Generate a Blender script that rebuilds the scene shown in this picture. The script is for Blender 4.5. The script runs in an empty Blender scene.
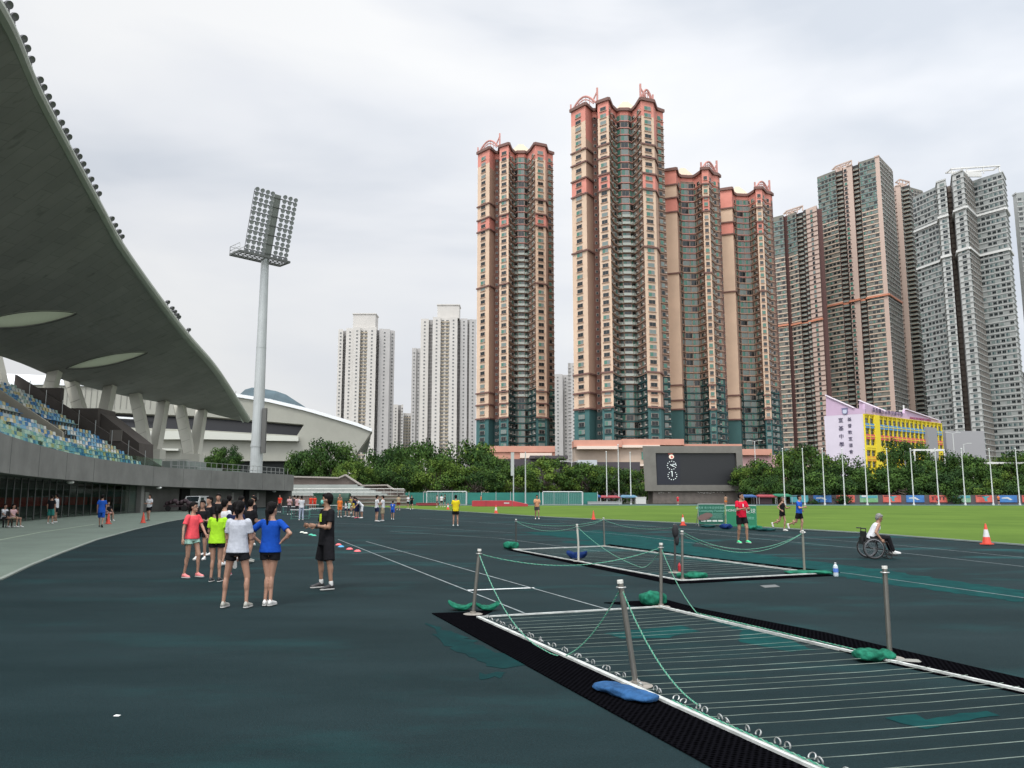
import bpy, bmesh, math, random
from mathutils import Vector, Matrix
random.seed(7)
sc=bpy.context.scene
COL=sc.collection
TH=math.radians(7.83); CT=math.cos(TH); ST=math.sin(TH); F=800.0; CH=1.72
def ray(x,y):
    u=(x-512)/F; v=(384-y)/F
    return u, CT-v*ST, ST+v*CT
def P(x,y,D):
    """world point seen at photo position x,y when it stands D metres ahead"""
    a,b,c=ray(x,y); s=D/b
    return Vector((a*s,D,CH+c*s))
def G(x,y,z=0.0):
    a,b,c=ray(x,y); s=(z-CH)/c
    return Vector((a*s,b*s,z))
def PL(x,y,A,B):
    """ray meets the vertical plane through plan points A,B"""
    a,b,c=ray(x,y); dx,dy=B[0]-A[0],B[1]-A[1]
    # s*a = A0+t*dx ; s*b = A1+t*dy
    s=(A[0]*dy-A[1]*dx)/(a*dy-b*dx)
    return Vector((a*s,b*s,CH+c*s))
# ---------------------------------------------------------------- materials
MATS={}
def mat(name,col,rough=.8,var=.0,scale=3.0,bump=0.0,bscale=20.0,metal=0.0,col2=None,emit=None,alpha=None,stretch=None,spec=None,obj=True):
    if name in MATS: return MATS[name]
    m=bpy.data.materials.new(name); m.use_nodes=True; nt=m.node_tree; N=nt.nodes; L=nt.links
    b=N['Principled BSDF']; b.inputs['Base Color'].default_value=(*col,1); b.inputs['Roughness'].default_value=rough
    b.inputs['Metallic'].default_value=metal
    if spec is not None: b.inputs['Specular IOR Level'].default_value=spec
    if var>0 or col2 or bump>0:
        tc=N.new('ShaderNodeTexCoord'); mp=N.new('ShaderNodeMapping'); L.new(tc.outputs['Object'],mp.inputs['Vector'])
        if stretch: mp.inputs['Scale'].default_value=stretch
    if var>0 or col2:
        n=N.new('ShaderNodeTexNoise'); n.inputs['Scale'].default_value=scale; n.inputs['Detail'].default_value=5; n.inputs['Roughness'].default_value=.65
        L.new(mp.outputs['Vector'],n.inputs['Vector'])
        r=N.new('ShaderNodeValToRGB'); L.new(n.outputs['Fac'],r.inputs['Fac'])
        c2=col2 or tuple(min(1,c*(1+var)) for c in col); c1=col if col2 else tuple(c*(1-var) for c in col)
        r.color_ramp.elements[0].position=.35; r.color_ramp.elements[1].position=.65
        r.color_ramp.elements[0].color=(*c1,1); r.color_ramp.elements[1].color=(*c2,1)
        L.new(r.outputs['Color'],b.inputs['Base Color'])
    if bump>0:
        n2=N.new('ShaderNodeTexNoise'); n2.inputs['Scale'].default_value=bscale; n2.inputs['Detail'].default_value=4
        L.new(mp.outputs['Vector'],n2.inputs['Vector'])
        bp=N.new('ShaderNodeBump'); bp.inputs['Strength'].default_value=bump; bp.inputs['Distance'].default_value=.02
        L.new(n2.outputs['Fac'],bp.inputs['Height']); L.new(bp.outputs['Normal'],b.inputs['Normal'])
    if emit: b.inputs['Emission Color'].default_value=(*emit[:3],1); b.inputs['Emission Strength'].default_value=emit[3]
    if alpha is not None: b.inputs['Alpha'].default_value=alpha
    MATS[name]=m; return m
# ---------------------------------------------------------------- mesh builder
class MB:
    def __init__(s): s.v=[]; s.f=[]; s.m=[]; s.sm=False
    def add(s,vs,fs,m=0):
        o=len(s.v); s.v+= [tuple(p) for p in vs]; s.f+=[tuple(i+o for i in f) for f in fs]; s.m+=[m]*len(fs); return s
    def box(s,x0,x1,y0,y1,z0,z1,m=0):
        vs=[(x0,y0,z0),(x1,y0,z0),(x1,y1,z0),(x0,y1,z0),(x0,y0,z1),(x1,y0,z1),(x1,y1,z1),(x0,y1,z1)]
        return s.add(vs,[(0,3,2,1),(4,5,6,7),(0,1,5,4),(1,2,6,5),(2,3,7,6),(3,0,4,7)],m)
    def obox(s,c,u,n,w,d,h,m=0):
        """box centred at c: width w along u, depth d along n, height h along z"""
        u=Vector((u[0],u[1],0)).normalized(); n=Vector((n[0],n[1],0)).normalized(); c=Vector(c); vs=[]
        for dz in (-h/2,h/2):
            for a,b in ((-1,-1),(1,-1),(1,1),(-1,1)):
                p=c+u*(a*w/2)+n*(b*d/2); vs.append((p.x,p.y,c.z+dz))
        return s.add(vs,[(0,3,2,1),(4,5,6,7),(0,1,5,4),(1,2,6,5),(2,3,7,6),(3,0,4,7)],m)
    def bar(s,p,q,w,h=None,m=0,up=(0,0,1)):
        p=Vector(p);q=Vector(q);h=h or w;d=(q-p).normalized(); up=Vector(up)
        if abs(d.dot(up))>.98: up=Vector((1,0,0))
        a=d.cross(up).normalized()*w/2; b=a.cross(d).normalized()*h/2
        vs=[p-a-b,p+a-b,p+a+b,p-a+b,q-a-b,q+a-b,q+a+b,q-a+b]
        return s.add(vs,[(3,2,1,0),(4,5,6,7),(0,1,5,4),(1,2,6,5),(2,3,7,6),(3,0,4,7)],m)
    def rings(s,rs,m=0,cap=True,close=False):
        """rs: list of rings (lists of points, same length)"""
        n=len(rs[0]); o=len(s.v)
        for r in rs: s.v+=[tuple(p) for p in r]
        k=len(rs); fs=[]
        for i in range(k-1 if not close else k):
            for j in range(n):
                a=i*n+j;b=i*n+(j+1)%n;c=((i+1)%k)*n+(j+1)%n;d=((i+1)%k)*n+j
                fs.append((a+o,b+o,c+o,d+o))
        if cap and not close:
            fs.append(tuple(o+j for j in range(n))[::-1]); fs.append(tuple(o+(k-1)*n+j for j in range(n)))
        s.f+=fs; s.m+=[m]*len(fs); return s
    def tube(s,pts,r,n=8,m=0,cap=True,close=False):
        pts=[Vector(p) for p in pts]; R=r if isinstance(r,(list,tuple)) else [r]*len(pts); rs=[]; prev=None
        for i,p in enumerate(pts):
            if close: d=pts[(i+1)%len(pts)]-pts[i-1]
            else: d=pts[min(i+1,len(pts)-1)]-pts[max(i-1,0)]
            d=d.normalized() if d.length>1e-9 else Vector((0,0,1))
            if prev is None:
                a=d.orthogonal().normalized()
            else:
                a=(prev-d*prev.dot(d)); a=a.normalized() if a.length>1e-6 else d.orthogonal().normalized()
            prev=a; b=d.cross(a)
            rs.append([p+(a*math.cos(2*math.pi*j/n)+b*math.sin(2*math.pi*j/n))*R[i] for j in range(n)])
        return s.rings(rs,m,cap,close)
    def cap(s,p,q,r0,r1,n=10,m=0):
        """tapered limb with round ends"""
        p=Vector(p);q=Vector(q);d=(q-p); L=d.length; d=d/L if L>1e-9 else Vector((0,0,1))
        pts=[];R=[]
        for a in (85,60,30): pts.append(p-d*r0*math.sin(math.radians(a)));R.append(r0*math.cos(math.radians(a)))
        for t in (0,.5,1): pts.append(p+d*L*t);R.append(r0+(r1-r0)*t)
        for a in (30,60,85): pts.append(q+d*r1*math.sin(math.radians(a)));R.append(r1*math.cos(math.radians(a)))
        return s.tube(pts,R,n,m)
    def ell(s,c,r,n=12,k=8,m=0,M=None):
        c=Vector(c); rs=[]
        for i in range(k+1):
            a=math.pi*(i/k); a=min(max(a,.06),math.pi-.06); ring=[]
            for j in range(n):
                t=2*math.pi*j/n; v=Vector((r[0]*math.sin(a)*math.cos(t),r[1]*math.sin(a)*math.sin(t),-r[2]*math.cos(a)))
                if M: v=M@v
                ring.append(c+v)
            rs.append(ring)
        return s.rings(rs,m)
    def lathe(s,c,prof,n=16,m=0,ms=None):
        c=Vector(c); o=0
        for i in range(len(prof)-1):
            (r0,z0),(r1,z1)=prof[i],prof[i+1]
            ra=[c+Vector((max(r0,1e-4)*math.cos(2*math.pi*j/n),max(r0,1e-4)*math.sin(2*math.pi*j/n),z0)) for j in range(n)]
            rb=[c+Vector((max(r1,1e-4)*math.cos(2*math.pi*j/n),max(r1,1e-4)*math.sin(2*math.pi*j/n),z1)) for j in range(n)]
            s.rings([ra,rb],ms[i] if ms else m,cap=False)
        return s
    def prism(s,poly,z0,z1,m=0):
        n=len(poly); vs=[(p[0],p[1],z0) for p in poly]+[(p[0],p[1],z1) for p in poly]
        fs=[tuple(range(n))[::-1],tuple(range(n,2*n))]+[(i,(i+1)%n,n+(i+1)%n,n+i) for i in range(n)]
        return s.add(vs,fs,m)
    def extr(s,poly,vec,m=0,mside=None):
        """3-D polygon thickened along vec"""
        n=len(poly); vec=Vector(vec); vs=[Vector(p) for p in poly]+[Vector(p)+vec for p in poly]
        s.add(vs,[tuple(range(n)),tuple(range(n,2*n))[::-1]],m)
        o=len(s.v)-2*n
        for i in range(n): s.f.append((o+i,o+n+i,o+n+(i+1)%n,o+(i+1)%n)); s.m.append(m if mside is None else mside)
        return s
    def mesh(s,name,mats,smooth=False,org=(0,0,0),rz=0.0):
        me=bpy.data.meshes.new(name); v=s.v
        if any(org) or rz:
            c_,s_=math.cos(-rz),math.sin(-rz); ox,oy,oz=org
            v=[((x-ox)*c_-(y-oy)*s_,(x-ox)*s_+(y-oy)*c_,z-oz) for x,y,z in v]
        me.from_pydata(v,[],s.f)
        for mt in (mats if isinstance(mats,(list,tuple)) else [mats]): me.materials.append(mt)
        me.polygons.foreach_set('material_index',s.m)
        if smooth: me.polygons.foreach_set('use_smooth',[True]*len(me.polygons))
        me.validate(); me.update(); return me
    def build(s,name,mats,parent=None,smooth=False,world=False,norm=True):
        org=(0,0,0); rz=0
        if world and parent is not None:
            org=tuple(parent['_o']) if '_o' in parent else tuple(parent.location); rz=parent['_r'] if '_r' in parent else parent.rotation_euler.z
        me=s.mesh(name,mats,smooth,org,rz)
        if norm:
            bm=bmesh.new(); bm.from_mesh(me); bmesh.ops.recalc_face_normals(bm,faces=bm.faces); bm.to_mesh(me); bm.free()
        return link(me,name,parent)
def link(me,name,parent=None,loc=None,rz=None):
    o=bpy.data.objects.new(name,me); COL.objects.link(o)
    if parent is not None: o.parent=parent
    if loc is not None: o.location=loc
    if rz is not None: o.rotation_euler=(0,0,rz)
    return o
def tag(o,label=None,cat=None,group=None,kind=None):
    if label: o['label']=label
    if cat: o['category']=cat
    if group: o['group']=group
    if kind: o['kind']=kind
    return o
def thing(name,label,cat,loc=(0,0,0),rz=0,group=None):
    o=bpy.data.objects.new(name,None); COL.objects.link(o); o.location=loc; o.rotation_euler=(0,0,rz); o.empty_display_size=.2
    return tag(o,label,cat,group)
def struct(o): o['kind']='structure'; return o
def one(mb,name,mats,label,cat,loc,rz=0,group=None,smooth=False):
    """a thing that is one mesh, modelled round its own base"""
    o=mb.build(name,mats,None,smooth); o.location=loc; o.rotation_euler=(0,0,rz); return tag(o,label,cat,group)
def kids(o): return [c for c in bpy.data.objects if c.parent==o]
def dup(o,kid_tree,loc,rz,label):
    r=o.copy(); COL.objects.link(r); r.location=loc; r.rotation_euler=(0,0,rz); r['label']=label
    for c,sub in kid_tree:
        d=c.copy(); COL.objects.link(d); d.parent=r
        for g in sub:
            e=g.copy(); COL.objects.link(e); e.parent=d
    return r
def tree_of(o): return [(c,kids(c)) for c in kids(o)]
def lerp(a,b,t): return a+(b-a)*t
def interp(tab,x):
    if x<=tab[0][0]: return tab[0][1]
    for (a,b),(c,d) in zip(tab,tab[1:]):
        if x<=c: return b+(d-b)*(x-a)/(c-a)
    return tab[-1][1]
# ================================================================ world, sun, camera
w=bpy.data.worlds.new('World'); sc.world=w; w.use_nodes=True
nt=w.node_tree; N=nt.nodes; L=nt.links; bg=N['Background']
SUN_EL=math.radians(58); SUN_AZ=math.radians(205)   # behind and left of the camera, hidden by cloud
sky=N.new('ShaderNodeTexSky'); sky.sky_type='NISHITA'; sky.sun_disc=False; sky.sun_elevation=SUN_EL; sky.sun_rotation=SUN_AZ; sky.air_density=1; sky.dust_density=3; sky.altitude=10
tc=N.new('ShaderNodeTexCoord'); sp=N.new('ShaderNodeSeparateXYZ'); L.new(tc.outputs['Generated'],sp.inputs[0])
mp=N.new('ShaderNodeMapping'); mp.inputs['Scale'].default_value=(1.6,1.6,4.5); mp.inputs['Location'].default_value=(.35,.1,.2); L.new(tc.outputs['Generated'],mp.inputs['Vector'])
n1=N.new('ShaderNodeTexNoise'); n1.inputs['Scale'].default_value=1.15; n1.inputs['Detail'].default_value=5; n1.inputs['Roughness'].default_value=.48; n1.inputs['Distortion'].default_value=.25; L.new(mp.outputs['Vector'],n1.inputs['Vector'])
cr=N.new('ShaderNodeValToRGB'); L.new(n1.outputs['Fac'],cr.inputs['Fac'])
cr.color_ramp.elements[0].position=.33; cr.color_ramp.elements[0].color=(7.0,7.5,8.25,1)
cr.color_ramp.elements[1].position=.62; cr.color_ramp.elements[1].color=(10.2,10.3,10.4,1)
e=cr.color_ramp.elements.new(.47); e.color=(9.0,9.25,9.7,1)
# overcast skies are brighter high up than low down (about three to one)
mr=N.new('ShaderNodeMapRange'); L.new(sp.outputs['Z'],mr.inputs['Value']); mr.inputs['From Min'].default_value=0; mr.inputs['From Max'].default_value=.42
mr.inputs['To Min'].default_value=.82; mr.inputs['To Max'].default_value=1.03
mr2=N.new('ShaderNodeMapRange'); L.new(sp.outputs['Z'],mr2.inputs['Value']); mr2.interpolation_type='SMOOTHSTEP'; mr2.inputs['From Min'].default_value=.55; mr2.inputs['From Max'].default_value=.95; mr2.inputs['To Min'].default_value=0; mr2.inputs['To Max'].default_value=1.7
ma0=N.new('ShaderNodeMath'); L.new(mr.outputs['Result'],ma0.inputs[0]); L.new(mr2.outputs['Result'],ma0.inputs[1])
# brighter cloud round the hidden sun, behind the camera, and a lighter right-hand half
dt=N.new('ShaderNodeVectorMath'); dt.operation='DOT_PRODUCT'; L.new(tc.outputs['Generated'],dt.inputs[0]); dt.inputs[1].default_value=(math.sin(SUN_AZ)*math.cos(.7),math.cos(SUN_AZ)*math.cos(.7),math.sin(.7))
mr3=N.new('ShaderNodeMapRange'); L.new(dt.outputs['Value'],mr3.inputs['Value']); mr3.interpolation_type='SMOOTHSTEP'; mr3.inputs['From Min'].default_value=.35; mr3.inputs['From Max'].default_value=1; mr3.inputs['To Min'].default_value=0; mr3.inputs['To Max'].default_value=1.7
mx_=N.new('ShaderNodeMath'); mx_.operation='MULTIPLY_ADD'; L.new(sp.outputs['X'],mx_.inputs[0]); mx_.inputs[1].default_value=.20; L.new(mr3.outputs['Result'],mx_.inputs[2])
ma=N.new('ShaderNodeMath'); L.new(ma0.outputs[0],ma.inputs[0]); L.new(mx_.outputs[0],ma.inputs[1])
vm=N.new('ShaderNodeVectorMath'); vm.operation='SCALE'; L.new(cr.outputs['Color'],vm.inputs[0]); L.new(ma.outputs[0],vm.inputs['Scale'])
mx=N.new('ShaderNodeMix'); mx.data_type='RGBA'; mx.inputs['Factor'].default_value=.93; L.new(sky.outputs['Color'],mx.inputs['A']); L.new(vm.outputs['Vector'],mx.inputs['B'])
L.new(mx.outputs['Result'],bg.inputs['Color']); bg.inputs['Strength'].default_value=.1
sd=bpy.data.lights.new('sun','SUN'); sd.energy=1.7; sd.angle=math.radians(12); sd.color=(1,.96,.9)
so=bpy.data.objects.new('sun',sd); COL.objects.link(so)
dv=Vector((math.sin(SUN_AZ)*math.cos(SUN_EL),math.cos(SUN_AZ)*math.cos(SUN_EL),math.sin(SUN_EL)))
so.rotation_euler=dv.to_track_quat('Z','Y').to_euler(); so.location=(0,-20,60)
sc.view_settings.view_transform='Standard'; sc.view_settings.look='None'; sc.view_settings.gamma=1; sc.view_settings.exposure=0.0
cam=bpy.data.cameras.new('camera'); co=bpy.data.objects.new('camera',cam); COL.objects.link(co); sc.camera=co
cam.sensor_width=36; cam.lens=F/1024*36; cam.clip_end=9000; cam.clip_start=.05
co.location=(0,0,CH); co.rotation_euler=(math.pi/2+TH,0,0)
sc.cycles.use_denoising=True
# ================================================================ ground surfaces
def ground_mat():
    m=bpy.data.materials.new('running_track'); m.use_nodes=True; nt=m.node_tree; N=nt.nodes; L=nt.links; b=N['Principled BSDF']
    tc=N.new('ShaderNodeTexCoord')
    def noise(scale,detail,st=(1,1,1),rough=.6,loc=(0,0,0)):
        mp=N.new('ShaderNodeMapping'); mp.inputs['Scale'].default_value=st; mp.inputs['Location'].default_value=loc; L.new(tc.outputs['Object'],mp.inputs['Vector'])
        n=N.new('ShaderNodeTexNoise'); n.inputs['Scale'].default_value=scale; n.inputs['Detail'].default_value=detail; n.inputs['Roughness'].default_value=rough; L.new(mp.outputs['Vector'],n.inputs['Vector']); return n
    def ramp(n,p0,c0,p1,c1):
        r=N.new('ShaderNodeValToRGB'); L.new(n.outputs['Fac'],r.inputs['Fac']); r.color_ramp.elements[0].position=p0; r.color_ramp.elements[1].position=p1
        r.color_ramp.elements[0].color=c0; r.color_ramp.elements[1].color=c1; return r
    base=ramp(noise(.55,7,(.35,1,1),.62),.36,(.0032,.0130,.0150,1),.66,(.0085,.0215,.0245,1))
    spk=ramp(noise(55,2,rough=.9),.25,(.55,.55,.55,1),.8,(1.45,1.45,1.45,1))
    mul=N.new('ShaderNodeMix'); mul.data_type='RGBA'; mul.blend_type='MULTIPLY'; mul.inputs['Factor'].default_value=1
    L.new(base.outputs['Color'],mul.inputs['A']); L.new(spk.outputs['Color'],mul.inputs['B'])
    # worn teal patches, drawn out across the lanes
    msk=ramp(noise(.55,6,(.45,1.0,1),.6,(3.1,.4,0)),.54,(0,0,0,1),.66,(1,1,1,1))
    sx=N.new('ShaderNodeSeparateXYZ'); L.new(tc.outputs['Object'],sx.inputs[0])
    fy=N.new('ShaderNodeMapRange'); L.new(sx.outputs['Y'],fy.inputs['Value']); fy.inputs['From Min'].default_value=13; fy.inputs['From Max'].default_value=22; fy.inputs['To Min'].default_value=.30; fy.inputs['To Max'].default_value=.95
    fx=N.new('ShaderNodeMapRange'); L.new(sx.outputs['X'],fx.inputs['Value']); fx.inputs['From Min'].default_value=-14; fx.inputs['From Max'].default_value=1; fx.inputs['To Min'].default_value=.12; fx.inputs['To Max'].default_value=1
    mm=N.new('ShaderNodeMath'); mm.operation='MULTIPLY'; L.new(msk.outputs['Color'],mm.inputs[0]); L.new(fy.outputs['Result'],mm.inputs[1])
    m3=N.new('ShaderNodeMath'); m3.operation='MULTIPLY'; L.new(mm.outputs[0],m3.inputs[0]); L.new(fx.outputs['Result'],m3.inputs[1])
    mix=N.new('ShaderNodeMix'); mix.data_type='RGBA'; L.new(m3.outputs[0],mix.inputs['Factor']); L.new(mul.outputs['Result'],mix.inputs['A']); mix.inputs['B'].default_value=(.006,.052,.054,1)
    # faded far end
    L.new(mix.outputs['Result'],b.inputs['Base Color']); b.inputs['Roughness'].default_value=.85; b.inputs['Specular IOR Level'].default_value=.12
    n2=noise(90,3); bp=N.new('ShaderNodeBump'); bp.inputs['Strength'].default_value=.5; bp.inputs['Distance'].default_value=.01; L.new(n2.outputs['Fac'],bp.inputs['Height']); L.new(bp.outputs['Normal'],b.inputs['Normal'])
    return m
def sheet(name,poly,z,m,kind=True):
    mb=MB(); mb.add([(p[0],p[1],z) for p in poly],[tuple(range(len(poly)))]); o=mb.build(name,m)
    if kind: struct(o)
    return o
def grid_sheet(name,x0,x1,y0,y1,z,m,n=1):
    return sheet(name,[(x0,y0),(x1,y0),(x1,y1),(x0,y1)],z,m)
M_ground=mat('far_ground',(.06,.065,.05),1,.25,.05,spec=0)
M_track=ground_mat()
M_grass=mat('pitch_grass',(.070,.116,.028),1.0,scale=.12,col2=(.095,.152,.034),bump=.6,bscale=14,spec=.0)
M_conc=mat('concourse',(.115,.15,.12),.85,.12,.5,.3,60)
M_white=mat('line_paint',(.17,.20,.205),.7,.3,4)
M_whiteb=mat('bright_paint',(.62,.64,.64),.6,.12,9)
grid_sheet('ground',-3500,3500,-200,6000,-.06,M_ground)
# kerb of the concourse curve: photo positions of the track edge, carried on past the frame
ce=[G(0,579),G(30,565),G(60,553),G(95,540),G(130,530.5),G(165,522),G(200,516),G(240,510.5)]
left=[(-9.2,4),(-9.6,9),(-10.0,13)]
edge=left+[(p.x,p.y) for p in ce]+[(-35,100),(-30,118)]
sheet('running_track',[(-9.2,-12)]+edge+[(-5,132),(90,132),(90,-12)],-.02,M_track)
sheet('concourse',[(-80,-12),(-9.2,-12)]+[(p[0]+.02,p[1]) for p in edge]+[(-80,118)],-.015,M_conc)
mb=MB()
for a,b in zip(edge,edge[1:]): mb.bar((a[0],a[1],-.005),(b[0],b[1],-.005),.10,.03)
struct(mb.build('track_kerb',mat('kerb_stone',(.2,.23,.2),.8,.15,5)))
# pitch
ge=[G(350,505.5),G(480,512.8),G(545,517),G(700,524),G(860,533),G(1024,545.5),G(1100,552),G(1300,568)]
gpoly=[(p.x,p.y) for p in ge]+[(60,22),(140,60),(160,122),(-15,122)]
sheet('grass_pitch',gpoly,.004,M_grass)
mb=MB()
for a,b in zip(ge,ge[1:]): mb.bar((a.x,a.y-.05,.02),(b.x,b.y-.05,.02),.09,.05)
struct(mb.build('pitch_kerb',mat('pitch_kerb_stone',(.20,.24,.23),.7)))
# back straight beyond the pitch
sheet('back_straight',[(-12,122),(160,122),(160,133),(-12,133)],.009,mat('back_track',(.028,.075,.085),.8,.2,.2))
# painted lines
def pline(name,pts,wd,m=M_white,z=-.012):
    mb=MB()
    for a,b in zip(pts,pts[1:]):
        d=(b-a).normalized(); n=Vector((-d.y,d.x,0))*wd/2
        mb.add([(a.x-n.x,a.y-n.y,z),(b.x-n.x,b.y-n.y,z),(b.x+n.x,b.y+n.y,z),(a.x+n.x,a.y+n.y,z)],[(0,1,2,3)])
    return struct(mb.build(name,m))
LN=[[(338,539),(524,612)],[(366,541),(440,561.5),(606,608)],[(390,531),(500,538),(600,551)],[(300,521),(400,526),(514,532.5)],[(420,518),(520,525),(640,536),(760,551)],[(560,522),(700,533),(880,550),(1024,566)],
    [(620,524),(760,534),(900,545),(1024,557)],[(700,557),(850,573),(1024,597)],[(460,515),(600,522),(800,538)]]
for i,l in enumerate(LN): pline('lane_line',[G(*p) for p in l],.038)
pline('start_line',[G(467,589.5),G(534,587)],.11,M_whiteb)
pline('cross_line',[G(352,553),G(408,551)],.12,mat('worn_paint',(.035,.06,.065),.8))
pline('concourse_line',[G(-30,547),G(0,539.5),G(40,532),G(95,524)],.10,mat('concourse_paint',(.30,.36,.26),.7))
mb=MB()
o=one(mb.extr([(-.025,-.01,.0),(.02,-.015,.0),(.025,.01,.002),(-.015,.015,.004)],(0,0,.004)),'litter','' and 0 or mat('litter_paper',(.6,.6,.58),.7),'tiny white scrap of paper lying on the bare track','litter',G(117,716,-.018))
# hills far behind
mb=MB(); pts=[(236,398),(245,389.5),(252,387.5),(262,388.5),(276,391),(286,394.5),(296,401),(310,410),(345,425),(380,435)]
Dm=2600; ridge=[P(x,y,Dm) for x,y in [(120,440),(200,418),(222,403)]+pts]
for i,p in enumerate(ridge): ridge[i]=p
front=[Vector((p.x*.85,p.y-700,0)) for p in ridge]; back=[Vector((p.x*1.1,p.y+900,0)) for p in ridge]
mid=[(a+b)/2+Vector((0,0,random.uniform(-6,18))) for a,b in zip(ridge,front)]
mb.rings([front,mid,ridge,back],cap=False)
mb.f=[f for f in mb.f]; struct(mb.build('hills',mat('hazed_hill_forest',(.055,.085,.10),.95,.2,.02),smooth=False))  # distance haze is mixed into the forest colour as a blue tint

# worn repair patches in the surface, each an irregular sheet
MP_=mat('worn_teal_patch',(.004,.030,.032),.9,scale=2.2,col2=(.005,.052,.050),spec=.05); MP2=mat('faded_teal_patch',(.004,.019,.021),.9,scale=1.6,col2=(.005,.034,.035),spec=.05)
def worn(pts,m,seed,z=-.0165,jit=.10):
    r=random.Random(seed); P_=[G(*p) for p in pts]; out=[]
    for a,b in zip(P_,P_[1:]+P_[:1]):
        n=max(3,int((b-a).length/.12))
        for k in range(n): q=a.lerp(b,k/n); out.append((q.x+r.uniform(-1,1)*jit*min(1,(b-a).length/2),q.y+r.uniform(-1,1)*jit*.8))
    sheet('worn_patch',out,z,m)
worn([(428,622),(462,634),(512,656),(534,662),(500,668),(470,655),(438,640)],MP2,1)
worn([(478,672),(505,670),(500,676),(482,677)],MP2,2)
worn([(604,632),(640,628),(682,624),(700,630),(668,636),(622,637)],MP_,3,jit=.05)
worn([(696,612),(740,622),(815,648),(790,650),(738,640),(742,630),(706,618)],MP_,4,jit=.05)
worn([(885,716),(916,712),(925,717),(985,708),(1000,713),(925,726),(905,722)],MP_,5,jit=.03)
worn([(560,541),(640,539),(720,549),(860,566),(1024,590),(1024,601),(900,585),(800,570),(700,560),(620,549)],MP_,6,z=-.0172,jit=.10)
worn([(520,532),(600,530),(700,540),(690,546),(590,540)],MP_,7,z=-.0158,jit=.12)
worn([(700,735),(760,760),(790,775),(730,775)],MP2,8)
# ================================================================ towers
def zpx(x,y,D): return P(x,y,D).z
class Tower:
    """plan path seen from the camera, left to right; wall relief goes into one mesh, windows and balconies are parts"""
    def __init__(s,name,label,cat,D,yref,path,H,fh=2.8,z0=0,back=22,group=None):
        s.D=D; s.H=H; s.fh=fh; s.z0=z0
        s.pts=[]
        for (px,dD) in path:
            p=P(px,yref,D+dD); s.pts.append(Vector((p.x,p.y,0)))
        c=sum(s.pts,Vector())/len(s.pts); s.base=Vector((c.x,c.y,z0))
        s.root=thing(name,label,cat,s.base,0,group)
        s.wall=MB(); s.feat={}; s.mats=[]; s.back=back
    def mi(s,m):
        if m not in s.mats: s.mats.append(m)
        return s.mats.index(m)
    def seg(s,i,levels,z1=None):
        """wall between pts i,i+1; levels [(z,mat)] upward, last z = top"""
        a,b=s.pts[i],s.pts[i+1]; z=s.z0
        for (zt,m) in levels:
            s.wall.add([(a.x,a.y,z),(b.x,b.y,z),(b.x,b.y,zt),(a.x,a.y,zt)],[(0,1,2,3)],s.mi(m)); z=zt
    def dirs(s,i):
        a,b=s.pts[i],s.pts[i+1]; d=(b-a); L=d.length; u=d/L; n=Vector((u.y,-u.x,0)); return a,u,n,L
    def ledge(s,i,z,h,out,m):
        a,u,n,L=s.dirs(i); s.wall.obox(a+u*(L/2)+n*(out/2)+Vector((0,0,z)),u,n,L+out*.8,out,h,s.mi(m))
    def lb(s,i,t,w,z,h,out,m):
        a,u,n,L=s.dirs(i); s.wall.obox(a+u*(L*t)+n*(out/2)+Vector((0,0,z)),u,n,w,out,h,s.mi(m))
    def put(s,kind,i,t,z,w,h,v=0):
        a,u,n,L=s.dirs(i); c=a+u*(L*t); s.feat.setdefault(kind,[]).append((c.x,c.y,z,u.x,u.y,round(w,2),round(h,2),v))
    def close(s,m,mroof,inset=None):
        a,b=s.pts[0],s.pts[-1]; k=1+s.back/a.y; e=(b-a).normalized()*1.2; c=b*k-e; d=a*k+e; im=s.mi(m)
        for p,q in ((b,c),(c,d),(d,a)):
            s.wall.add([(p.x,p.y,s.z0),(q.x,q.y,s.z0),(q.x,q.y,s.H),(p.x,p.y,s.H)],[(0,1,2,3)],im)
        poly=s.pts+[c,d]
        s.wall.add([(p.x,p.y,s.H-.05) for p in poly],[tuple(range(len(poly)))],s.mi(mroof))
    def finish(s,fmats):
        s.wall.build('wall',s.mats,s.root,world=True,norm=False)
        for kind,lst in s.feat.items():
            lst.sort(key=lambda f:f[0]**2+f[1]**2+(f[2]-CH)**2)
            cache={}; rest=MB()
            for k,(x,y,z,ux,uy,w,h,v) in enumerate(lst):
                if k<100:
                    key=(w,h,v)
                    if key not in cache:
                        mb=MB(); feature(mb,kind,Vector((0,0,0)),Vector((1,0,0)),Vector((0,-1,0)),w,h,v,len(fmats)); cache[key]=mb.mesh(kind,fmats)
                    link(cache[key],kind,s.root,(x-s.base.x,y-s.base.y,z-s.base.z),math.atan2(uy,ux))
                else:
                    u=Vector((ux,uy,0)); feature(rest,kind,Vector((x,y,z)),u,Vector((uy,-ux,0)),w,h,v,len(fmats))
            if rest.v:
                o=rest.build(kind,fmats,s.root,world=True,norm=False); o['kind']='stuff'
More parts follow.
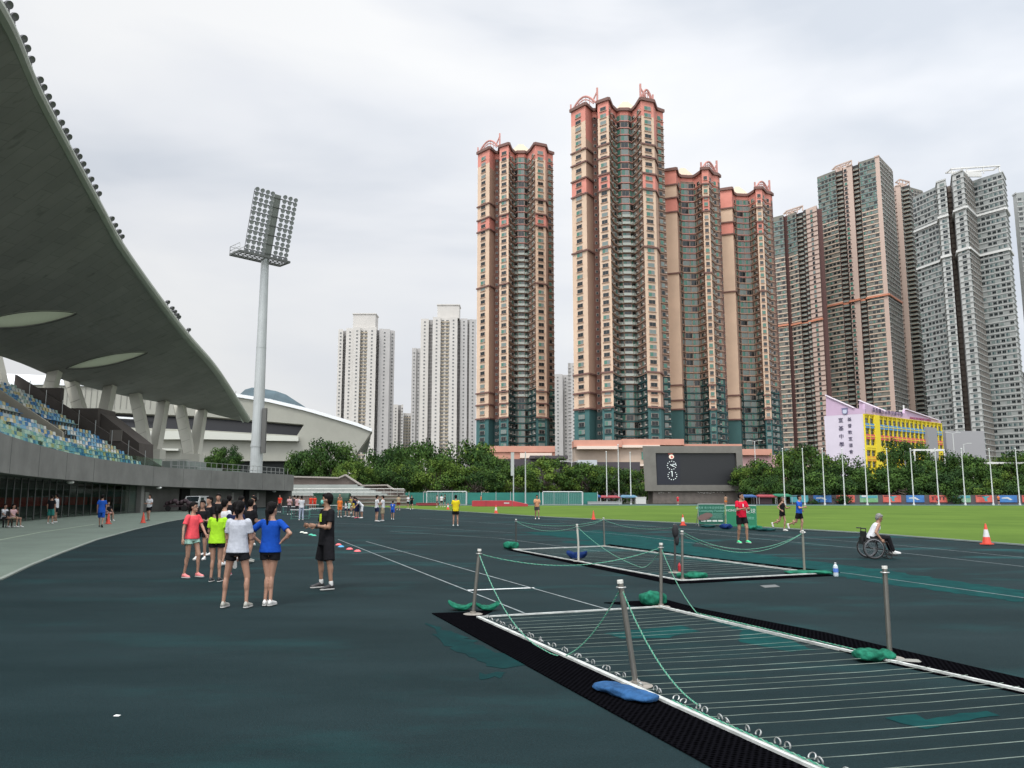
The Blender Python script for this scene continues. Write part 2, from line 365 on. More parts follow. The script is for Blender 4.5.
def feature(mb,kind,c,u,n,w,h,v,nm):
    if kind=='window':
        mb.obox(c+n*.06,u,n,w+.22,.12,h+.2,0)
        g=1+(v%3)
        if w>1.6:
            mb.obox(c-u*(w/4)+n*.08,u,n,w/2-.06,.12,h,g); mb.obox(c+u*(w/4)+n*.08,u,n,w/2-.06,.12,h,1+((v+1)%3 if v%2 else v%3))
        else: mb.obox(c+n*.08,u,n,w,.12,h,g)
    elif kind=='balcony':
        mb.obox(c+n*.55-Vector((0,0,h*.5-.06)),u,n,w,1.1,.16,4)
        mb.obox(c+n*1.08-Vector((0,0,h*.5-.55)),u,n,w,.05,.9,5)
        for a in (-1,1): mb.obox(c+u*(a*(w/2-.03))+n*.55-Vector((0,0,h*.5-.55)),u,n,.06,1.0,.9,5)
        mb.obox(c+n*1.1-Vector((0,0,h*.5-1.02)),u,n,w+.04,.09,.08,4)
    elif kind=='air_conditioner':
        mb.obox(c+n*.25,u,n,w,.5,h,4)
def rnd3(): 
    r=random.random(); return 0 if r<.55 else (1 if r<.85 else 2)
G_dark=mat('dark_glass',(.012,.018,.02),.12); G_green=mat('green_glass',(.06,.17,.13),.15); G_pale=mat('curtained_glass',(.16,.20,.19),.3)
PEACH=mat('peach_render',(.58,.43,.315),.85,.06,.15); PEACHD=mat('tan_trim_and_side_shade',(.42,.275,.20),.85,.06,.15); RED=mat('salmon_render',(.58,.23,.18),.85,.08,.2)
BROWN=mat('brown_render',(.13,.06,.045),.85,.1,.2); CORN=mat('red_brown_cornice',(.16,.085,.07),.8); TEAL=mat('teal_render',(.04,.115,.115),.8,.08,.2); TEALD=mat('dark_teal_render',(.018,.05,.052),.8,.1,.2)
CLUT=mat('grey_brown_render',(.19,.125,.095),.85,.3,1.2); FRM=mat('window_frame',(.30,.24,.2),.6); ROOFM=mat('roof_slab',(.35,.33,.30),.9,.1,.3)
RAILW=mat('balcony_rail',(.36,.40,.36),.4); SLABW=mat('balcony_slab',(.42,.38,.34),.8); CREAM=mat('cream_roof_box',(.50,.41,.31),.85)
PINK=mat('pink_roof_arch',(.46,.22,.19),.7)
FA=[FRM,G_dark,G_green,G_pale,SLABW,RAILW]
def arch(T,p,q,h=5.5,name='roof_arch'):
    """pink arch with end spikes standing on the cornice from p to q"""
    mb=MB(); p=Vector(p); q=Vector(q); n=14; d=q-p; arc=[p+d*t+Vector((0,0,h*.72*math.sin(math.pi*min(1,max(0,(t-.06)/.88))))) for t in [i/n for i in range(n+1)]]
    mb.tube(arc,.42,6); ar2=[a-Vector((0,0,1.3)) for a in arc[2:-2]]; mb.tube(ar2,.22,6)
    for i in range(2,n-1,2): mb.bar(arc[i],arc[i]-Vector((0,0,min(3.0,arc[i].z-p.z))),.25)
    mb.bar(q,q+Vector((0,0,h*1.05)),.7); mb.bar(q+Vector((0,0,h*.8)),q-d.normalized()*2.2+Vector((0,0,h*.15)),.4); mb.bar(p,p+Vector((0,0,h*.45)),.6)
    mb.build(name,PINK,T.root,world=True)
def peach_tower(label,D,yref,path,kinds,ytop,xtop,H,arches,box,teal_z,balc_z,redz,bands,group='peach and green apartment towers'):
    T=Tower('apartment_tower',label,'tower',D,yref,path,H,back=20,group=group)
    nfl=int((H-2)/2.8); zf=[1.6+2.8*k for k in range(nfl)]
    for i,k in enumerate(kinds):
        top=H
        if k in('win','blank','side'):
            lv=[(teal_z,TEAL)]; body=PEACH if k!='side' else PEACHD  # side faces take a darker peach, their shade put into the colour
            z=teal_z
            for (r0,r1) in redz:
                lv+=[(r0,body),(r1,RED)]; z=r1
            if z<H: lv.append((H,body))
            if k=='win' and len(redz)>1: lv=lv[:-2]+[(H-6.5,body),(H,RED)]
            T.seg(i,lv)
            for zb in bands+[teal_z]: T.ledge(i,zb,.6,.5,CORN)
        elif k=='slit': T.seg(i,[(teal_z,TEALD),(H-3,BROWN),(H,RED)])
        elif k=='small':
            T.seg(i,[(teal_z+13,TEALD),(H-6,CLUT),(H,RED)])
        elif k=='glass':
            T.seg(i,[(balc_z,TEALD),(H-2,CLUT),(H,RED)])
        T.ledge(i,H+.1,1.2,.7,CORN)
        a,u,n,Ls=T.dirs(i)
        for z in zf:
            if z<9: continue
            fl=int(z/2.8)
            if k=='win':
                T.put('window',i,.5,z+.2,min(2.7,Ls*.5),1.45,rnd3()); T.lb(i,.5,min(3.3,Ls*.65),z-.68,.18,.35,PEACHD if z>teal_z else TEALD)
            elif k=='side' and Ls>1.6 and False: pass
            elif k=='slit': T.put('window',i,.5,z,.8,.9,0)
            elif k=='small':
                T.put('window',i,.36,z+.1,min(2.0,Ls*.42),1.5,random.choice((0,0,1,1,2))); 
                T.ledge(i,z-1.15,.22,.32,PEACHD if z>teal_z+13 else TEAL)
                if Ls>3: T.lb(i,.72,.7,z-.3,.5,.6,ROOFM)
            elif k=='glass':
                T.put('window',i,.5,z+.15,Ls*.86,1.9,random.choice((0,1,1,2))); T.ledge(i,z-1.2,.34,.35,PINK if z>H*.72 else (TEAL if z<balc_z else PEACHD))
                if D<335 and D!=318 and teal_z+10<z<H*.72 and len(T.feat.get('balcony',[]))<400: T.put('balcony',i,.5,z,Ls*.98,2.4,0)
    T.close(PEACHD,ROOFM)
    for (a,b) in arches: arch(T,T.pts[a]+Vector((0,.6,H+.7)),T.pts[b]+Vector((0,.6,H+.7)))
    # pyramid-capped lift box
    x0,x1,dy=box; A=P(x0,yref,D+14);B=P(x1,yref,D+14); mb=MB(); mb.box(A.x-2,B.x+2,D+9,D+17,H,H+1.4); cx=(A.x+B.x)/2; o=len(mb.v)
    mb.add([(A.x-2,D+9,H+1.4),(B.x+2,D+9,H+1.4),(B.x+2,D+17,H+1.4),(A.x-2,D+17,H+1.4),(cx-1,D+13,H+7.2),(cx+1,D+13,H+7.2)],[(0,1,5,4),(1,2,5),(2,3,4,5),(3,0,4)]); mb.build('lift_box',CREAM,T.root,world=True)
    T.finish(FA); return T
# two towers whose inner corner faces the camera
Z=lambda y,D: zpx(512,y,D)
def cornerpath(x0,x1,ref0=572.,ref1=665.):
    raw=[(572,7),(586.5,1),(593,6),(598.5,6),(599,0),(610,-3),(613,3),(618,7),(621.5,5.6),(629.5,5.6),(633,7),(638,3),(643,-3),(655.5,-1),(658,5),(665,7)]
    k=(x1-x0)/(ref1-ref0); return [(x0+(x-ref0)*k,d) for x,d in raw]
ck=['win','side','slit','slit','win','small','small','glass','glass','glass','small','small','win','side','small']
H2=Z(103,290)
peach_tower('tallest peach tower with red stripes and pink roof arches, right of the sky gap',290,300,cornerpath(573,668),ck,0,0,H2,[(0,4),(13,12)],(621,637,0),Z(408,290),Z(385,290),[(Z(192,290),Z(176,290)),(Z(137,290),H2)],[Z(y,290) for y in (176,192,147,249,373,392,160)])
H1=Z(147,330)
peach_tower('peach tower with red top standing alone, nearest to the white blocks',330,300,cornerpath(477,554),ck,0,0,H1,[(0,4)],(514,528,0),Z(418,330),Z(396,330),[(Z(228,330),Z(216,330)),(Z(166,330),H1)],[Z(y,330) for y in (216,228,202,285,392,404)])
# two towers seen square on
def sidepath(x0,x1,r0=666.,r1=722.):
    raw=[(666,-1),(678.5,-3),(680,3),(682.5,5),(690,5.5),(696,5.5),(698.5,4),(704,0),(704.3,-3),(711,-3.5),(715,2),(720,3),(722,5)]
    k=(x1-x0)/(r1-r0); return [(x0+(x-r0)*k,d) for x,d in raw]
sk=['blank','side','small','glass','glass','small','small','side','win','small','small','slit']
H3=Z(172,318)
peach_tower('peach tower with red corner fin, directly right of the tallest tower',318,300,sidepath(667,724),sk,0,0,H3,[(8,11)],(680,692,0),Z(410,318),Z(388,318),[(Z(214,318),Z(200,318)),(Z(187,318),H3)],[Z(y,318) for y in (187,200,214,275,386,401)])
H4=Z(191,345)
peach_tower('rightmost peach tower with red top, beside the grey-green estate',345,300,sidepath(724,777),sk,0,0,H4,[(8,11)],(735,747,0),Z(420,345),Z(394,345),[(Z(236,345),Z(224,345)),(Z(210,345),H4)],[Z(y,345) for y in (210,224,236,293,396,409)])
# ---------------- grey, green and beige estate to the right
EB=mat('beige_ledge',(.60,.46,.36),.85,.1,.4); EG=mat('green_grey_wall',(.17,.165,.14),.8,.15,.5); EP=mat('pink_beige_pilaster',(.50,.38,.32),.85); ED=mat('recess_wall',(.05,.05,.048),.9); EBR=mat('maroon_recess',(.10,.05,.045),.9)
EO=mat('orange_band',(.50,.20,.12),.85); EGR=mat('light_grey_wall',(.46,.47,.455),.85,.08,.3); EGD=mat('mid_grey_wall',(.215,.20,.18),.85,.08,.3); EW=mat('pale_frame',(.62,.62,.6),.8)
FB=[EGD,G_dark,G_green,G_pale,EB,mat('slim_rail',(.20,.24,.22),.5)]
def estate(label,D,yref,path,kinds,H,fh,zones,frames=(),fm=FB,wallm=EG,led=EB,led2=None,splitz=0,back=18,name='apartment_tower',group='grey-green estate towers',bandz=()):
    T=Tower(name,label,'tower',D,yref,path,H,fh=fh,back=back,group=group)
    z=2.0
    for i,k in enumerate(kinds):
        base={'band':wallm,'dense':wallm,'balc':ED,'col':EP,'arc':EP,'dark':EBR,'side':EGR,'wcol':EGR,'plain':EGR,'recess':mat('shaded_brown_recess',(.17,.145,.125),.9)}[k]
        T.seg(i,[(H,base)])
        if k in('col','wcol','side'): T.ledge(i,H,.8,.4,base)
    nfl=int((H-1)/fh)
    for f in range(3,nfl):
        z=f*fh+fh*.55
        for i,k in enumerate(kinds):
            a,u,n,Ls=T.dirs(i); lm=led2 if (led2 and z>splitz) else led
            if k=='band':
                nw=max(1,int(Ls/2.3)); T.ledge(i,z-fh*.42,.52,.28,lm)
                for j in range(nw):
                    if random.random()<.86: T.put('window',i,(j+.5)/nw,z+.25,1.75,1.35,rnd3())
            elif k=='dense':
                nw=max(1,int(Ls/3.0)); T.ledge(i,z-fh*.45,.28,.5,EGR)
                for j in range(nw):
                    T.put('window',i,(j+.4)/nw,z+.1,1.2,1.3,rnd3()); T.lb(i,(j+.85)/nw,.35,z,fh*.9,.5,EGD)
            elif k=='balc': T.put('balcony',i,.5,z,Ls*.94,2.3,0)
            elif k=='arc': T.put('window',i,.5,z,1.5,1.5,rnd3()); T.ledge(i,z-1.1,.25,.3,EBR)
            elif k=='wcol': T.put('window',i,.55,z+.1,min(2.4,Ls*.6),1.4,rnd3()); T.ledge(i,z-1.0,.3,.35,EGR)
            elif k=='recess': T.ledge(i,z-1.1,.2,.3,EBR)
    for zb in bandz:
        for i,k in enumerate(kinds):
            if k not in('dark','recess'): T.ledge(i,zb,1.1,.9,zones)
    T.close(wallm,ROOFM)
    for (a,b,h) in frames:
        mb=MB(); p=T.pts[a]+Vector((0,1,H)); q=T.pts[b]+Vector((0,1,H)); mb.bar(p+Vector((0,0,h)),q+Vector((0,0,h)),.9,.6)
        m_=(p+q)/2; mb.bar(m_+Vector((0,4,0)),m_+Vector((0,4,h*.8)),(q-p).length*.45,.8,up=(0,1,0))
        for t in (0.02,.33,.66,.98): mb.bar(p.lerp(q,t),p.lerp(q,t)+Vector((0,0,h)),.5)
        mb.bar(p+Vector((0,5,h)),q+Vector((0,5,h)),.9,.6)
        for t in (0.02,.98): mb.bar(p.lerp(q,t)+Vector((0,0,h)),p.lerp(q,t)+Vector((0,5,h)),.5)
        mb.build('roof_frame',EP if led is EB else EW,T.root,world=True)
    T.finish(fm); return T
H6=Z(160,450)
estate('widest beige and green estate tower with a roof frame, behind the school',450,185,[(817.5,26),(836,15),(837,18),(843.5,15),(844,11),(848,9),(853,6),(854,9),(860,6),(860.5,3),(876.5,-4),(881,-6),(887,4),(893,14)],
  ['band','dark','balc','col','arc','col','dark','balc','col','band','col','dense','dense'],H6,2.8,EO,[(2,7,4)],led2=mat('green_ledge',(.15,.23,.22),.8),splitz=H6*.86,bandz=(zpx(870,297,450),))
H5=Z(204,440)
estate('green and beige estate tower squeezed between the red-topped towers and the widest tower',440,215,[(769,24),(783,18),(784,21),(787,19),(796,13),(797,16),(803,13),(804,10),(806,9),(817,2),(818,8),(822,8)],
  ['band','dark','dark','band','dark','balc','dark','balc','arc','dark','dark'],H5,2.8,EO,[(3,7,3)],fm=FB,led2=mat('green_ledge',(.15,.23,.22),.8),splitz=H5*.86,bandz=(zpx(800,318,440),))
H7=Z(186,490)
estate('narrow brown-grey estate tower between the widest tower and the grey block',490,195,[(888,6),(896,0),(901,-2),(902,2),(910,-2),(911,2),(923,8)],
  ['arc','col','dense','balc','dense','dense'],H7,2.8,EO,[(2,5,4)],led2=mat('green_ledge',(.15,.23,.22),.8),splitz=H7*.85)
FG=[mat('grey_window_frame',(.33,.34,.33),.7),G_dark,mat('blue_grey_glass',(.06,.10,.105),.15),G_pale,EW,EGR]
H8=Z(170,385)
estate('light grey stepped tower with white cornice bands at the right',385,185,[(912,38),(936,22),(937,16),(946,12),(946.5,22),(951,20),(953,6),(964,0),(973,14),(1003,2),(1006,12)],
  ['band','wcol','wcol','recess','recess','side','wcol','dense','band','wcol'],H8,2.8,EW,[(6,9,3.5)],fm=FG,wallm=mat('grey_tower_wall',(.27,.285,.275),.85,.08,.3),led=mat('grey_ledge',(.42,.425,.41),.8),group='grey towers at the right',bandz=(zpx(985,248,385),zpx(985,207,385)))
H9=zpx(1020,193,420)
estate('grey tower cut off by the right edge of the photo',420,300,[(1022,4),(1026,0),(1060,-6),(1085,4)],['side','band','band'],H9,2.8,EW,[],fm=FG,wallm=mat('grey_tower_wall',(.2,.2,.2),.85),led=mat('grey_ledge',(.42,.425,.41),.8),group='grey towers at the right')
estate('low grey block at the right edge beside the stepped tower',470,400,[(1019,4),(1026,0),(1060,-6)],['side','band'],zpx(1020,373,470),2.8,EW,[],fm=FG,wallm=mat('grey_tower_wall',(.2,.2,.2),.85),led=mat('grey_ledge',(.42,.425,.41),.8),group='grey towers at the right')
# ---------------- white public housing blocks
WW=mat('white_render',(.52,.50,.47),.85,.05,.1); WD=mat('shaded_slot',(.30,.29,.28),.9); WG=mat('pale_grey_render',(.44,.43,.42),.85,.05,.1); WO=mat('ochre_balcony',(.42,.36,.27),.85)
FW=[WW,mat('small_window',(.10,.105,.11),.4),mat('small_window_b',(.15,.16,.16),.4),G_dark,WW,WO]
def white_block(label,D,yref,segs,H,group='white slab apartment blocks',name='apartment_block',fm=FW,boxes=()):
    path=[segs[0][:2]]; kinds=[]
    for (x0,d0,x1,d1,k) in segs:
        if path[-1]!=(x0,d0): path.append((x0,d0)); kinds.append('gap')
        path.append((x1,d1)); kinds.append(k)
    T=Tower(name,label,'tower block',D,yref,path,H,back=30,group=group)
    for i,k in enumerate(kinds):
        T.seg(i,[(H,{'gap':WG,'w':WW,'g':WG,'slot':WD,'b':WW}[k])])
    for f in range(2,int(H/2.75)):
        z=f*2.75+1.4
        for i,k in enumerate(kinds):
            a,u,n,Ls=T.dirs(i)
            if k in('w','g'):
                nw=max(1,int(Ls/4.2))
                for j in range(nw): T.put('window',i,(j+.5)/nw,z,1.25,1.1,random.choice((0,0,1)))
            elif k=='b':
                for t in (.25,.75): T.lb(i,t,Ls*.42,z-.7,.9,.7,WO); T.put('window',i,t,z+.3,Ls*.28,1.2,0)
            elif k=='slot': T.ledge(i,z-1,.4,.5,WG)
    T.close(WG,ROOFM)
    for (x0,x1,y,dd) in boxes:
        A=P(x0,yref,D+dd+6);B=P(x1,yref,D+dd+6); zt=zpx((x0+x1)/2,y,D+dd+6); mb=MB(); mb.box(A.x,B.x,D+dd+2,D+dd+14,H,zt); mb.box(A.x-.5,B.x+.5,D+dd+1.5,D+dd+14.5,zt,zt+.8); mb.build('roof_box',WW,T.root,world=True)
    T.finish(fm); return T
def shiftw(x0,x1,r0,r1,segs): 
    k=(x1-x0)/(r1-r0); return [(x0+(a-r0)*k,b,x0+(c-r0)*k,d,e) for a,b,c,d,e in segs]
white_block('pair of white blocks left, the one rising behind the curved arena roof',600,380,shiftw(337,394,336,394,[(336,8,341,8,'w'),(341,14,344,14,'slot'),(344,4,352,4,'w'),(352,0,358.5,0,'w'),(358.5,3,366,3,'b'),(366,0,375,0,'w'),(375,12,378,12,'slot'),(378,6,389,8,'g'),(389,12,394,14,'g')]),Z(327,600),boxes=[(352.5,375,315.5,2)])
white_block('right white block of the pair, with a tall roof box and an attached lower wing',600,380,[(420,6,428,6,'w'),(428,10,432,10,'slot'),(432,0,440,0,'w'),(440,3,449,3,'b'),(449,0,457,0,'w'),(457,9,460,9,'slot'),(460,5,467,5,'g'),(467,9,469,9,'slot'),(469,7,476,9,'g')],Z(317,600),boxes=[(437,459,306.5,2)])
white_block('lower pale wing standing against the left side of a white block',615,380,[(411.5,4,416,4,'g'),(416,6,420.5,6,'g')],Z(347,615))
white_block('slim pinkish block seen in the gap between the two white blocks',720,420,[(393,0,398,0,'w'),(398,4,401,4,'slot'),(401,0,403,0,'w')],Z(404.5,720),group='small far blocks')
white_block('short balconied block in the gap, lower than the slim pinkish one',740,420,[(403.3,0,406,0,'b'),(406,2,411,2,'b')],Z(413,740),group='small far blocks')
white_block('hazy blue-grey block in the sky gap between the two peach towers',620,420,[(553,0,563,0,'g'),(563,4,568.5,4,'g')],Z(374,620),group='small far blocks')
white_block('thin pale block with a darker cap touching the tallest peach tower',600,420,[(568.5,0,571,0,'slot'),(571,0,577,0,'g')],Z(363,600),group='small far blocks')
# ---------------- shopping podium and low buildings under the towers
PB=mat('salmon_parapet',(.50,.25,.185),.85,.1,.1); PBE=mat('beige_podium',(.36,.29,.235),.85,.08,.2); PBW=mat('cream_stripe',(.66,.55,.47),.8)
def podium(label,D,pieces,name='podium_building'):
    xs=[p[0] for p in pieces]+[p[1] for p in pieces]; c=P((min(xs)+max(xs))/2,470,D); T=thing(name,label,'building',(c.x,D,0),group='low buildings under the towers')
    for (x0,x1,y0,y1,dd,nm,m) in pieces:
        A=P(x0,y1,D+dd);B=P(x1,y0,D+dd); mb=MB(); mb.box(A.x,B.x,D+dd,D+dd+10,0 if nm=='wall' else max(0,A.z),B.z); mb.build(nm,m,T,world=True)
    return T
podium('salmon parapet and cream arcade under the lone peach tower',300,[(479,548,458,500,2,'wall',PBE),(478,555,446,452,0,'parapet',PB),(478,555,452,459,.6,'parapet',PB),(520,552,453,458,-.6,'arcade',PBW)])
T=podium('beige shopping podium with stacked salmon parapets under the tallest tower',270,[(575,668,447,500,2,'wall',PBE),(574,622,440,447,0,'parapet',PB),(577,618,446,449,-.8,'stripe',PBW),(622,684,439,445,1.0,'parapet',PB),(622,660,445,447.5,.5,'stripe',PBW),(684,742,444,450,3,'parapet',PB),(684,742,450,500,4,'wall',PBE)])
for k in range(4):
    a=P(641.5+k*3.4,456,271.9); mb=MB(); mb.box(a.x,a.x+1.0,271.75,272.1,P(640,459.5,272).z,P(640,452,272).z); mb.build('window',G_green,T,world=True)
for k in range(7):
    a=P(628+k*5,470,271.9); mb=MB(); mb.box(a.x,a.x+.6,271.2,272.1,P(640,480,272).z,P(640,466.5,272).z); mb.build('pillar',PBW,T,world=True)
mb=MB(); a=P(560,466,269.0); b=P(656,464.5,269); mb.box(P(612,466,269).x,b.x,268.6,271.9,a.z,b.z+.1); mb.build('canopy',PBW,T,world=True)
T=podium('pink and salmon low block between the scoreboard and the right-hand trees',290,[(742,790,455,500,2,'wall',mat('dusty_pink',(.52,.33,.33),.85)),(742,772,449,455,0,'parapet',PB)])
T=podium('long dark purple-grey shed behind the middle trees',190,[(499,560,459,500,0,'wall',mat('dark_shed',(.05,.042,.05),.7,.1,.3)),(555,640,462,500,3,'wall',mat('dark_shed',(.05,.042,.05),.7)),(530,568,455.5,458.5,-1,'roof',mat('shed_roof',(.06,.05,.055),.6)),(578,597,460,466,-1.5,'vent_panel',mat('vent_metal',(.42,.45,.47),.4))])
# ================================================================ grandstand
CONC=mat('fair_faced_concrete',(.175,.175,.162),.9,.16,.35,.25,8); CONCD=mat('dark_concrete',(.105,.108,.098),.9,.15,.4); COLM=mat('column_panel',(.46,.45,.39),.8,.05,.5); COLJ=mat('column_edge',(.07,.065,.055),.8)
BRN=mat('brown_granite',(.062,.052,.045),.85,.15,.5); STEPM=mat('terrace_step',(.20,.23,.21),.85,.1,.5)
def roof_mat():
    m=mat('roof_soffit',(.235,.23,.215),.85,.10,.12); nt=m.node_tree; N=nt.nodes; L=nt.links; b=N['Principled BSDF']; src=b.inputs['Base Color'].links[0].from_socket
    tc=N.new('ShaderNodeTexCoord'); mp=N.new('ShaderNodeMapping'); mp.inputs['Rotation'].default_value=(0,0,.15); L.new(tc.outputs['Object'],mp.inputs['Vector'])
    br=N.new('ShaderNodeTexBrick'); br.inputs['Scale'].default_value=1; br.inputs['Brick Width'].default_value=2.4; br.inputs['Row Height'].default_value=1.2; br.inputs['Mortar Size'].default_value=.025
    br.inputs['Color1'].default_value=(1,1,1,1); br.inputs['Color2'].default_value=(.90,.90,.91,1); br.inputs['Mortar'].default_value=(.72,.72,.72,1); L.new(mp.outputs['Vector'],br.inputs['Vector'])
    n=N.new('ShaderNodeTexNoise'); n.inputs['Scale'].default_value=.9; n.inputs['Detail'].default_value=3; mp2=N.new('ShaderNodeMapping'); mp2.inputs['Scale'].default_value=(.35,1.2,1); mp2.inputs['Rotation'].default_value=(0,0,.3); L.new(tc.outputs['Object'],mp2.inputs['Vector']); L.new(mp2.outputs['Vector'],n.inputs['Vector'])
    r=N.new('ShaderNodeValToRGB'); L.new(n.outputs['Fac'],r.inputs['Fac']); r.color_ramp.elements[0].position=.62; r.color_ramp.elements[0].color=(1,1,1,1); r.color_ramp.elements[1].position=.72; r.color_ramp.elements[1].color=(.74,.74,.74,1)
    m1=N.new('ShaderNodeMix'); m1.data_type='RGBA'; m1.blend_type='MULTIPLY'; m1.inputs['Factor'].default_value=1; L.new(src,m1.inputs['A']); L.new(br.outputs['Color'],m1.inputs['B'])
    m2=N.new('ShaderNodeMix'); m2.data_type='RGBA'; m2.blend_type='MULTIPLY'; m2.inputs['Factor'].default_value=1; L.new(m1.outputs['Result'],m2.inputs['A']); L.new(r.outputs['Color'],m2.inputs['B'])
    L.new(m2.outputs['Result'],b.inputs['Base Color']); return m
SOFF=roof_mat(); EDGE=mat('roof_edge_metal',(.30,.32,.275),.6,.06,.5); WHT=mat('white_metal',(.72,.74,.72),.5)
stand=thing('grandstand','curved concrete grandstand with a sweeping dark canopy roof and V columns along the left','grandstand',(-30,60,0))
FB_=[(4,-9.0),(14,-14.5),(28,-20.5),(36,-24.5),(44,-27.9),(53,-30.8),(62,-33.0),(70,-33.9),(78,-34.0),(90,-33.0),(110,-29.8)]   # Y -> X of the front band
ZB=[(4,3.4),(44,2.87),(62,2.7),(78,2.45),(110,2.15)]; ZT=[(4,5.6),(44,4.95),(62,4.6),(78,4.3),(110,4.3)]
XB=lambda y:interp(FB_,y)
ys=[4+ (110-4)*i/60 for i in range(61)]
def smoothX(y): return (XB(y-3)+XB(y)*2+XB(y+3))/4 if y<107 else XB(y)
mb=MB(); rs=[]
for y in ys:
    x=smoothX(y); zb=interp(ZB,y); zt=interp(ZT,y); rs.append([(x,y,zb),(x,y,zt),(x-.35,y,zt),(x-.35,y,zb+.35),(x-6,y,zb+.35),(x-6,y,zb)])
mb.rings(rs); mb.build('front_parapet',CONC,stand,world=True)
for y in [8+6.2*i for i in range(17)]:
    mb=MB(); x=smoothX(y); mb.box(x-.02,x+.012,y-.02,y+.02,interp(ZB,y)+.01,interp(ZT,y)-.01)
    mb.build('joint',CONCD,stand,world=True)
# seating deck: rows step up and back; ends in a brown flank wall at Y=79
RD=.85; RH=.50; NR=17; YE=79.0
def rowx(y,k): return smoothX(y)-1.3-RD*k
def rowz(y,k): return interp(ZT,y)-.75+RH*k
mb=MB(); ysd=[y for y in ys if y<=YE]+[YE]
for k in range(NR):
    rs=[]
    for y in ysd:
        x=rowx(y,k); z=rowz(y,k); rs.append([(x+.45,y,z-.8),(x+.45,y,z),(x-.4,y,z),(x-.4,y,z-.8)])
    mb.rings(rs)
mb.build('seating_deck',CONC,stand,world=True)
mb=MB(); p=[]
for k in (0,NR): x=rowx(YE,k); p.append((x,rowz(YE,k)))
mb.extr([(p[0][0]+1.2,YE,3),(p[0][0]+1.2,YE,p[0][1]+.55),(p[1][0],YE,p[1][1]+1.5),(p[1][0],YE,3)],(0,.4,0))
# box and stair walls behind the flank
mb.box(P(62,408,80).x,P(100,408,80).x,YE+.7,YE+4.2,4,P(80,408.5,80).z); mb.box(-60,P(62,408,80).x-.02,YE+.72,YE+1.2,4,12.3)
mb.extr([P(100.5,470,80.2),P(100.5,413,80.2),P(139,443,80.2),P(139,470,80.2)],(0,3.2,0))
mb.extr([(-60,30,13),(-60,YE,14),(-60,YE,4),(-60,30,4)],(.4,0,0))
mb.build('flank_wall',BRN,stand,world=True)
mb=MB(); q0=(rowx(70,5),rowz(70,5)); q1=(rowx(70,12),rowz(70,12)); mb.extr([(q0[0],70,q0[1]-.3),(q0[0],70,q0[1]+.9),(q1[0],70,q1[1]+1.2),(q1[0],70,q1[1]-.3)],(0,.25,0)); mb.build('aisle_wall',mat('cream_barrier',(.34,.32,.26),.85,.1,.5),stand,world=True)
mb=MB(); a=P(110,432,YE-.06); mb.box(a.x,a.x+1.2,YE-.10,YE,a.z-.9,a.z+.2); mb.build('notice_panel',mat('panel_grey_brown',(.13,.115,.10),.8),stand,world=True)
# handrails on the flank wall and glass along the parapet
mb=MB()
for k in range(1,NR,2):
    mb=MB(); x=rowx(YE,k); mb.tube([(x,YE-.2,rowz(YE,k)),(x,YE-.2,rowz(YE,k)+1.9)],.035,6)
    mb.build('handrail_post',mat('galvanised',(.35,.36,.35),.4,metal=.6),stand,world=True)
GLZ=bpy.data.materials.new('green_balustrade_glass'); GLZ.use_nodes=True; nt=GLZ.node_tree; N=nt.nodes; L=nt.links
tr=N.new('ShaderNodeBsdfTransparent'); tr.inputs['Color'].default_value=(.80,.93,.86,1); gl=N.new('ShaderNodeBsdfGlossy'); gl.inputs['Roughness'].default_value=.08; gl.inputs['Color'].default_value=(.7,.8,.75,1); ms=N.new('ShaderNodeMixShader'); ms.inputs['Fac'].default_value=.10
L.new(tr.outputs[0],ms.inputs[1]); L.new(gl.outputs[0],ms.inputs[2]); L.new(ms.outputs[0],N['Material Output'].inputs['Surface'])
mb=MB()
for i in range(20,int((YE-4)/1.767)):
    y0=4+1.767*i+.03; y1=y0+1.70; x0,x1=smoothX(y0)-.18,smoothX(y1)-.18; mb.extr([(x0,y0,interp(ZT,y0)),(x1,y1,interp(ZT,y1)),(x1,y1,interp(ZT,y1)+.75),(x0,y0,interp(ZT,y0)+.75)],(.015,0,0))
mb.build('glass_balustrade',GLZ,stand,world=True)
# canopy: front and rear edges as surveyed
Fp=[Vector((-16.5,2,24.5)),Vector((-20,13,25.3)),Vector((-23,25,25.6)),P(0,7,36),P(44,102,48),P(102,210,62),P(129,257,70),P(184,332,84),P(219,373,98),P(250,421,118)]
Rp=[Vector((-42,2,14.5)),Vector((-44,16,14.8)),Vector((-47,34,15)),Vector((-49.5,56,15)),P(0,356,77),P(60,379,86),P(125,396,97),P(180,406,106),P(225,417,114),P(248.5,423,118.5)]
def resamp(pts,n):
    d=[0]
    for a,b in zip(pts,pts[1:]): d.append(d[-1]+(b-a).length)
    out=[]
    for i in range(n+1):
        s_=d[-1]*i/n
        for j in range(len(pts)-1):
            if s_<=d[j+1]+1e-6:
                t=(s_-d[j])/(d[j+1]-d[j]); p0=pts[max(j-1,0)];p1=pts[j];p2=pts[j+1];p3=pts[min(j+2,len(pts)-1)]
                out.append(.5*((2*p1)+(p2-p0)*t+(2*p0-5*p1+4*p2-p3)*t*t+(3*p1-p0-3*p2+p3)*t**3)); break
    return out
NF=64; Fe=resamp(Fp,NF); Re=resamp(Rp,NF)
def roofpt(i,t,top=False):
    a,b=Fe[i],Re[i]; p=a.lerp(b,t); w_=(a-b).length/28
    p=p+Vector((0,0,-.9*math.sin(math.pi*t)*min(1,w_)))
    if top: p=p+Vector((0,0,.35+1.6*math.sin(math.pi*t)*min(1,w_)))
    return p
mb=MB(); M_=14; rs=[]
for i in range(NF+1):
    r=[roofpt(i,j/M_) for j in range(M_+1)]+[roofpt(i,1-j/M_,True) for j in range(M_+1)]; rs.append(r)
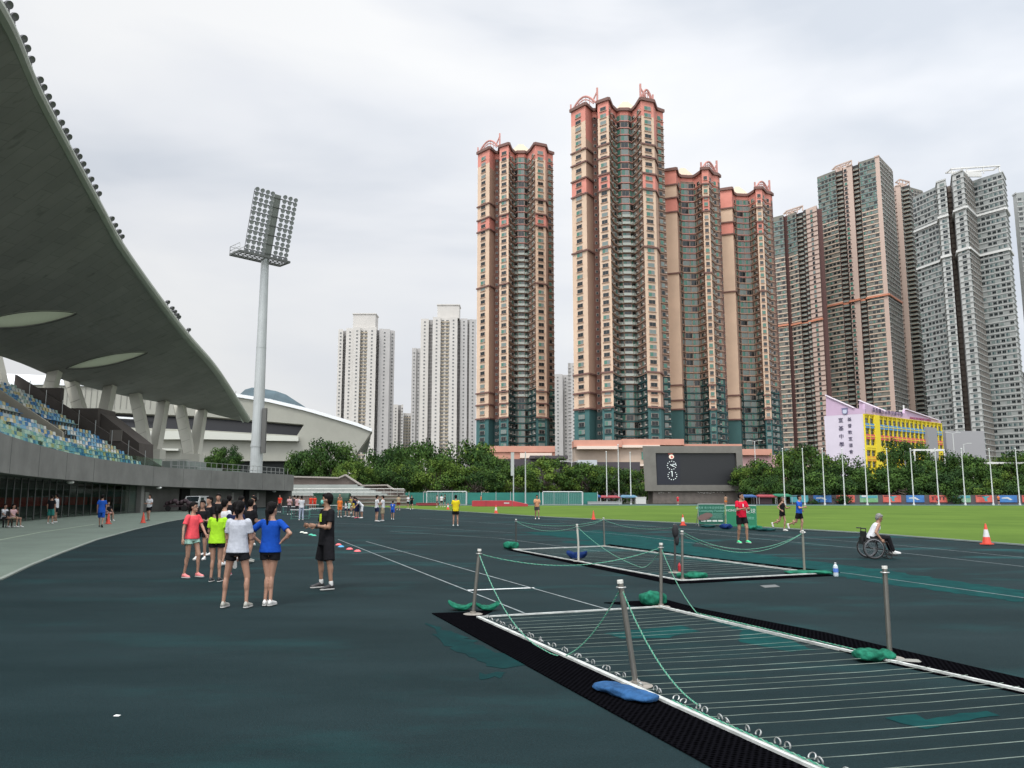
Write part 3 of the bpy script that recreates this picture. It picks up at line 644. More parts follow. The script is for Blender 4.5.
n=len(rs[0]); mb.rings(rs,0)
roof=mb.build('canopy_roof',SOFF,stand,world=True)
for p in roof.data.polygons: p.use_smooth=False
def edgebeam(pts,prof,name,m,par):
    mb=MB(); rs=[]
    for i,p in enumerate(pts):
        d=(pts[min(i+1,len(pts)-1)]-pts[max(i-1,0)]); d.z=0; d.normalize(); n=Vector((d.y,-d.x,0))
        rs.append([p+n*a+Vector((0,0,b)) for a,b in prof])
    mb.rings(rs,0); return mb.build(name,m,par)
def shift(o):
    me=o.data
    for v in me.vertices: v.co-=Vector(stand.location)
o=edgebeam(Fe,[(-.9,-.16),(-.25,-.22),(.0,-.05),(.08,.2),(.0,.5),(-.25,.66),(-.9,.6)],'edge_beam',EDGE,roof); shift(o)
o=edgebeam(Fe,[(-1.02,-.26),(-.90,-.26),(-.90,-.1),(-1.02,-.1)],'white_edge_strip',WHT,roof); shift(o)
LENSM=bpy.data.materials.new('translucent_roof_light'); LENSM.use_nodes=True; nt=LENSM.node_tree; N=nt.nodes; L=nt.links
t_=N.new('ShaderNodeBsdfTranslucent'); t_.inputs['Color'].default_value=(.42,.45,.38,1); d_n=N.new('ShaderNodeBsdfDiffuse'); d_n.inputs['Color'].default_value=(.35,.38,.33,1); m_n=N.new('ShaderNodeMixShader'); m_n.inputs['Fac'].default_value=.4; L.new(t_.outputs[0],m_n.inputs[1]); L.new(d_n.outputs[0],m_n.inputs[2]); L.new(m_n.outputs[0],N['Material Output'].inputs['Surface'])
# lens-shaped roof lights, modelled as shallow raised panels on the soffit
def lens(pA,pB,hw,name):
    """pA,pB photo points of the two tips"""
    def onroof(x,y):
        a,b,c=ray(x,y); best=None
        for i in range(NF):
            for j in range(M_):
                p=[roofpt(i,j/M_),roofpt(i+1,j/M_),roofpt(i+1,(j+1)/M_),roofpt(i,(j+1)/M_)]
                from mathutils.geometry import intersect_ray_tri
                for t in ((p[0],p[1],p[2]),(p[0],p[2],p[3])):
                    h=intersect_ray_tri(*t,Vector((a,b,c)),Vector((0,0,CH)))
                    if h and h.y>5: return h
        return None
    up=[];dn=[];K=22
    for k in range(K+1):
        t=k/K; x=pA[0]+(pB[0]-pA[0])*t; y=pA[1]+(pB[1]-pA[1])*t; h=hw*math.sin(math.pi*t)**.75
        u_=onroof(x,y-h) ; d_=onroof(x,y+h)
        if u_ and d_: up.append(u_);dn.append(d_)
    cb=MB(); ol=up+dn[::-1]; st=Vector(stand.location); nn=len(ol)
    cb.add([p-st-Vector((0,0,4)) for p in ol]+[p-st+Vector((0,0,6)) for p in ol],[tuple(range(nn))[::-1],tuple(range(nn,2*nn))]+[(i,(i+1)%nn,nn+(i+1)%nn,nn+i) for i in range(nn)])
    cme=cb.mesh('cut',[CONCD]); bb=bmesh.new(); bb.from_mesh(cme); bmesh.ops.remove_doubles(bb,verts=bb.verts,dist=.001); bmesh.ops.recalc_face_normals(bb,faces=bb.faces); bb.to_mesh(cme); bb.free()
    T2=bpy.data.scenes.new('bench2'); co_=bpy.data.objects.new('cut',cme); ro=bpy.data.objects.new('roofc',roof.data); T2.collection.objects.link(co_); T2.collection.objects.link(ro)
    md=ro.modifiers.new('b','BOOLEAN'); md.object=co_; md.operation='DIFFERENCE'; md.solver='EXACT'; vl=T2.view_layers[0]; vl.update(); nm=bpy.data.meshes.new_from_object(ro.evaluated_get(vl.depsgraph)); print('CUT',len(roof.data.polygons),len(nm.polygons)); roof.data=nm; bpy.data.objects.remove(ro); bpy.data.objects.remove(co_); bpy.data.scenes.remove(T2)
    mb=MB(); rs=[[u_+Vector((0,0,.09)),d_+Vector((0,0,.09)),d_+Vector((0,0,.05)),u_+Vector((0,0,.05))] for u_,d_ in zip(up,dn)]
    mb.rings(rs); o=mb.build(name,LENSM,roof); shift(o)
    mb=MB()
    for e in (up,dn): mb.tube([p-Vector((0,0,.08)) for p in e],.05,5)
    o2=mb.build('rim',CONCD,o); shift(o2)
lens((-30,325),(77,313),7.5,'roof_light'); lens((66,368),(148,352),5.2,'roof_light')
# V columns
def vleg(top,bot,D0,D1,wd,px):
    a=P(top[0],top[1],D1); b=P(bot[0],bot[1],D0); a=a+(a-b).normalized()*1.2; b=b-(a-b).normalized()*.5
    mb=MB(); mb.bar(b,a,wd,.95,0,up=(0,1,0))
    d=(a-b).normalized(); s_=d.cross(Vector((0,1,0))).normalized()
    side=-1 if px<0 else 1
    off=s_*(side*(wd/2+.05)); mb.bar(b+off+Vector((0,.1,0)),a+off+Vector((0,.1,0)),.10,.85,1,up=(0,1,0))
    L_=(a-b).length
    for k in range(1,int(L_/1.7)):
        c=b+d*k*1.7-Vector((0,.48,0)); mb.bar(c-s_*wd/2,c+s_*wd/2,.05,.02,1)
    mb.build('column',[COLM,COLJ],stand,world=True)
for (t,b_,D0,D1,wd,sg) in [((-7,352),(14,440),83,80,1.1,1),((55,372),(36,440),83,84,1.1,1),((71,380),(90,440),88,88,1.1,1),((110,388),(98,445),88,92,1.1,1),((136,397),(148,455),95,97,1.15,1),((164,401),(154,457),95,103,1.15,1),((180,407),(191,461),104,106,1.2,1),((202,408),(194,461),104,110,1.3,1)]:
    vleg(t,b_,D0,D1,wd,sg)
for (x,y,D) in ((152,457,95),(192,461,104)):
    p=P(x,y,D); mb=MB(); mb.box(p.x-1.25,p.x+1.25,D-.8,D+.8,4.0,p.z+.9); mb.build('column_foot',COLM,stand,world=True)
# upper platform with steps and rails
mb=MB(); mb.prism([(smoothX(YE)-.4,YE+.4),(smoothX(85)-.4,85),(-33.4,90),(-30.3,109.8),(-62,109.8),(-62,YE+.4)],3.6,4.0)
for k,(x0,x1,y0,y1,z1) in enumerate([(-60,-36,92,100,4.8),(-60,-38.5,95,101,5.6),(-60,-35,101,106,4.6)]): mb.box(x0,x1,y0,y1,4.0,z1)
mb.build('platform',STEPM,stand,world=True)
mb=MB()
for i in range(24):
    y=81+i*1.23; x=smoothX(y)-.55; mb.tube([(x,y,4.0),(x,y,5.15)],.03,5)
for z in (4.6,5.15): mb.tube([(smoothX(81+i*3)-.55,81+i*3,z) for i in range(10)],.03,5)
for i in range(12):
    x=-37-i*1.0; mb.tube([(x,91.8,4.0),(x,91.8,5.6)],.03,5)
mb.tube([(-37,91.8,5.6),(-48,91.8,5.6)],.03,5)
mb.build('guard_rail',MATS['galvanised'],stand,world=True)
# undercroft
mb=MB(); yw=[4+i*2 for i in range(54)]; rs=[]
for y in yw:
    x=smoothX(y)-6.0; rs.append([(x,y,-.1),(x,y,3.3),(x-.4,y,3.3),(x-.4,y,-.1)])
mb.rings(rs)
mb.box(-60,smoothX(109.7)-.1,109.5,109.9,-.1,3.0)
mb.build('undercroft_wall',CONCD,stand,world=True)
mb=MB(); 
for y in (76,): x=smoothX(y)-.9; mb.box(x-.5,x+.1,y-.3,y+.3,-.1,interp(ZB,y)+.3)
mb.build('pillar',CONC,stand,world=True)
mb=MB(); rs=[]
for y in [76.4+i*2.4 for i in range(14)]: x=smoothX(y)-2.6; rs.append([(x,y,-.1),(x,y,3.0),(x-.3,y,3.0),(x-.3,y,-.1)])
mb.rings(rs); mb.build('ground_floor_wall',CONC,stand,world=True)
mb=MB()
for (y0,y1) in ((87,90.5),(101.5,103)): mb.box(smoothX(y0)-2.7,smoothX(y0)-2.35,y0,y1,0,2.3)
mb.build('doorway',mat('black_opening',(.006,.006,.006),.9),stand,world=True)
mb=MB()
for (y0,y1) in ((80,80.8),(98.5,99.6),(105,106)): mb.box(smoothX(y0)-2.6,smoothX(y0)-2.5,y0,y1,1.0,1.9)
mb.build('notice_board',mat('notice_paper',(.45,.45,.42),.7),stand,world=True)
mb=MB()
for i in range(21):
    y=36+i*2.2; x=smoothX(y)-5.5; mb.box(x-.12,x,y,y+1.7,.75,1.45)
mb.build('red_panel',mat('dull_red_panel',(.30,.05,.04),.7),stand,world=True)
# dark post and glass screen in front of the undercroft
scr=thing('glass_screen','tall dark steel and glass screen fence along the concourse under the left stand','fence',(-26,44,0))
def glassd():
    m=bpy.data.materials.new('smoked_glass'); m.use_nodes=True; nt=m.node_tree; N=nt.nodes; L=nt.links
    tr=N.new('ShaderNodeBsdfTransparent'); tr.inputs['Color'].default_value=(.80,.86,.83,1); gl=N.new('ShaderNodeBsdfGlossy'); gl.inputs['Roughness'].default_value=.05; ms=N.new('ShaderNodeMixShader'); ms.inputs['Fac'].default_value=.03
    L.new(tr.outputs[0],ms.inputs[1]); L.new(gl.outputs[0],ms.inputs[2]); L.new(ms.outputs[0],N['Material Output'].inputs['Surface']); return m
SG=glassd(); PST=mat('dark_steel_post',(.08,.085,.08),.6); pm=MB(); pm.box(-.035,.035,-.03,.03,0,2.75); pme=pm.mesh('post',PST)
yy=[33+1.5*i for i in range(29)]
for y in yy:
    x=smoothX(y)-.9; link(pme,'post',scr,(x+26,y-44,0))
mb=MB()
for a,b in zip(yy,yy[1:]): xa,xb=smoothX(a)-.9,smoothX(b)-.9; mb.bar((xa,a+.06,1.35),(xb,b-.06,1.35),.015,2.5)
mb.build('glass_panel',SG,scr,world=True)
mb=MB()
for z in (.12,2.05,2.7):
    for a,b in zip(yy,yy[1:]): mb.bar((smoothX(a)-.98,a,z),(smoothX(b)-.98,b,z),.05,.07)
mb.build('rail',PST,scr,world=True)
# lamps under the soffit of the front band
for i,(x,y,D) in enumerate([(77,483.5,60),(164,489,78),(278,491,106)]):
    p=P(x,y,D); mb=MB(); mb.ell((0,0,-.12),(.26,.26,.14),12,8,0); mb.box(-.05,.05,-.05,.05,-.05,.25,1)
    one(mb,'soffit_lamp',[mat('lamp_diffuser',(.75,.75,.72),.4),PST],['round white lamp under the parapet above the glass screen','round white lamp under the parapet above the parked van','round white lamp under the parapet near the far right end of the stand'][i],'lamp',(p.x-.5,p.y,interp(ZB,D)-.0),group='lamps under the grandstand parapet',smooth=True)
# ---------------- seats
SC=[mat('seat_'+n,c,.45) for n,c in (('blue',(.04,.17,.36)),('light_blue',(.18,.37,.50)),('white',(.58,.60,.56)),('yellow',(.50,.43,.22)),('mint',(.30,.42,.36)),('grey',(.36,.40,.39)))]
SW=[.16,.22,.27,.13,.16,.06]; SN=['blue','light blue','white','yellow','mint green','grey']
def seatmb(mb,c,m=0):
    x,y,z=c; mb.box(x-.20,x+.20,y-.21,y+.21,z+.40,z+.45,m)
    mb.add([(x-.20,y-.21,z+.43),(x-.20,y+.21,z+.43),(x-.28,y+.18,z+.82),(x-.28,y-.18,z+.82),(x-.24,y-.21,z+.43),(x-.24,y+.21,z+.43),(x-.31,y+.18,z+.82),(x-.31,y-.18,z+.82)],[(0,1,2,3),(7,6,5,4),(3,2,6,7),(0,3,7,4),(1,5,6,2)],m)
    mb.box(x-.04,x+.04,y-.03,y+.03,z,z+.40,m)
seats=[]
for k in range(NR):
    y=47.0
    while y<YE-.6:
        if not (69.2<y<72.6 and k>4) and not (60.3<y<61.3) and not(k in(8,) ):
            x=rowx(y,k)+.1; X=x/y*F/1.009+512
            if X>-12: seats.append((x,y,rowz(y,k),k))
        y+=.52
seats.sort(key=lambda s:s[0]**2+s[1]**2)
sme=[]
for m in SC:
    q=MB(); seatmb(q,(0,0,0)); sme.append(q.mesh('stadium_seat',m))
rest=MB()
for i,(x,y,z,k) in enumerate(seats):
    ci=random.choices(range(6),SW)[0]
    if i<300:
        o=link(sme[ci],'stadium_seat',None,(x,y,z)); tag(o,'%s plastic stadium seat on the lower tier of the grandstand'%SN[ci],'seat','%s stadium seats in the grandstand rows'%SN[ci])
    else: seatmb(rest,(x,y,z),ci)
if rest.v:
    o=rest.build('distant_stadium_seats',SC,norm=False); tag(o,'mixed blue, white and yellow stadium seats filling the upper and farther rows','seats',None,'stuff')
print('SEATS',len(seats))
# ---------------- floodlights on the canopy edge
mbf=MB(); 
mbf.lathe((0,0,0),[(.0,-.22),(.13,-.20),(.24,.0),(.26,.18),(.24,.19),(.0,.16)],14,0,ms=[0,0,0,0,1])
from mathutils import Euler
R_=Euler((math.radians(115),0,math.radians(75))).to_matrix()
mbf.v=[tuple(R_@(Vector(v)*.82)+Vector((.12,-.05,.36))) for v in mbf.v]
mbf.box(-.05,.05,-.26,-.22,0,.36,0); mbf.box(-.05,.05,.22,.26,0,.36,0); mbf.box(-.07,.07,-.3,.3,-.02,.05,0)
fl_me=mbf.mesh('roof_floodlight',[mat('lamp_housing',(.055,.055,.06),.6),mat('lamp_lens',(.10,.10,.105),.3)],smooth=False)
zl=[(33,50),(47,83),(72,148),(85,175),(98,205),(122,262),(133,286),(144,310),(153,334),(165,358),(178,386),(190,407),(200,427),(217,465),(229,485),(239,506),(249,523),(262,547),(276,572),(289,592),(329,662),(341,682),(352,700),(361,714)]
fl=[(x/2.954,y/2.954) for x,y in zl]+[(165.6,305.6),(169.5,311.5),(172,315),(174,318),(176.5,321),(186,333)]
def edge_at(px):
    best=None
    for i in range(len(Fe)*8-8):
        p=Fe[i//8].lerp(Fe[i//8+1],(i%8)/8)
        if p.y<5: continue
        c_=Vector((p.x,p.y*CT+(p.z-CH)*ST,-p.y*ST+(p.z-CH)*CT)); x=512+F*c_.x/c_.y; y=384-F*c_.z/c_.y
        e=abs((x-px[0])*.5+(y-px[1])*-.0)+abs(y-px[1]-6)
        if best is None or e<best[0]: best=(e,p,i//8)
    return best[1]
for i,px in enumerate(fl):
    p=edge_at(px); o=link(fl_me,'roof_floodlight',None,(p.x-.25,p.y,p.z+.66)); 
    tag(o,'small round floodlight clamped along the outer edge of the canopy roof','floodlight','floodlights along the canopy edge')
# ---------------- floodlight mast
base=P(256,470,125); MX,MY=P(256,470,125).x,125
mast=thing('floodlight_mast','tall grey floodlight mast with a tilted grid of lamps behind the left stand','floodlight mast',(MX,MY,0))
GALV=mat('mast_steel',(.38,.40,.40),.5,.06,.4,metal=.2)
topz=P(264,258,125).z
mb=MB(); mb.lathe((0,0,0),[(.98,0),(.93,8),(.60,topz)],18); mb.lathe((0,0,0),[(1.0,9),(1.0,9.4)],18); mb.lathe((0,0,0),[(.75,topz*.62),(.78,topz*.62+.3)],18); mb.build('pole',GALV,mast,smooth=False)
mb=MB(); mb.box(.9,1.5,-.9,-.3,8.0,15); mb.build('cable_cabinet',mat('dark_cabinet',(.09,.09,.085),.7),mast)
ph=math.radians(46); U=Vector((math.cos(ph),math.sin(ph),0)); Nn=Vector((math.sin(ph),-math.cos(ph),0)); tl=math.radians(15); UP=(Vector((0,0,1))*math.cos(tl)+Nn*math.sin(tl))
def hp(a,h,n=0): return Vector((0,0,topz))+U*a+UP*h+Nn*(n+.4)
mb=MB(); mb.bar(hp(0,0,-.2),hp(0,10.2,-.2),1.1,1.0,up=tuple(Nn)); mb.build('spine',mat('spine_metal',(.20,.215,.20),.6),mast)
mb=MB()
for r in range(7): mb.bar(hp(-4.1,.5+r*1.5,.35),hp(3.3,.5+r*1.5,.35),.12,.14)
for a in (-4.0,3.2): mb.bar(hp(a,.3,.2),hp(a,10,.2),.06)
mb.build('cross_arm',PST,mast)
lm=MB(); lm.lathe((0,0,0),[(.0,-.34),(.16,-.30),(.28,-.05),(.36,.22),(.33,.24),(.0,.2)],12,0,ms=[0,0,0,0,1])
rot=(-(Nn*math.cos(.45)-Vector((0,0,1))*math.sin(.45))).to_track_quat('-Z','Y')
lme=lm.mesh('lamp',[mat('mast_lamp_housing',(.13,.135,.14),.5,metal=.4),mat('mast_lamp_lens',(.26,.27,.28),.3)])
for r in range(7):
    for k in range(7):
        a=[-3.9,-3.0,-2.1,-1.25,.95,1.9,2.85][k]
        for q in (-.36,.36):
            o=link(lme,'lamp',mast); o.location=hp(a,.5+r*1.5+q,.75); o.rotation_mode='QUATERNION'; o.rotation_quaternion=rot
mb=MB()
pl=[Vector((0,0,topz-.4))+U*a+Nn*b for a,b in ((-5.4,-1.2),(3.3,-1.2),(3.3,2.0),(-5.4,2.0))]
for a,b in zip(pl,pl[1:]+pl[:1]): mb.bar(a,b,.2,.3)
for i in range(12): mb.bar(pl[0].lerp(pl[1],i/11),pl[3].lerp(pl[2],i/11),.12,.12)
for i in range(5): mb.bar(pl[0].lerp(pl[3],i/4),pl[1].lerp(pl[2],i/4),.10,.10)
mb.build('platform',PST,mast)
mb=MB()
cor=[Vector((0,0,topz-.4))+U*a+Nn*b for a,b in ((-5.4,2.0),(-5.4,-1.2),(-3.9,-1.2),(-3.9,2.0))]
for a,b in zip(cor,cor[1:]):
    for z in (.7,1.3): mb.bar(a+Vector((0,0,z)),b+Vector((0,0,z)),.06)
    for t in (0,.5,1): mb.bar(a.lerp(b,t),a.lerp(b,t)+Vector((0,0,1.3)),.06)
mb.build('guard_rail',MATS['galvanised'],mast)
# ================================================================ arena behind the stand
VA=(-210,165); VB=(-34.9*1.0,199)
def V(x,y,back=0):
    p=PL(x,y,VA,(P(372,430,200).x,200)); return p+Vector((-.15,.99,0))*back
AR=mat('arena_cladding',(.30,.30,.26),.75,.05,.2); ARD=mat('arena_glazing',(.010,.012,.022),.2); ARW=mat('arena_roof_white',(.74,.76,.78),.5); ARB=mat('arena_base',(.025,.03,.03),.8)
c0=V(200,440); arena=thing('arena','pale curved sports arena with a long dark window band behind the canopy','arena',(c0.x,c0.y,0))
dth=Vector((-1.5,9,0))
mb=MB()
top=[(-70,384),(46,383.5),(120,386),(190,389),(236,395.5),(270,401),(304,409),(325,415),(345,421),(358,425),(372,430.5)]
bandt=[(-70,406),(60,410),(146,414),(200,416),(263,421),(304,424.5)]
bandb=[(-70,424),(60,426),(146,428),(200,430),(263,433.5),(297,435.5)]
mb.extr([V(*p) for p in top[:7]]+[V(*p) for p in bandt[::-1]],dth)
mb.extr([V(*p) for p in bandb]+[V(297,461),V(-70,461)],dth)
mb.extr([V(304,409),V(325,415),V(345,421),V(358,425),V(372,430.5),V(366,440),V(352,460),V(345,470),V(297,470),V(297,435.5),V(304,424.5)],dth)
for k in range(3): y=388+k*8; 
mb.build('wall',AR,arena,world=True)
mb=MB(); 
for x in range(-60,240,6): 
    a=V(x+2,387+max(0,(x-100))*.03); b=V(x,409); mb.bar(a-Vector((0,.06,0)),b-Vector((0,.06,0)),.12,.1)
mb.build('cladding_rib',mat('cladding_joint',(.22,.22,.2),.8),arena,world=True)
mb=MB(); mb.extr([V(*p,5) for p in bandt[:-1]]+[V(303,425,5)]+[V(*p,5) for p in bandb[::-1]],dth*.2); mb.build('window_band',ARD,arena,world=True)
mb=MB(); mb.extr([V(-70,433),V(203,431.5),V(263,435.5),V(299,437),V(299,441.5),V(263,441),V(203,439.5),V(-70,441)],(.25,-1.6,0)); mb.extr([V(80,447),V(180,449),V(180,451),V(80,449.5)],(.25,-1.6,0)); mb.build('ledge',mat('arena_ledge',(.50,.51,.46),.7),arena,world=True)
mb=MB(); mb.extr([V(80,414.2),V(146,418.5),V(146,420),V(80,416.5)],(.1,-.5,0)); mb.build('louvre',ARW,arena,world=True)
mb=MB(); mb.extr([V(-70,461,2),V(345,461,2),V(345,478,2),V(-70,478,2)],dth*.5); mb.build('base',ARB,arena,world=True)
mb=MB()
tp=[V(x,y) for x,y in top]; rs=[]
for i,p in enumerate(tp):
    h=max(0,(len(tp)-1-i))/(len(tp)-1); rs.append([p+Vector((0,-.5,-.35)),p+Vector((0,-.5,.45)),p+Vector((-6,28,6.5*h*h+.3)),p+Vector((-12,60,9.5*h*h+.2)),p+Vector((-12,60,-3))])
mb.rings(rs); mb.build('roof',ARW,arena,world=True)
# ================================================================ terrace at the far end of the stand
TB=mat('brown_coping',(.17,.135,.12),.85,.1,.5); ter=thing('spectator_terrace','open stepped terrace with brown stepped parapets beside the end of the grandstand','terrace',(P(350,505,120).x,120,0))
def T_(x,y,D): return P(x,y,D)
mb=MB()
for k in range(8):
    a=P(296,480,120.5); b=P(362-k*1.5,480,120.5+k*1.1); mb.box(a.x-6,P(400-k*7.5,480,120.5).x,120.5+k*1.1,121.7+k*1.1,0,1.25+k*.28)
mb.build('step',mat('pale_terrace_step',(.27,.29,.275),.85,.08,.5),ter,world=True)
mb=MB(); a=P(290,480,120); b=P(407,480,120); mb.box(a.x,b.x,119.9,120.4,0,1.42)
mb.extr([P(288,477,129.6),P(339,478.3,129.6),P(345.6,475.5,129.6),P(362,486,129.6),P(387,485.5,129.6),P(394,490,129.6),P(405,490.5,129.6),Vector((P(405,490,129.6).x,129.6,0)),Vector((P(288,490,129.6).x,129.6,0))],(0,.4,0))
mb.build('parapet',TB,ter,world=True)
mb=MB(); cp=[P(288,476.6,129.4),P(339,477.8,129.4),P(345.6,475,129.4),P(362,485.6,129.4),P(387,485.1,129.4),P(394,489.6,129.4),P(405,490.1,129.4)]
for a_,b_ in zip(cp,cp[1:]): mb.bar(a_,b_,.8,.22)
mb.box(a.x,b.x,119.8,120.5,1.42,1.5); mb.build('coping',mat('pale_coping',(.30,.27,.245),.8),ter,world=True)
mb=MB()
for i in range(18):
    x=a.x+1.0*i; mb.tube([(x,120.1,1.5),(x,120.1,2.5)],.03,5)
for z in (2.0,2.5): mb.tube([(a.x,120.1,z),(a.x+17,120.1,z)],.03,5)
for z in (.45,.95): mb.box(P(345,500,119.7).x,b.x,119.75,119.85,z,z+.1)
mb.build('rail',MATS['galvanised'],ter,world=True)
# ================================================================ school
LIL=mat('lilac_wall',(.47,.34,.46),.8,.04,.3); WHW=mat('white_school_wall',(.55,.50,.58),.8,.04,.2); YEL=mat('yellow_wall',(.72,.58,.03),.75); SBL=mat('school_blue_panel',(.10,.27,.50),.7); SRD=mat('school_red_panel',(.58,.12,.10),.7); SOR=mat('school_orange_panel',(.70,.33,.04),.7); SGY=mat('school_grey_tower',(.27,.27,.28),.8)
pc=P(865,450,190); pl_=P(826,450,196); pr=P(942,450,216); PC,PLf,PR=(pc.x,pc.y),(pl_.x,pl_.y),(pr.x,pr.y)
school=thing('school_building','school with white gable, lilac parapets and a yellow classroom front with coloured panels','school',(pc.x,pc.y,0))
A_=lambda x,y:PL(x,y,PLf,PC); B_=lambda x,y:PL(x,y,PC,PR)
dA=Vector((-(PC[1]-PLf[1]),PC[0]-PLf[0],0)); dA=Vector((.5,1,0)).normalized()*1.0
zb=A_(865,413.5).z
mb=MB(); mb.extr([Vector((PLf[0],PLf[1],0)),Vector((PC[0],PC[1],0)),Vector((PC[0],PC[1],zb)),Vector((PLf[0],PLf[1],zb))],Vector((.3,.6,0))); 
nB=Vector((PR[1]-PC[1],-(PR[0]-PC[0]),0)).normalized(); uB=Vector((PR[0]-PC[0],PR[1]-PC[1],0)).normalized(); LB=(Vector(PR)-Vector(PC)).length
nA=Vector((PC[1]-PLf[1],-(PC[0]-PLf[0]),0)).normalized(); uA=Vector((PC[0]-PLf[0],PC[1]-PLf[1],0)).normalized()
mb.build('gable_wall',WHW,school,world=True); mb=MB()
mb.extr([Vector((PR[0],PR[1],0)),Vector((PR[0],PR[1],zb)),Vector((PR[0],PR[1],zb))+Vector((-6,20,0)),Vector((PR[0],PR[1],0))+Vector((-6,20,0))],(.4,.1,0))
mb.build('end_wall',WHW,school,world=True)
mb=MB()
mb.extr([A_(826,416),A_(865,413.7),A_(865,409.5),A_(854,408),A_(826,395.5)],-nA*.6)
mb.extr([B_(865,413.5),B_(941,423.5),B_(941,421.0),B_(937,420.5),B_(905,409.5),B_(904.5,413.2),B_(880,409.5),B_(865,403.5)],-nB*.6)
q=A_(848,398)-nA*8
mb.extr([A_(848,408)-nA*8,A_(872,410)-nA*8,A_(872,409)-nA*8,A_(848,397.5)-nA*8],-nA*.6)
mb.build('lilac_parapet',LIL,school,world=True)
mb=MB()
def slopebar(p,q): mb.bar(p,q,.7,.25)
slopebar(A_(825.5,395.2),A_(854.5,408)); slopebar(A_(848,397.4)-nA*8,A_(876,408.5)-nA*8); slopebar(B_(905,409.2),B_(938,420.4)); mb.build('coping',mat('lilac_white_coping',(.70,.62,.70),.7),school,world=True)
mb=MB(); mb.extr([Vector((PC[0],PC[1],0)),Vector((PR[0],PR[1],0)),Vector((PR[0],PR[1],zb)),Vector((PC[0],PC[1],zb))],-nB*1.0)
fhS=2.62; mb.build('classroom_front',YEL,school,world=True)
ncol=18; cw=LB/ncol
gwin=MB()
wme=None
rows=[(zb-1.55,None),(zb-1.55-fhS,None),(zb-1.55-2*fhS,None),(zb-1.55-3*fhS,None),(zb-1.55-4*fhS,None)]
pan={0:SBL,1:SRD,2:YEL,3:SOR,4:SOR}
sw=MB(); sw.box(-cw*.36,cw*.36,-.05,.02,-.62,.62,0); sw.box(-.04,.04,-.09,-.05,-.62,.62,1); sw.box(-cw*.36,cw*.36,-.09,-.05,-.02,.05,1); swm=sw.mesh('window',[G_dark,mat('school_window_frame',(.25,.27,.25),.6)])
rzB=math.atan2(uB.y,uB.x); cc=Vector((PC[0],PC[1],0))
pm={}
for c in range(ncol):
    if c==2: continue
    for r in range(4 if c>1 else 5):
        p=cc+uB*((c+.5)*cw)+nB*.05; link(swm,'window',school,(p.x-school.location.x,p.y-school.location.y,rows[r][0]),rzB)
pmb={}
for r,m in pan.items():
    if r==4: continue
    for c in range(ncol):
        if c==2: continue
        mb=MB(); p=cc+uB*((c+.5)*cw)+nB*.2; mb.obox(p+Vector((0,0,rows[r][0]-1.25)),uB,nB,cw*.88,.36,1.15)
        mb.build('spandrel_panel',m,school,world=True)
mb=MB()
for c in range(ncol+1):
    p=cc+uB*(c*cw)+nB*.25; mb.obox(p+Vector((0,0,zb/2-.1)),uB,nB,.26,.3,zb-.2)
for r in range(6):
    p=cc+uB*(LB/2)+nB*.28; mb.obox(p+Vector((0,0,zb-.55-r*fhS+.4)),uB,nB,LB,.34,.14)
p=cc+uB*(2.5*cw)+nB*.3; mb.obox(p+Vector((0,0,zb/2)),uB,nB,cw*1.0,.55,zb-.05); mb.build('yellow_pier',YEL,school,world=True)
mb=MB(); p=B_(928,430); u0=p+nB*.4; mb.obox(Vector((u0.x,u0.y,zb/2-1.0)),uB,nB,5.5,1.4,zb-1.2); mb.build('stair_tower',SGY,school,world=True)
cross=MB(); p=B_(916,418)-nB*3; cross.bar(p-Vector((0,0,2)),p+Vector((0,0,3.6)),.3); cross.bar(p+Vector((-1.3,0,2.1)),p+Vector((1.3,0,2.1)),.3); cross.build('roof_cross',EW,school,world=True)
def text(s,size,p,u,m,parent,name='lettering',ext=.03,al='CENTER'):
    cu=bpy.data.curves.new(name,'FONT'); cu.body=s; cu.size=size; cu.extrude=ext; cu.align_x=al; cu.align_y='CENTER'
    o=bpy.data.objects.new(name,cu); COL.objects.link(o); bpy.context.view_layer.update()
    me=bpy.data.meshes.new_from_object(o.evaluated_get(bpy.context.evaluated_depsgraph_get())); bpy.data.objects.remove(o); me.materials.clear(); me.materials.append(m)
    q=link(me,name,parent); base=Vector(parent.location) if parent else Vector(); q.location=Vector(p)-base; q.rotation_euler=(math.pi/2,0,math.atan2(u.y,u.x)); return q
INK=mat('dark_lettering',(.05,.04,.09),.6)
for i,ch in enumerate('宣基中學'): text(ch,1.25,A_(840.8+i*.35,420.5+i*8.1)+nA*.05,uA,INK,school)
for i,ch in enumerate('基督教宣道會'): text(ch,1.0,A_(849.5+i*.35,419.5+i*6.5)+nA*.05,uA,INK,school)
for i,ch in enumerate('基督教宣道會宣基中學'): text(ch,1.25,B_(872.6+i*3.1,412+i*.52)+nB*.35+Vector((0,0,.4)),uB,INK,school)
text('SUN KEI SECONDARY SCHOOL',.85,B_(920,419.4)+nB*.2,uB,mat('red_lettering',(.25,.02,.08),.6),school)
mb=MB(); p=A_(845,411.8)+nA*.1; s_=1.0
def P2(a,b): return p+uA*(a*.7)+Vector((0,0,b*.7))
mb.extr([P2(-.95,1.0),P2(.95,1.0),P2(.95,-.3),P2(.55,-.9),P2(-.55,-.9),P2(-.95,-.3)],nA*.08,0); mb.extr([P2(-.65,.65),P2(.65,.65),P2(.65,-.2),P2(.35,-.6),P2(-.35,-.6),P2(-.65,-.2)],nA*.12,1); mb.extr([P2(-1.1,1.35),P2(1.1,1.35),P2(1.1,1.1),P2(-1.1,1.1)],nA*.08,0)
mb.build('crest',[mat('crest_blue',(.16,.16,.28),.6),mat('crest_pale',(.45,.48,.58),.6)],school,world=True)
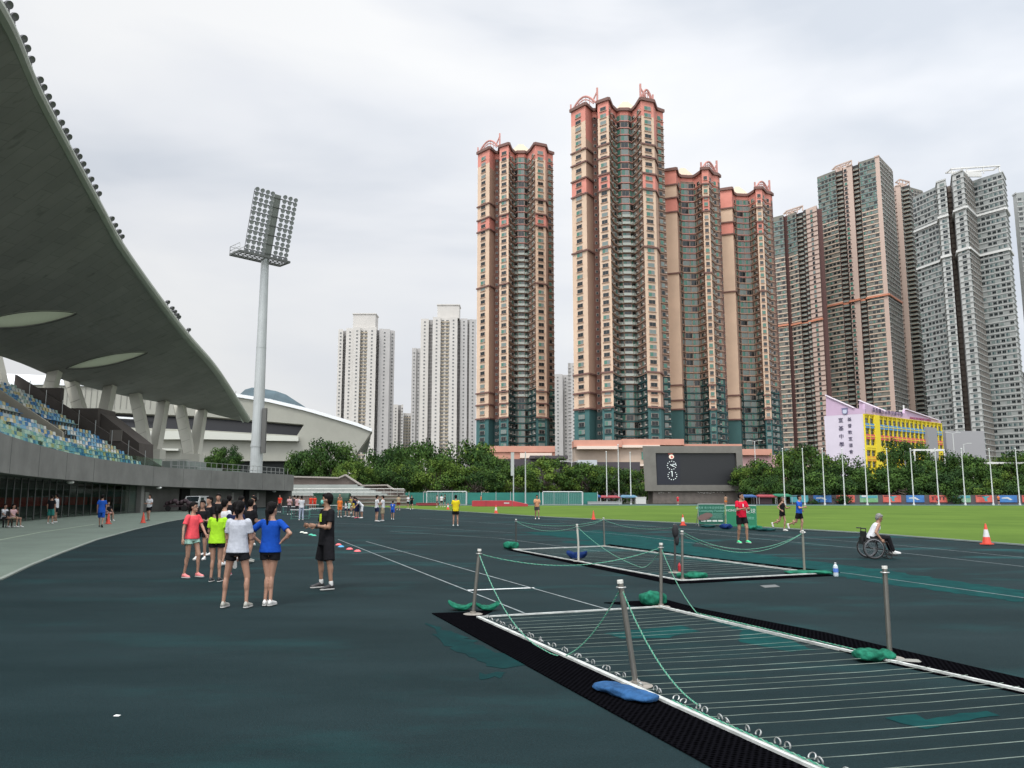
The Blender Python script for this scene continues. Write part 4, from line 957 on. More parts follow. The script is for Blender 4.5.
# grey annex beside the school
ga=P(960,450,222); mb=MB(); a=P(945,425,222);b=P(978,462,226); mb.box(a.x,b.x,222,234,0,P(950,431,222).z); mb2=MB()
an=thing('annex_building','plain light grey annex standing right of the yellow classroom front','building',((a.x+b.x)/2,222,0)); mb.build('wall',SGY,an,world=True)
for c in range(0):
    for r in range(6):
        x=a.x+1.6+c*2.9; z=3+r*2.7; mb2=MB(); mb2.box(x,x+1.7,221.9,222.1,z,z+1.3); mb2.build('window',G_dark,an,world=True)
# ================================================================ trees
LEAF=[]
def leafmat(name,c,c2):
    m=mat(name,c,.9,scale=.9,col2=c2,spec=.15); return m
L_D=leafmat('leaf_dark',(.010,.028,.008),(.035,.075,.018)); L_M=leafmat('leaf_mid',(.020,.048,.010),(.055,.105,.020)); L_Y=leafmat('leaf_light',(.045,.085,.012),(.115,.17,.030))
BARK=mat('bark',(.075,.058,.045),.95,.25,2)
def crown_mesh(seed,rx,rz,nleaf,leaf,mats_,flat=1.0,ncl=38):
    """leaf faces gathered in clumps spread through an uneven crown; clumps at the tips of limbs"""
    r=random.Random(seed); mb=MB(); cl=[]
    for i in range(ncl):
        a=r.uniform(0,2*math.pi); ct=r.uniform(-.75,1); st=math.sqrt(1-ct*ct); q=r.uniform(.45,1.0)**.5
        p=Vector((math.cos(a)*st*rx*q,math.sin(a)*st*rx*q,ct*rz*q)); 
        p.x+=r.gauss(0,rx*.08); p.z+=r.gauss(0,rz*.10)
        cl.append((p,r.uniform(.20,.36)*rx,r.choice((0,0,1,1,2))))
    per=nleaf//ncl
    for p,cr,mi in cl:
        for k in range(per):
            d=Vector((r.gauss(0,1),r.gauss(0,1),r.gauss(0,1))).normalized()*cr*(r.random()**.45); d.z*=.62*flat; c=p+d
            n=(d.normalized()+Vector((r.gauss(0,.6),r.gauss(0,.6),r.gauss(.5,.6)))).normalized(); t=n.orthogonal().normalized(); t.rotate(Matrix.Rotation(r.uniform(0,6.3),3,n)); b=n.cross(t); s_=leaf*r.uniform(.6,1.3)
            m=mi if r.random()<.8 else r.choice((0,1,2))
            mb.add([c-t*s_-b*s_*.5,c+t*s_*.2-b*s_*.7,c+t*s_+b*s_*.1,c+b*s_*.75-t*s_*.2],[(0,1,2,3)],m)
    return mb.mesh('crown',mats_),cl
def trunk_mesh(cl,h,r0,seed):
    r=random.Random(seed); mb=MB(); top=h
    mb.tube([(0,0,0),(r.uniform(-.1,.1),0,h*.35),(r.uniform(-.2,.2),.1,h*.7),(0,0,h)],[r0,r0*.8,r0*.62,r0*.35],8)
    for p,cr,mi in cl[::3]:
        q=p+Vector((0,0,h)); s_=Vector((0,0,h*r.uniform(.45,.8))); m=(s_+q)/2+Vector((0,0,-.3)); mb.tube([s_,m,q],[r0*.42,r0*.26,r0*.1],6)
    return mb.mesh('trunk',BARK)
TV=[]
for i,(ms,rz) in enumerate([((L_D,L_M,L_D),.62),((L_M,L_D,L_Y),.58),((L_Y,L_M,L_Y),.55),((L_D,L_M,L_M),.50),((L_M,L_Y,L_D),.66)]):
    me,cl=crown_mesh(50+i,1.0,rz,9000,.034,ms,1.0,42+4*i); TV.append((me,cl))
trunks=[trunk_mesh(cl,1.0,.075,90+i) for i,(me,cl) in enumerate(TV)]
def tree(x,ytop,D,wpx,v,label,ybot=None,group='trees behind the sports ground'):
    """crown spans wpx photo pixels; its top reaches ytop"""
    R=wpx/2/F*D; p=P(x,ytop,D); cz=R*.72*(.9); rzv=R*1.0
    root=thing('tree',label,'tree',(p.x,D,0),random.uniform(0,6.28),group)
    me,cl=TV[v%5]; k=[.62,.58,.55,.50,.66][v%5]
    H=p.z; hc=R*k; zs=1.0
    # crown hangs down to about 2 m above the ground
    if H-2*hc>2.0: zs=min(1.7,(H-1.6)/(2*hc))
    cz=H-hc*zs*1.03
    o=link(me,'crown',root); o.scale=(R,R,R*zs); o.location=(0,0,cz)
    t=link(trunks[v%5],'trunk',root); t.scale=(R,R,max(1.2,cz)); 
    return root
place=[ # x, top y, distance, crown px, variant, label
(226,449,134,34,0,'small dark tree just behind the platform left of the floodlight mast'),
(209,456,132,22,3,'low dark bush-like tree at the foot of the last V column'),
(305,452,150,40,0,'dark round tree touching the slanted right end of the arena'),
(331,444,146,56,0,'large dark tree left of the white blocks, above the terrace'),
(352,463,136,40,2,'bright low tree tucked over the stepped brown parapet'),
(385,449,160,56,3,'wide dark tree under the pair of white blocks'),
(372,466,140,34,1,'small green tree over the end of the brown parapet'),
(424,444,168,58,3,'tall dark tree in front of the right white block'),
(400,463,142,52,1,'mid green tree left of the first goal'),
(470,441,172,62,1,'tallest green tree in front of the lone peach tower'),
(440,461,140,54,2,'light green tree directly behind the first goal'),
(494,458,158,44,0,'dark tree under the salmon parapet'),
(478,466,138,50,1,'green tree behind the red landing mat, left half'),
(512,466,140,46,4,'green tree behind the pair of grey posts'),
(545,461,146,54,2,'light green tree behind the second goal'),
(582,463,148,50,4,'broad green tree right of the second goal'),
(612,466,146,44,1,'green tree behind the three white poles'),
(642,470,168,40,4,'small green tree partly behind the scoreboard'),
(752,466,150,44,4,'loose green tree just right of the scoreboard'),
(776,455,152,52,1,'airy green tree between scoreboard and school'),
(806,446,158,58,4,'tall loose tree in front of the left edge of the school gable'),
(838,456,156,54,1,'green tree in front of the white gable'),
(762,478,142,44,3,'low dark tree over the colourful stall banners'),
(868,470,150,50,3,'dark tree in front of the yellow front, near the corner'),
(905,444,164,50,0,'dark pointed tree hiding the lower right of the yellow front'),
(820,474,142,60,0,'spreading dark tree under the school gable'),
(895,468,146,62,3,'layered dark tree behind the covered walkway frame'),
(935,458,162,56,1,'green tree right of the yellow front'),
(962,456,158,56,3,'dark green tree below the grey stepped tower'),
(940,474,142,54,0,'low dark tree behind the middle of the flagpole row'),
(990,460,166,56,4,'green tree near the right frame structure'),
(985,478,144,52,1,'low green tree over the painted wall, second from the right edge'),
(1022,452,160,56,4,'green tree at the right edge of the photo'),
(1040,474,144,58,3,'dark tree cut by the right edge of the photo'),
(1085,455,160,64,1,'tree just outside the right edge'),
]
for a in place: tree(*a)
# grassy bank behind the painted wall
mb=MB(); a=P(735,490,160); rs=[]
for i in range(30):
    x=a.x+i*4.5; rs.append([(x,154.6,0),(x,158,1.9+.5*math.sin(i)),(x,168,4.6+.8*math.sin(i*1.7)),(x,178,3.5),(x,179,0)])
mb.rings(rs); struct(mb.build('grass_bank',mat('dry_bank',(.055,.06,.028),1,scale=.5,col2=(.12,.10,.06),spec=0),smooth=True))
def shrub_mass(name,label,x0,x1,D,h,seed,mats_):
    r=random.Random(seed); mb=MB(); A=P(x0,495,D).x; B=P(x1,495,D).x
    n=int((B-A)*110)
    for k in range(n):
        c=Vector((r.uniform(A,B),D+r.uniform(-1.5,1.5),0)); c.z=r.random()**.7*h*(1+.35*math.sin(c.x*.7)+.2*math.sin(c.x*2.1)); s_=r.uniform(.12,.3)
        n_=Vector((r.gauss(0,1),r.gauss(-.5,1),r.gauss(.6,.6))).normalized(); t=n_.orthogonal().normalized(); b=n_.cross(t)
        mb.add([c-t*s_-b*s_*.6,c+t*s_-b*s_*.5,c+t*s_*.8+b*s_,c-t*s_*.6+b*s_*.7],[(0,1,2,3)],r.choice((0,0,1,2)))
    o=mb.build(name,mats_,norm=False); tag(o,label,'shrubs',None,'stuff')
shrub_mass('hedge','dense green undergrowth filling the space below the middle trees',285,650,152,4.2,3,(L_D,L_M,L_M))
shrub_mass('hedge','dark undergrowth below the right-hand trees above the painted wall',742,1045,156,5.0,4,(L_D,L_D,L_M))
# ================================================================ scoreboard
SBC=mat('scoreboard_concrete',(.155,.148,.132),.85,.10,.5); STN=mat('scoreboard_stone',(.13,.112,.10),.9,.15,1.2)
Ds=150; sb=P(693,470,Ds); sco=thing('scoreboard','large dark video scoreboard in a grey slab frame on a stone plinth behind the pitch','scoreboard',(sb.x,Ds,0))
# slightly turned: left end nearer
SA=(P(642,450,Ds-4).x,Ds-4); SBp=(P(744,450,Ds+1).x,Ds+1); S_=lambda x,y:PL(x,y,SA,SBp); us=(Vector(SBp)-Vector(SA)).normalized(); us=Vector((us.x,us.y,0)); ns=Vector((us.y,-us.x,0))
mb=MB()
o_=[S_(642.5,446),S_(742,446),S_(744,491),S_(645,491)]; i_=[S_(655.5,453),S_(736,453),S_(738,485),S_(657,485)]
for k in range(4):
    a,b=o_[k],o_[(k+1)%4]; c,d=i_[(k+1)%4],i_[k]; mb.extr([a,b,c,d],Vector((.62,3,0)))
mb.build('frame',SBC,sco,world=True)
mb=MB(); mb.extr([p-ns*.35 for p in i_],-ns*.8); scr_=mb.build('screen',mat('led_screen',(.020,.021,.024),.5),sco,world=True)
mb=MB(); mb.extr([S_(657,453.5)-ns*.30,S_(680.5,453.5)-ns*.30,S_(681,484.7)-ns*.30,S_(658,484.7)-ns*.30],-ns*.03); q=mb.build('clock_panel',mat('led_blue_black',(.014,.016,.026),.5),sco,world=True)
mb=MB()
def dot(x,y,w,h,m): mb.extr([S_(x-w/2,y-h/2)-ns*.27,S_(x+w/2,y-h/2)-ns*.27,S_(x+w/2,y+h/2)-ns*.27,S_(x-w/2,y+h/2)-ns*.27],ns*.05,m)
for (cx,cy,r_) in ((672.3,465.3,4.4),(673,475.5,4.4)):
    for k in range(12 if cy<470 else 11):
        an=2*math.pi*(k+ (0 if cy<470 else 1.5))/12; dot(cx+math.sin(an)*r_,cy-math.cos(an)*r_*.95,.75,.75,0)
mb.bar(S_(672.3,465.5)-ns*.25,S_(675,466.5)-ns*.25,.28,.1); mb.bar(S_(670.8,464.5)-ns*.24,S_(673.6,466.2)-ns*.24,.34,.1); mb.bar(S_(673,464.3)-ns*.24,S_(676.6,464.3)-ns*.24,.2,.1); mb.bar(S_(672.6,471)-ns*.25,S_(672.8,476.5)-ns*.25,.26,.1)
CLK=mat('led_white',(.5,.55,.55),.5,emit=(.75,.85,.85,.6)); mb.build('clock_dial',CLK,sco,world=True)
mb=MB(); c=S_(672,456.7)-ns*.27
mb.extr([c+us*(.50*math.cos(t))+Vector((0,0,.42*math.sin(t))) for t in [k*math.pi/9 for k in range(18)]],ns*.05); mb.extr([c+ns*.055+us*(.24*math.cos(t)+.05)+Vector((0,0,.22*math.sin(t)-.05)) for t in [k*math.pi/5 for k in range(10)]],ns*.03,1)
mb.bar(c+us*-.62+Vector((0,0,.5)),c+us*.3+Vector((0,0,.56)),.14,.12,2)
mb.build('emblem',[mat('led_cream',(.6,.5,.42),.5,emit=(.9,.75,.62,.55)),mat('led_red',(.4,.05,.04),.5,emit=(.8,.25,.2,.4)),mat('led_redc',(.3,.05,.04),.5,emit=(.7,.15,.1,.4))],sco,world=True)
mb=MB(); mb.extr([S_(654,491)-ns*.5,S_(740,491)-ns*.5,Vector((S_(740,500).x,S_(740,500).y,0))-ns*.5,Vector((S_(654,500).x,S_(654,500).y,0))-ns*.5],-ns*2.2); mb.build('plinth',STN,sco,world=True)
mb=MB(); r=random.Random(5)
for k in range(26):
    x=r.choice((r.uniform(659,672),r.uniform(696,728),r.uniform(700,712))); y=491.6+r.random()*1.6; mb.extr([S_(x,y)-ns*.49,S_(x+r.uniform(.5,2.2),y+r.uniform(-.1,.3))-ns*.49,S_(x+r.uniform(.5,1.8),y+r.uniform(.5,1.0))-ns*.49,S_(x+.1,y+.6)-ns*.49],ns*.02)
mb.build('peeled_patch',mat('bare_render',(.5,.48,.45),.9),sco,world=True)
# ================================================================ painted wall with panels, right side
wall=thing('mural_wall','low grey wall with red, blue and green painted panels behind the flagpoles','wall',(P(880,500,138).x,138,0))
PR_=mat('panel_red',(.42,.06,.05),.8,scale=.8,col2=(.55,.14,.10)); PBL=mat('panel_blue',(.03,.11,.32),.8,scale=.6,col2=(.06,.20,.45)); PGR=mat('panel_green',(.10,.28,.08),.8,scale=.6,col2=(.26,.42,.34)); WP=mat('wall_purple_grey',(.075,.065,.07),.85,.15,.6); PWHT=mat('panel_white',(.5,.52,.52),.8); PDK=mat('panel_dark',(.05,.03,.035),.8); PTL=mat('panel_teal',(.06,.26,.30),.8)
mb=MB(); wa=P(790,500,138).x; wb=P(1090,500,138).x; mb.box(wa,wb,138,138.4,0,1.55); mb.build('wall',WP,wall,world=True)
seq=[PBL,PR_,PBL,PR_,PGR,PR_,PBL,PR_,PGR,PR_,PBL,PR_,PGR]; x=748
for k in range(13):
    x0=742+k*23.2; x1=x0+19.0
    if x0<788: continue
    a=P(x0+2,500,137.9).x; b=P(x1+1,500,137.9).x; m=[PBL,PR_,PTL,PBL,PR_,PGR,PR_,PBL,PR_,PGR,PR_,PBL,PR_][k%13]
    mb=MB(); mb.box(a,b,137.9,137.99,.32,1.50,0); w_=b-a
    if m is PBL: mb.extr([(a+w_*.15,137.88,1.1),(a+w_*.5,137.88,1.2),(a+w_*.75,137.88,.75),(a+w_*.6,137.88,.7),(a+w_*.45,137.88,.95),(a+w_*.15,137.88,.95)],(0,.02,0),1)
    elif m is PGR: mb.box(a+.1,b-.1,137.87,137.9,1.05,1.45,3); mb.box(a+.3,a+w_*.4,137.86,137.88,1.2,1.5,1)
    elif k in(4,8): 
        for j in range(4): mb.box(a+w_*(.15+.2*j),a+w_*(.22+.2*j),137.87,137.9,.75,1.25,2)
        mb.box(a+w_*.1,b-w_*.1,137.86,137.88,1.22,1.32,2)
    else: mb.extr([(a+w_*.3,137.88,1.35),(a+w_*.8,137.88,1.35),(a+w_*.6,137.88,1.0),(a+w_*.65,137.88,.5),(a+w_*.5,137.88,.5),(a+w_*.45,137.88,1.0)],(0,.02,0),3); mb.box(a+.15,a+w_*.5,137.87,137.9,1.3,1.44,2)
    mb.build('painted_panel',[m,PWHT,PDK,PTL],wall,world=True)
# ================================================================ flagpoles and posts
WPL=mat('white_pole',(.50,.52,.51),.5)
fp=thing('flagpole','white flagpole','flagpole',(0,0,0),group='white flagpoles behind the pitch')
mb=MB(); mb.lathe((0,0,0),[(.17,0),(.17,.25),(.095,.26),(.06,8.6),(.0,8.62)],10); mb.build('pole',WPL,fp); mb=MB(); mb.ell((0,0,8.7),(.12,.12,.12),8,6); mb.build('finial',WPL,fp)
ft=tree_of(fp); xs=[786,806,826,846,868.5,891,915,940,966.5,994.5,1021]
ords=['first (leftmost) flagpole of the row of eleven','second flagpole from the left in the row of eleven','third flagpole of the row, seen against the left edge of the school gable','fourth flagpole of the row, in front of the white school gable','fifth flagpole of the row, in front of the yellow school corner','sixth of the row of eleven flagpoles, middle one','seventh flagpole of the row, at the left leg of the walkway frame','eighth flagpole of the row, at the right leg of the walkway frame','ninth flagpole of the row, in front of the grey stepped tower','tenth flagpole, next to last on the right','flagpole closest to the right edge of the photo']
for i,x in enumerate(xs):
    p=P(x-1.0,505,125)
    if i==0: fp.location=(p.x,125,0); fp['label']='white '+ords[0]
    else: dup(fp,ft,(p.x,125,0),0,'white '+ords[i])
for x,yt,D,l in ((607,452,135,'leftmost of the three white poles left of the scoreboard'),(619,445,135,'tallest, middle one of the three white poles left of the scoreboard'),(631,452.5,135,'rightmost of the three white poles left of the scoreboard')):
    p=P(x,500,D); o=dup(fp,ft,(p.x,D,0),0,l); o.scale=(1,1,P(x,yt,D).z/8.7); o['group']='three white poles left of the scoreboard'
gp=MB(); gp.lathe((0,0,0),[(.16,0),(.16,.3),(.10,.31),(.085,8.4),(0,8.42)],10)
mG=mat('grey_post',(.36,.38,.37),.5)
p=P(525.5,500,128); one(gp,'net_post',mG,'thin grey post standing behind the red landing mat','post',(p.x,128,0),group='grey posts behind the landing mat')
gp2=MB(); gp2.lathe((0,0,0),[(.16,0),(.16,.3),(.10,.31),(.085,8.0),(0,8.02)],10); gp2.box(-.42,.1,-.12,-.02,4.6,8.3)
p=P(513.5,500,128); one(gp2,'net_post',mG,'grey post with a long narrow board fixed to its upper half','post',(p.x,128,0),group='grey posts behind the landing mat')
# street lamps and the walkway frames
def lamp(x,yt,D,label,two=True):
    t=thing('street_lamp',label,'street lamp',(P(x,490,D).x,D,0),group='street lamps beyond the trees'); h=P(x,yt,D).z
    mb=MB(); mb.lathe((0,0,0),[(.12,0),(.07,h)],8); mb.build('pole',WPL,t)
    mb=MB()
    for s_ in ((1,-1) if two else (1,)): mb.bar((0,0,h-.1),(s_*.9,0,h+.15),.07); mb.box(min(s_*.8,s_*1.7),max(s_*.8,s_*1.7),-.14,.14,h+.1,h+.22)
    mb.build('lamp_head',WPL,t)
lamp(756.5,441,182,'white two-armed street lamp right of the scoreboard')
lamp(572,462,178,'grey two-armed street lamp in front of the dark shed')
lamp(957,433,178,'tall street lamp at the right end of the school',True)
lamp(967,444,172,'shorter street lamp right of the tall one at the end of the school',False)
def frame(name,label,xa,xb,yt,D,dx):
    t=thing(name,label,'canopy frame',(P(xa,480,D).x,D,0)); a=P(xa,yt,D); b=P(xb,yt,D); mb=MB()
    mb.bar(a,b,.3,.35); mb.bar(a+Vector((1,6,0)),b+Vector((1,6,0)),.3,.35); mb.bar(a,a+Vector((1,6,0)),.25,.3); mb.bar(b,b+Vector((1,6,0)),.25,.3); mb.build('beam',EW,t,world=True)
    for q in (a,b,a+Vector((1,6,0)),b+Vector((1,6,0))): mb=MB(); mb.bar((q.x,q.y,0),q,.24); mb.build('leg',EW,t,world=True)
frame('walkway_frame','white steel portal frame above the trees right of the yellow classroom front',914,944,450,160,0)
frame('pergola_frame','low white frame structure behind the trees at the far right',985,1040,463,160,0)
# ================================================================ goals
def goal(x0,x1,yt,D,label,rz):
    w_=(x1-x0)/F*D; h=P(x0,yt,D).z; t=thing('football_goal',label,'goal',(P((x0+x1)/2,500,D).x,D,0),rz,'football goals behind the track')
    mb=MB(); 
    for s_ in (-1,1): mb.tube([(s_*w_/2,0,0),(s_*w_/2,0,h)],.07,8)
    mb.tube([(-w_/2,0,h),(w_/2,0,h)],.07,8); mb.build('goal_frame',WPL,t)
    mb=MB()
    for s_ in (-1,1): mb.tube([(s_*w_/2,0,h),(s_*w_/2,.9,h),(s_*w_/2,2.2,.05),(s_*w_/2,0,.05)],.035,6)
    mb.tube([(-w_/2,2.2,.05),(w_/2,2.2,.05)],.035,6); mb.build('stay',mG,t)
    mb=MB(); n=22
    for i in range(n+1):
        x=-w_/2+w_*i/n; mb.tube([(x,0,h),(x,.9,h-.05),(x,2.2,.05)],.010,3)
    for i in range(12):
        q=i/11; y=.9+1.3*q; z=(h-.05)*(1-q)+.05*q; mb.tube([(-w_/2,y,z),(w_/2,y,z)],.010,3)
    mb.build('net',mat('goal_net',(.45,.48,.46),.9),t)
goal(427,466,491.5,126,'white football goal in front of the light green tree, left of the red mat',.12)
goal(543,582,491.8,126,'white football goal between the grey posts and the three white poles',-.1)
# ================================================================ teal fence and far clutter
tf=thing('mesh_fence','teal green mesh covered fence running behind the goals','fence',(P(450,500,131).x,131,0))
mb=MB(); mb.box(P(380,500,131).x,P(598,500,131).x,130.98,131.02,.1,1.95); mb.build('mesh_panel',mat('teal_mesh',(.02,.15,.12),.85,.15,.3),tf,world=True)
for i in range(16):
    x=P(380+i*14.5,500,131).x; mb=MB(); mb.box(x-.04,x+.04,130.86,130.95,0,2.1); mb.build('post',mG,tf,world=True)
mb=MB(); mb.box(0,.0,0,0,0,0) if 0 else None
# landing mat
lm_=thing('landing_mat','thick red high jump landing mat with white lettering on the grass','sports mat',(P(495,508,112).x,112,0))
RM=mat('red_vinyl',(.36,.025,.04),.5,.12,.6)
mb=MB(); a=P(472,505,112).x; b=P(528,505,112).x; mb.prism([(a,112),(b-2.2,112),(b-2.2,116),(a,116)],.02,.78); mb.build('mat_body',RM,lm_,world=True)
mb=MB(); mb.extr([(b-2.15,112,.02),(b-2.15,112,.75),(b,112,.30),(b,112,.02)],(0,4,0)); mb.build('ramp_wedge',RM,lm_,world=True)
mb=MB(); 
for k in range(5): mb.box(P(504+k*1.1,505,112).x,P(504.8+k*1.1,505,112).x,111.97,112.0,.38,.56)
mb.build('lettering',PWHT,lm_,world=True)
mb=MB(); c_=P(486,504,112).x; mb.box(c_-.02,c_+.02,111.98,112.0,.02,.78); mb.build('seam',PDK,lm_,world=True)
# ================================================================ cones
CO=mat('cone_orange',(.62,.07,.04),.5,.06,3); CW=mat('cone_white',(.55,.56,.55),.5)
def cone(x,y,h,label,white=True):
    g=G(x,y); t=thing('traffic_cone',label,'traffic cone',(g.x,g.y,.005),random.uniform(0,1),'orange traffic cones'); s=h/.72
    mb=MB(); mb.box(-.17*s,.17*s,-.17*s,.17*s,0,.04*s); mb.build('base',CO,t)
    r=lambda z:(.155-(z/.72)*.13)*s
    zz=[.04,.22,.26,.44,.48,.72] if white else [.04,.25,.35,.45,.55,.72]
    mb=MB(); mb.lathe((0,0,0),[(r(z),z*s) for z in zz]+[(0,.725*s)],14,0,ms=[0,0,1,0,0,0] if white else [0]*6)
    if white: mb=MB(); mb.lathe((0,0,0),[(r(.04),.04*s),(r(.26),.26*s),(r(.52),.52*s),(r(.72),.72*s),(0,.725*s)],14,0,ms=[0,1,0,0])
    mb.build('cone_body',[CO,CW],t)
cone(987,544.5,.70,'orange and white traffic cone on the grass edge at the far right')
cone(683,525.5,.6,'orange and white traffic cone left of the green banners')
cone(593.5,519.5,.6,'plain orange cone on the pitch edge between the goal and the banners',False)
cone(496,513.5,.75,'small orange and white cone in front of the red landing mat')
cone(448,509.5,.7,'orange and white cone beside the person in the yellow shirt')
cone(143,523,.62,'plain orange cone beside the seated person under the stand, rightmost of the two',False)
cone(108,524,.6,'plain orange cone next to the person in the blue dress-like shirt',False)
cone(817,503.5,.8,'small orange cone in front of the painted wall by the second flagpole',False); cone(878+105,503.6,.8,'tiny orange cone in front of the painted wall near the tenth flagpole',False)
# ================================================================ green advertising boards
BG=mat('banner_green',(.012,.17,.08),.6,.05,1); BGD=mat('banner_dark_green',(.01,.11,.07),.6,.06,1)
def banner(x0,x1,y0,y1,label,m,lines):
    g0=G(x0,y1); D=g0.y; a=P(x0,y0,D); b=P(x1,y0,D); w_=b.x-a.x; h=a.z
    t=thing('banner_board',label,'banner',(g0.x,D,0),0,'green banner boards on the grass edge')
    mb=MB(); mb.extr([(0,0,.10),(w_,0,.10),(w_,0,h),(0,0,h)],(0,.04,0)); mb.build('banner',m,t)
    mb=MB(); 
    for xx in (0,w_): mb.tube([(xx,.06,0),(xx,.06,h+.04)],.02,6); mb.tube([(xx,.06,h*.7),(xx,.7,0)],.018,6)
    mb.tube([(0,.06,h+.02),(w_,.06,h+.02)],.02,6); mb.build('stand',mG,t)
    for (s,sz,fx,fz,mm) in lines:
        q=text(s,sz,(g0.x+w_*fx,D-.012,h*fz),Vector((1,0,0)),mm,t,'printed_text',.002)
    return t,w_,h
PT=mat('print_white',(.5,.56,.52),.7); PTM=mat('print_mint',(.18,.42,.33),.7)
t1,w1,h1=banner(699,725,504.5,526,'green banner board with white lines of print, left of the pair',BGD,[('賽馬會 青少年足球發展計劃',.14,.5,.84,PTM),('Community Football',.17,.5,.70,PTM)])
mb=MB()
for k in range(4): mb.box(w1*(.08+.22*k),w1*(.26+.22*k),-.02,-.01,h1*.20,h1*.28)
for k in range(5): mb.box(w1*.45,w1*(.93-.05*(k%2)),-.02,-.01,h1*(.36+.05*k),h1*(.375+.05*k),1)
mb.build('printed_text',[PT,PTM],t1)
mb=MB(); 
for ii,(cx,cz,rr) in enumerate(((.22,.42,.16),(.34,.50,.14),(.12,.36,.12))): mb.extr([(w1*cx+rr*2*math.cos(q*math.pi/5),-.015-ii*.012,h1*cz+rr*math.sin(q*math.pi/5)) for q in range(10)],(0,-.008,0))
mb.build('printed_picture',mat('print_maroon',(.16,.10,.09),.7),t1)
t2,w2,h2=banner(727,757,506,528.5,'brighter green banner board partly behind the runner in the red shirt',BG,[('HONG KONG',.17,.34,.80,PT),('足球',.26,.80,.76,PT),('跑道開放',.15,.72,.45,PTM)])
# ---------------- sand bags
BGG=mat('green_bag_cloth',(.012,.115,.070),.85,.45,9,1.0,16,spec=.1); BLU=mat('blue_bag_cloth',(.022,.072,.17),.85,.35,9,1.0,14,spec=.1); BLD=mat('dark_blue_bag_cloth',(.008,.025,.10),.85,.3,8,1,14,spec=.1); DGB=mat('dark_teal_bag_cloth',(.008,.045,.045),.85,.3,8,1,14,spec=.1)
def bag(loc,L_,W_,H_,rz,m,label,seed=1,tie=0,group='sandbags holding the posts and boards',bend=0.0):
    r=random.Random(seed); nU,nV=18,16; rs=[]; f1,f2,f3=r.uniform(0,6),r.uniform(0,6),r.uniform(0,6)
    for i in range(nU+1):
        t=i/nU; x=(t-.5)*L_; k=max(.10,math.sin(math.pi*min(1,max(0,(t*.96+.02))))**.26); 
        if tie: k*=1-.6*math.exp(-((t-tie)/.09)**2)
        ring=[]
        for j in range(nV):
            a=2*math.pi*j/nV; ca,sa=math.cos(a),math.sin(a)
            crs=1+.10*math.sin(3*a+9*t+f1)+.07*math.sin(7*a-14*t+f2)+.05*math.sin(23*t+f3)
            y=crs*math.copysign(abs(ca)**.7,ca)*W_/2*(.62+.38*k)*(1+r.uniform(-.06,.06)); z=H_/2+crs*math.copysign(abs(sa)**.8,sa)*H_/2*k*(1+r.uniform(-.12,.12)); z=max(.0,z)+ bend*abs(t-.5)**2*4
            ring.append((x+r.uniform(-.01,.01),y,z))
        rs.append(ring)
    mb=MB(); mb.rings(rs)
    o=mb.build('sandbag',m,None,smooth=True); o.location=loc; o.rotation_euler=(0,0,rz); tag(o,label,'sandbag',group)
    sd=o.modifiers.new('s','SUBSURF'); sd.levels=1; sd.render_levels=1
    return o
bag(G(708,527.5,.0),.75,.4,.14,.1,DGB,'dark teal sandbag under the left end of the banner pair',2)
bag(G(726,529,.0),.6,.4,.26,.4,BLD,'dark blue sandbag between the two green banner boards',3)
bag(G(754,530,.0),.8,.4,.22,-.2,BGG,'green sandbag under the right end of the banner pair',4)
bag(G(766,531,.0),.9,.4,.14,.1,DGB,'flat dark sandbag lying just right of the green banners',5)
# ================================================================ clutter along the back straight
def tentish(x0,x1,y0,D,m,label,name='canopy_tent'):
    a=P(x0,y0,D);b=P(x1,y0,D); t=thing(name,label,'tent',((a.x+b.x)/2,D,0),group='small tents and stalls along the far side'); w_=(b.x-a.x)/2; h=a.z
    mb=MB(); mb.add([(-w_,-1.5,h*.72),(w_,-1.5,h*.72),(w_,1.5,h*.72),(-w_,1.5,h*.72),(-w_*.75,0,h*.86),(w_*.75,0,h*.86),(-w_,-1.5,h*.62),(w_,-1.5,h*.62),(w_,1.5,h*.62),(-w_,1.5,h*.62)],[(0,1,5,4),(1,2,5),(2,3,4,5),(3,0,4),(6,7,1,0),(7,8,2,1),(8,9,3,2),(9,6,0,3)]); mb.build('canopy',m,t)
    for sx in (-1,1):
        for sy in (-1,1): mb=MB(); mb.box(sx*w_*.97-.03,sx*w_*.97+.03,sy*1.45-.03,sy*1.45+.03,0,h*.72); mb.build('leg',mG,t)
TRD=mat('tent_red',(.24,.035,.045),.8,.1,.8); TBL=mat('tent_blue',(.02,.07,.20),.8,.1,.8); TGR=mat('tent_green',(.012,.13,.07),.8,.1,.8); TLB=mat('tent_light_blue',(.08,.18,.26),.7,.1,.8); TWH=mat('tent_white',(.48,.48,.46),.7); TDG=mat('dark_green_canvas',(.012,.045,.03),.8,.2,1)
tentish(584,600,493,136,TBL,'low blue tent right of the second goal')
tentish(599,619,494,136,TRD,'low red tent between the blue tents')
tentish(620,636,493.5,136,TLB,'pale blue tent behind the rightmost white pole')
tentish(741,754,493,138,TBL,'blue tent immediately right of the scoreboard plinth')
tentish(756,774,493,138,TRD,'dusty red stall beside the green one')
tentish(772,789,492,138,TGR,'bright green stall by the first flagpole')
def boxy(x0,x1,y0,y1,D,dp,m,name,label,cat,lid=None):
    a=P(x0,y1,D);b=P(x1,y0,D); w_=(b.x-a.x)/2; h=b.z; t=thing(name,label,cat,((a.x+b.x)/2,D,0))
    mb=MB(); mb.prism([(-w_,0),(w_,0),(w_,dp),(-w_,dp)],.08,h*.9); mb.build('body',m,t); mb=MB(); mb.box(-w_-.05,w_+.05,-.05,dp+.05,h*.9+.002,h); mb.build('lid',lid or m,t)
    mb=MB(); mb.box(-w_*.8,w_*.8,.1,dp-.1,0,.078); mb.build('skid',PDK,t)
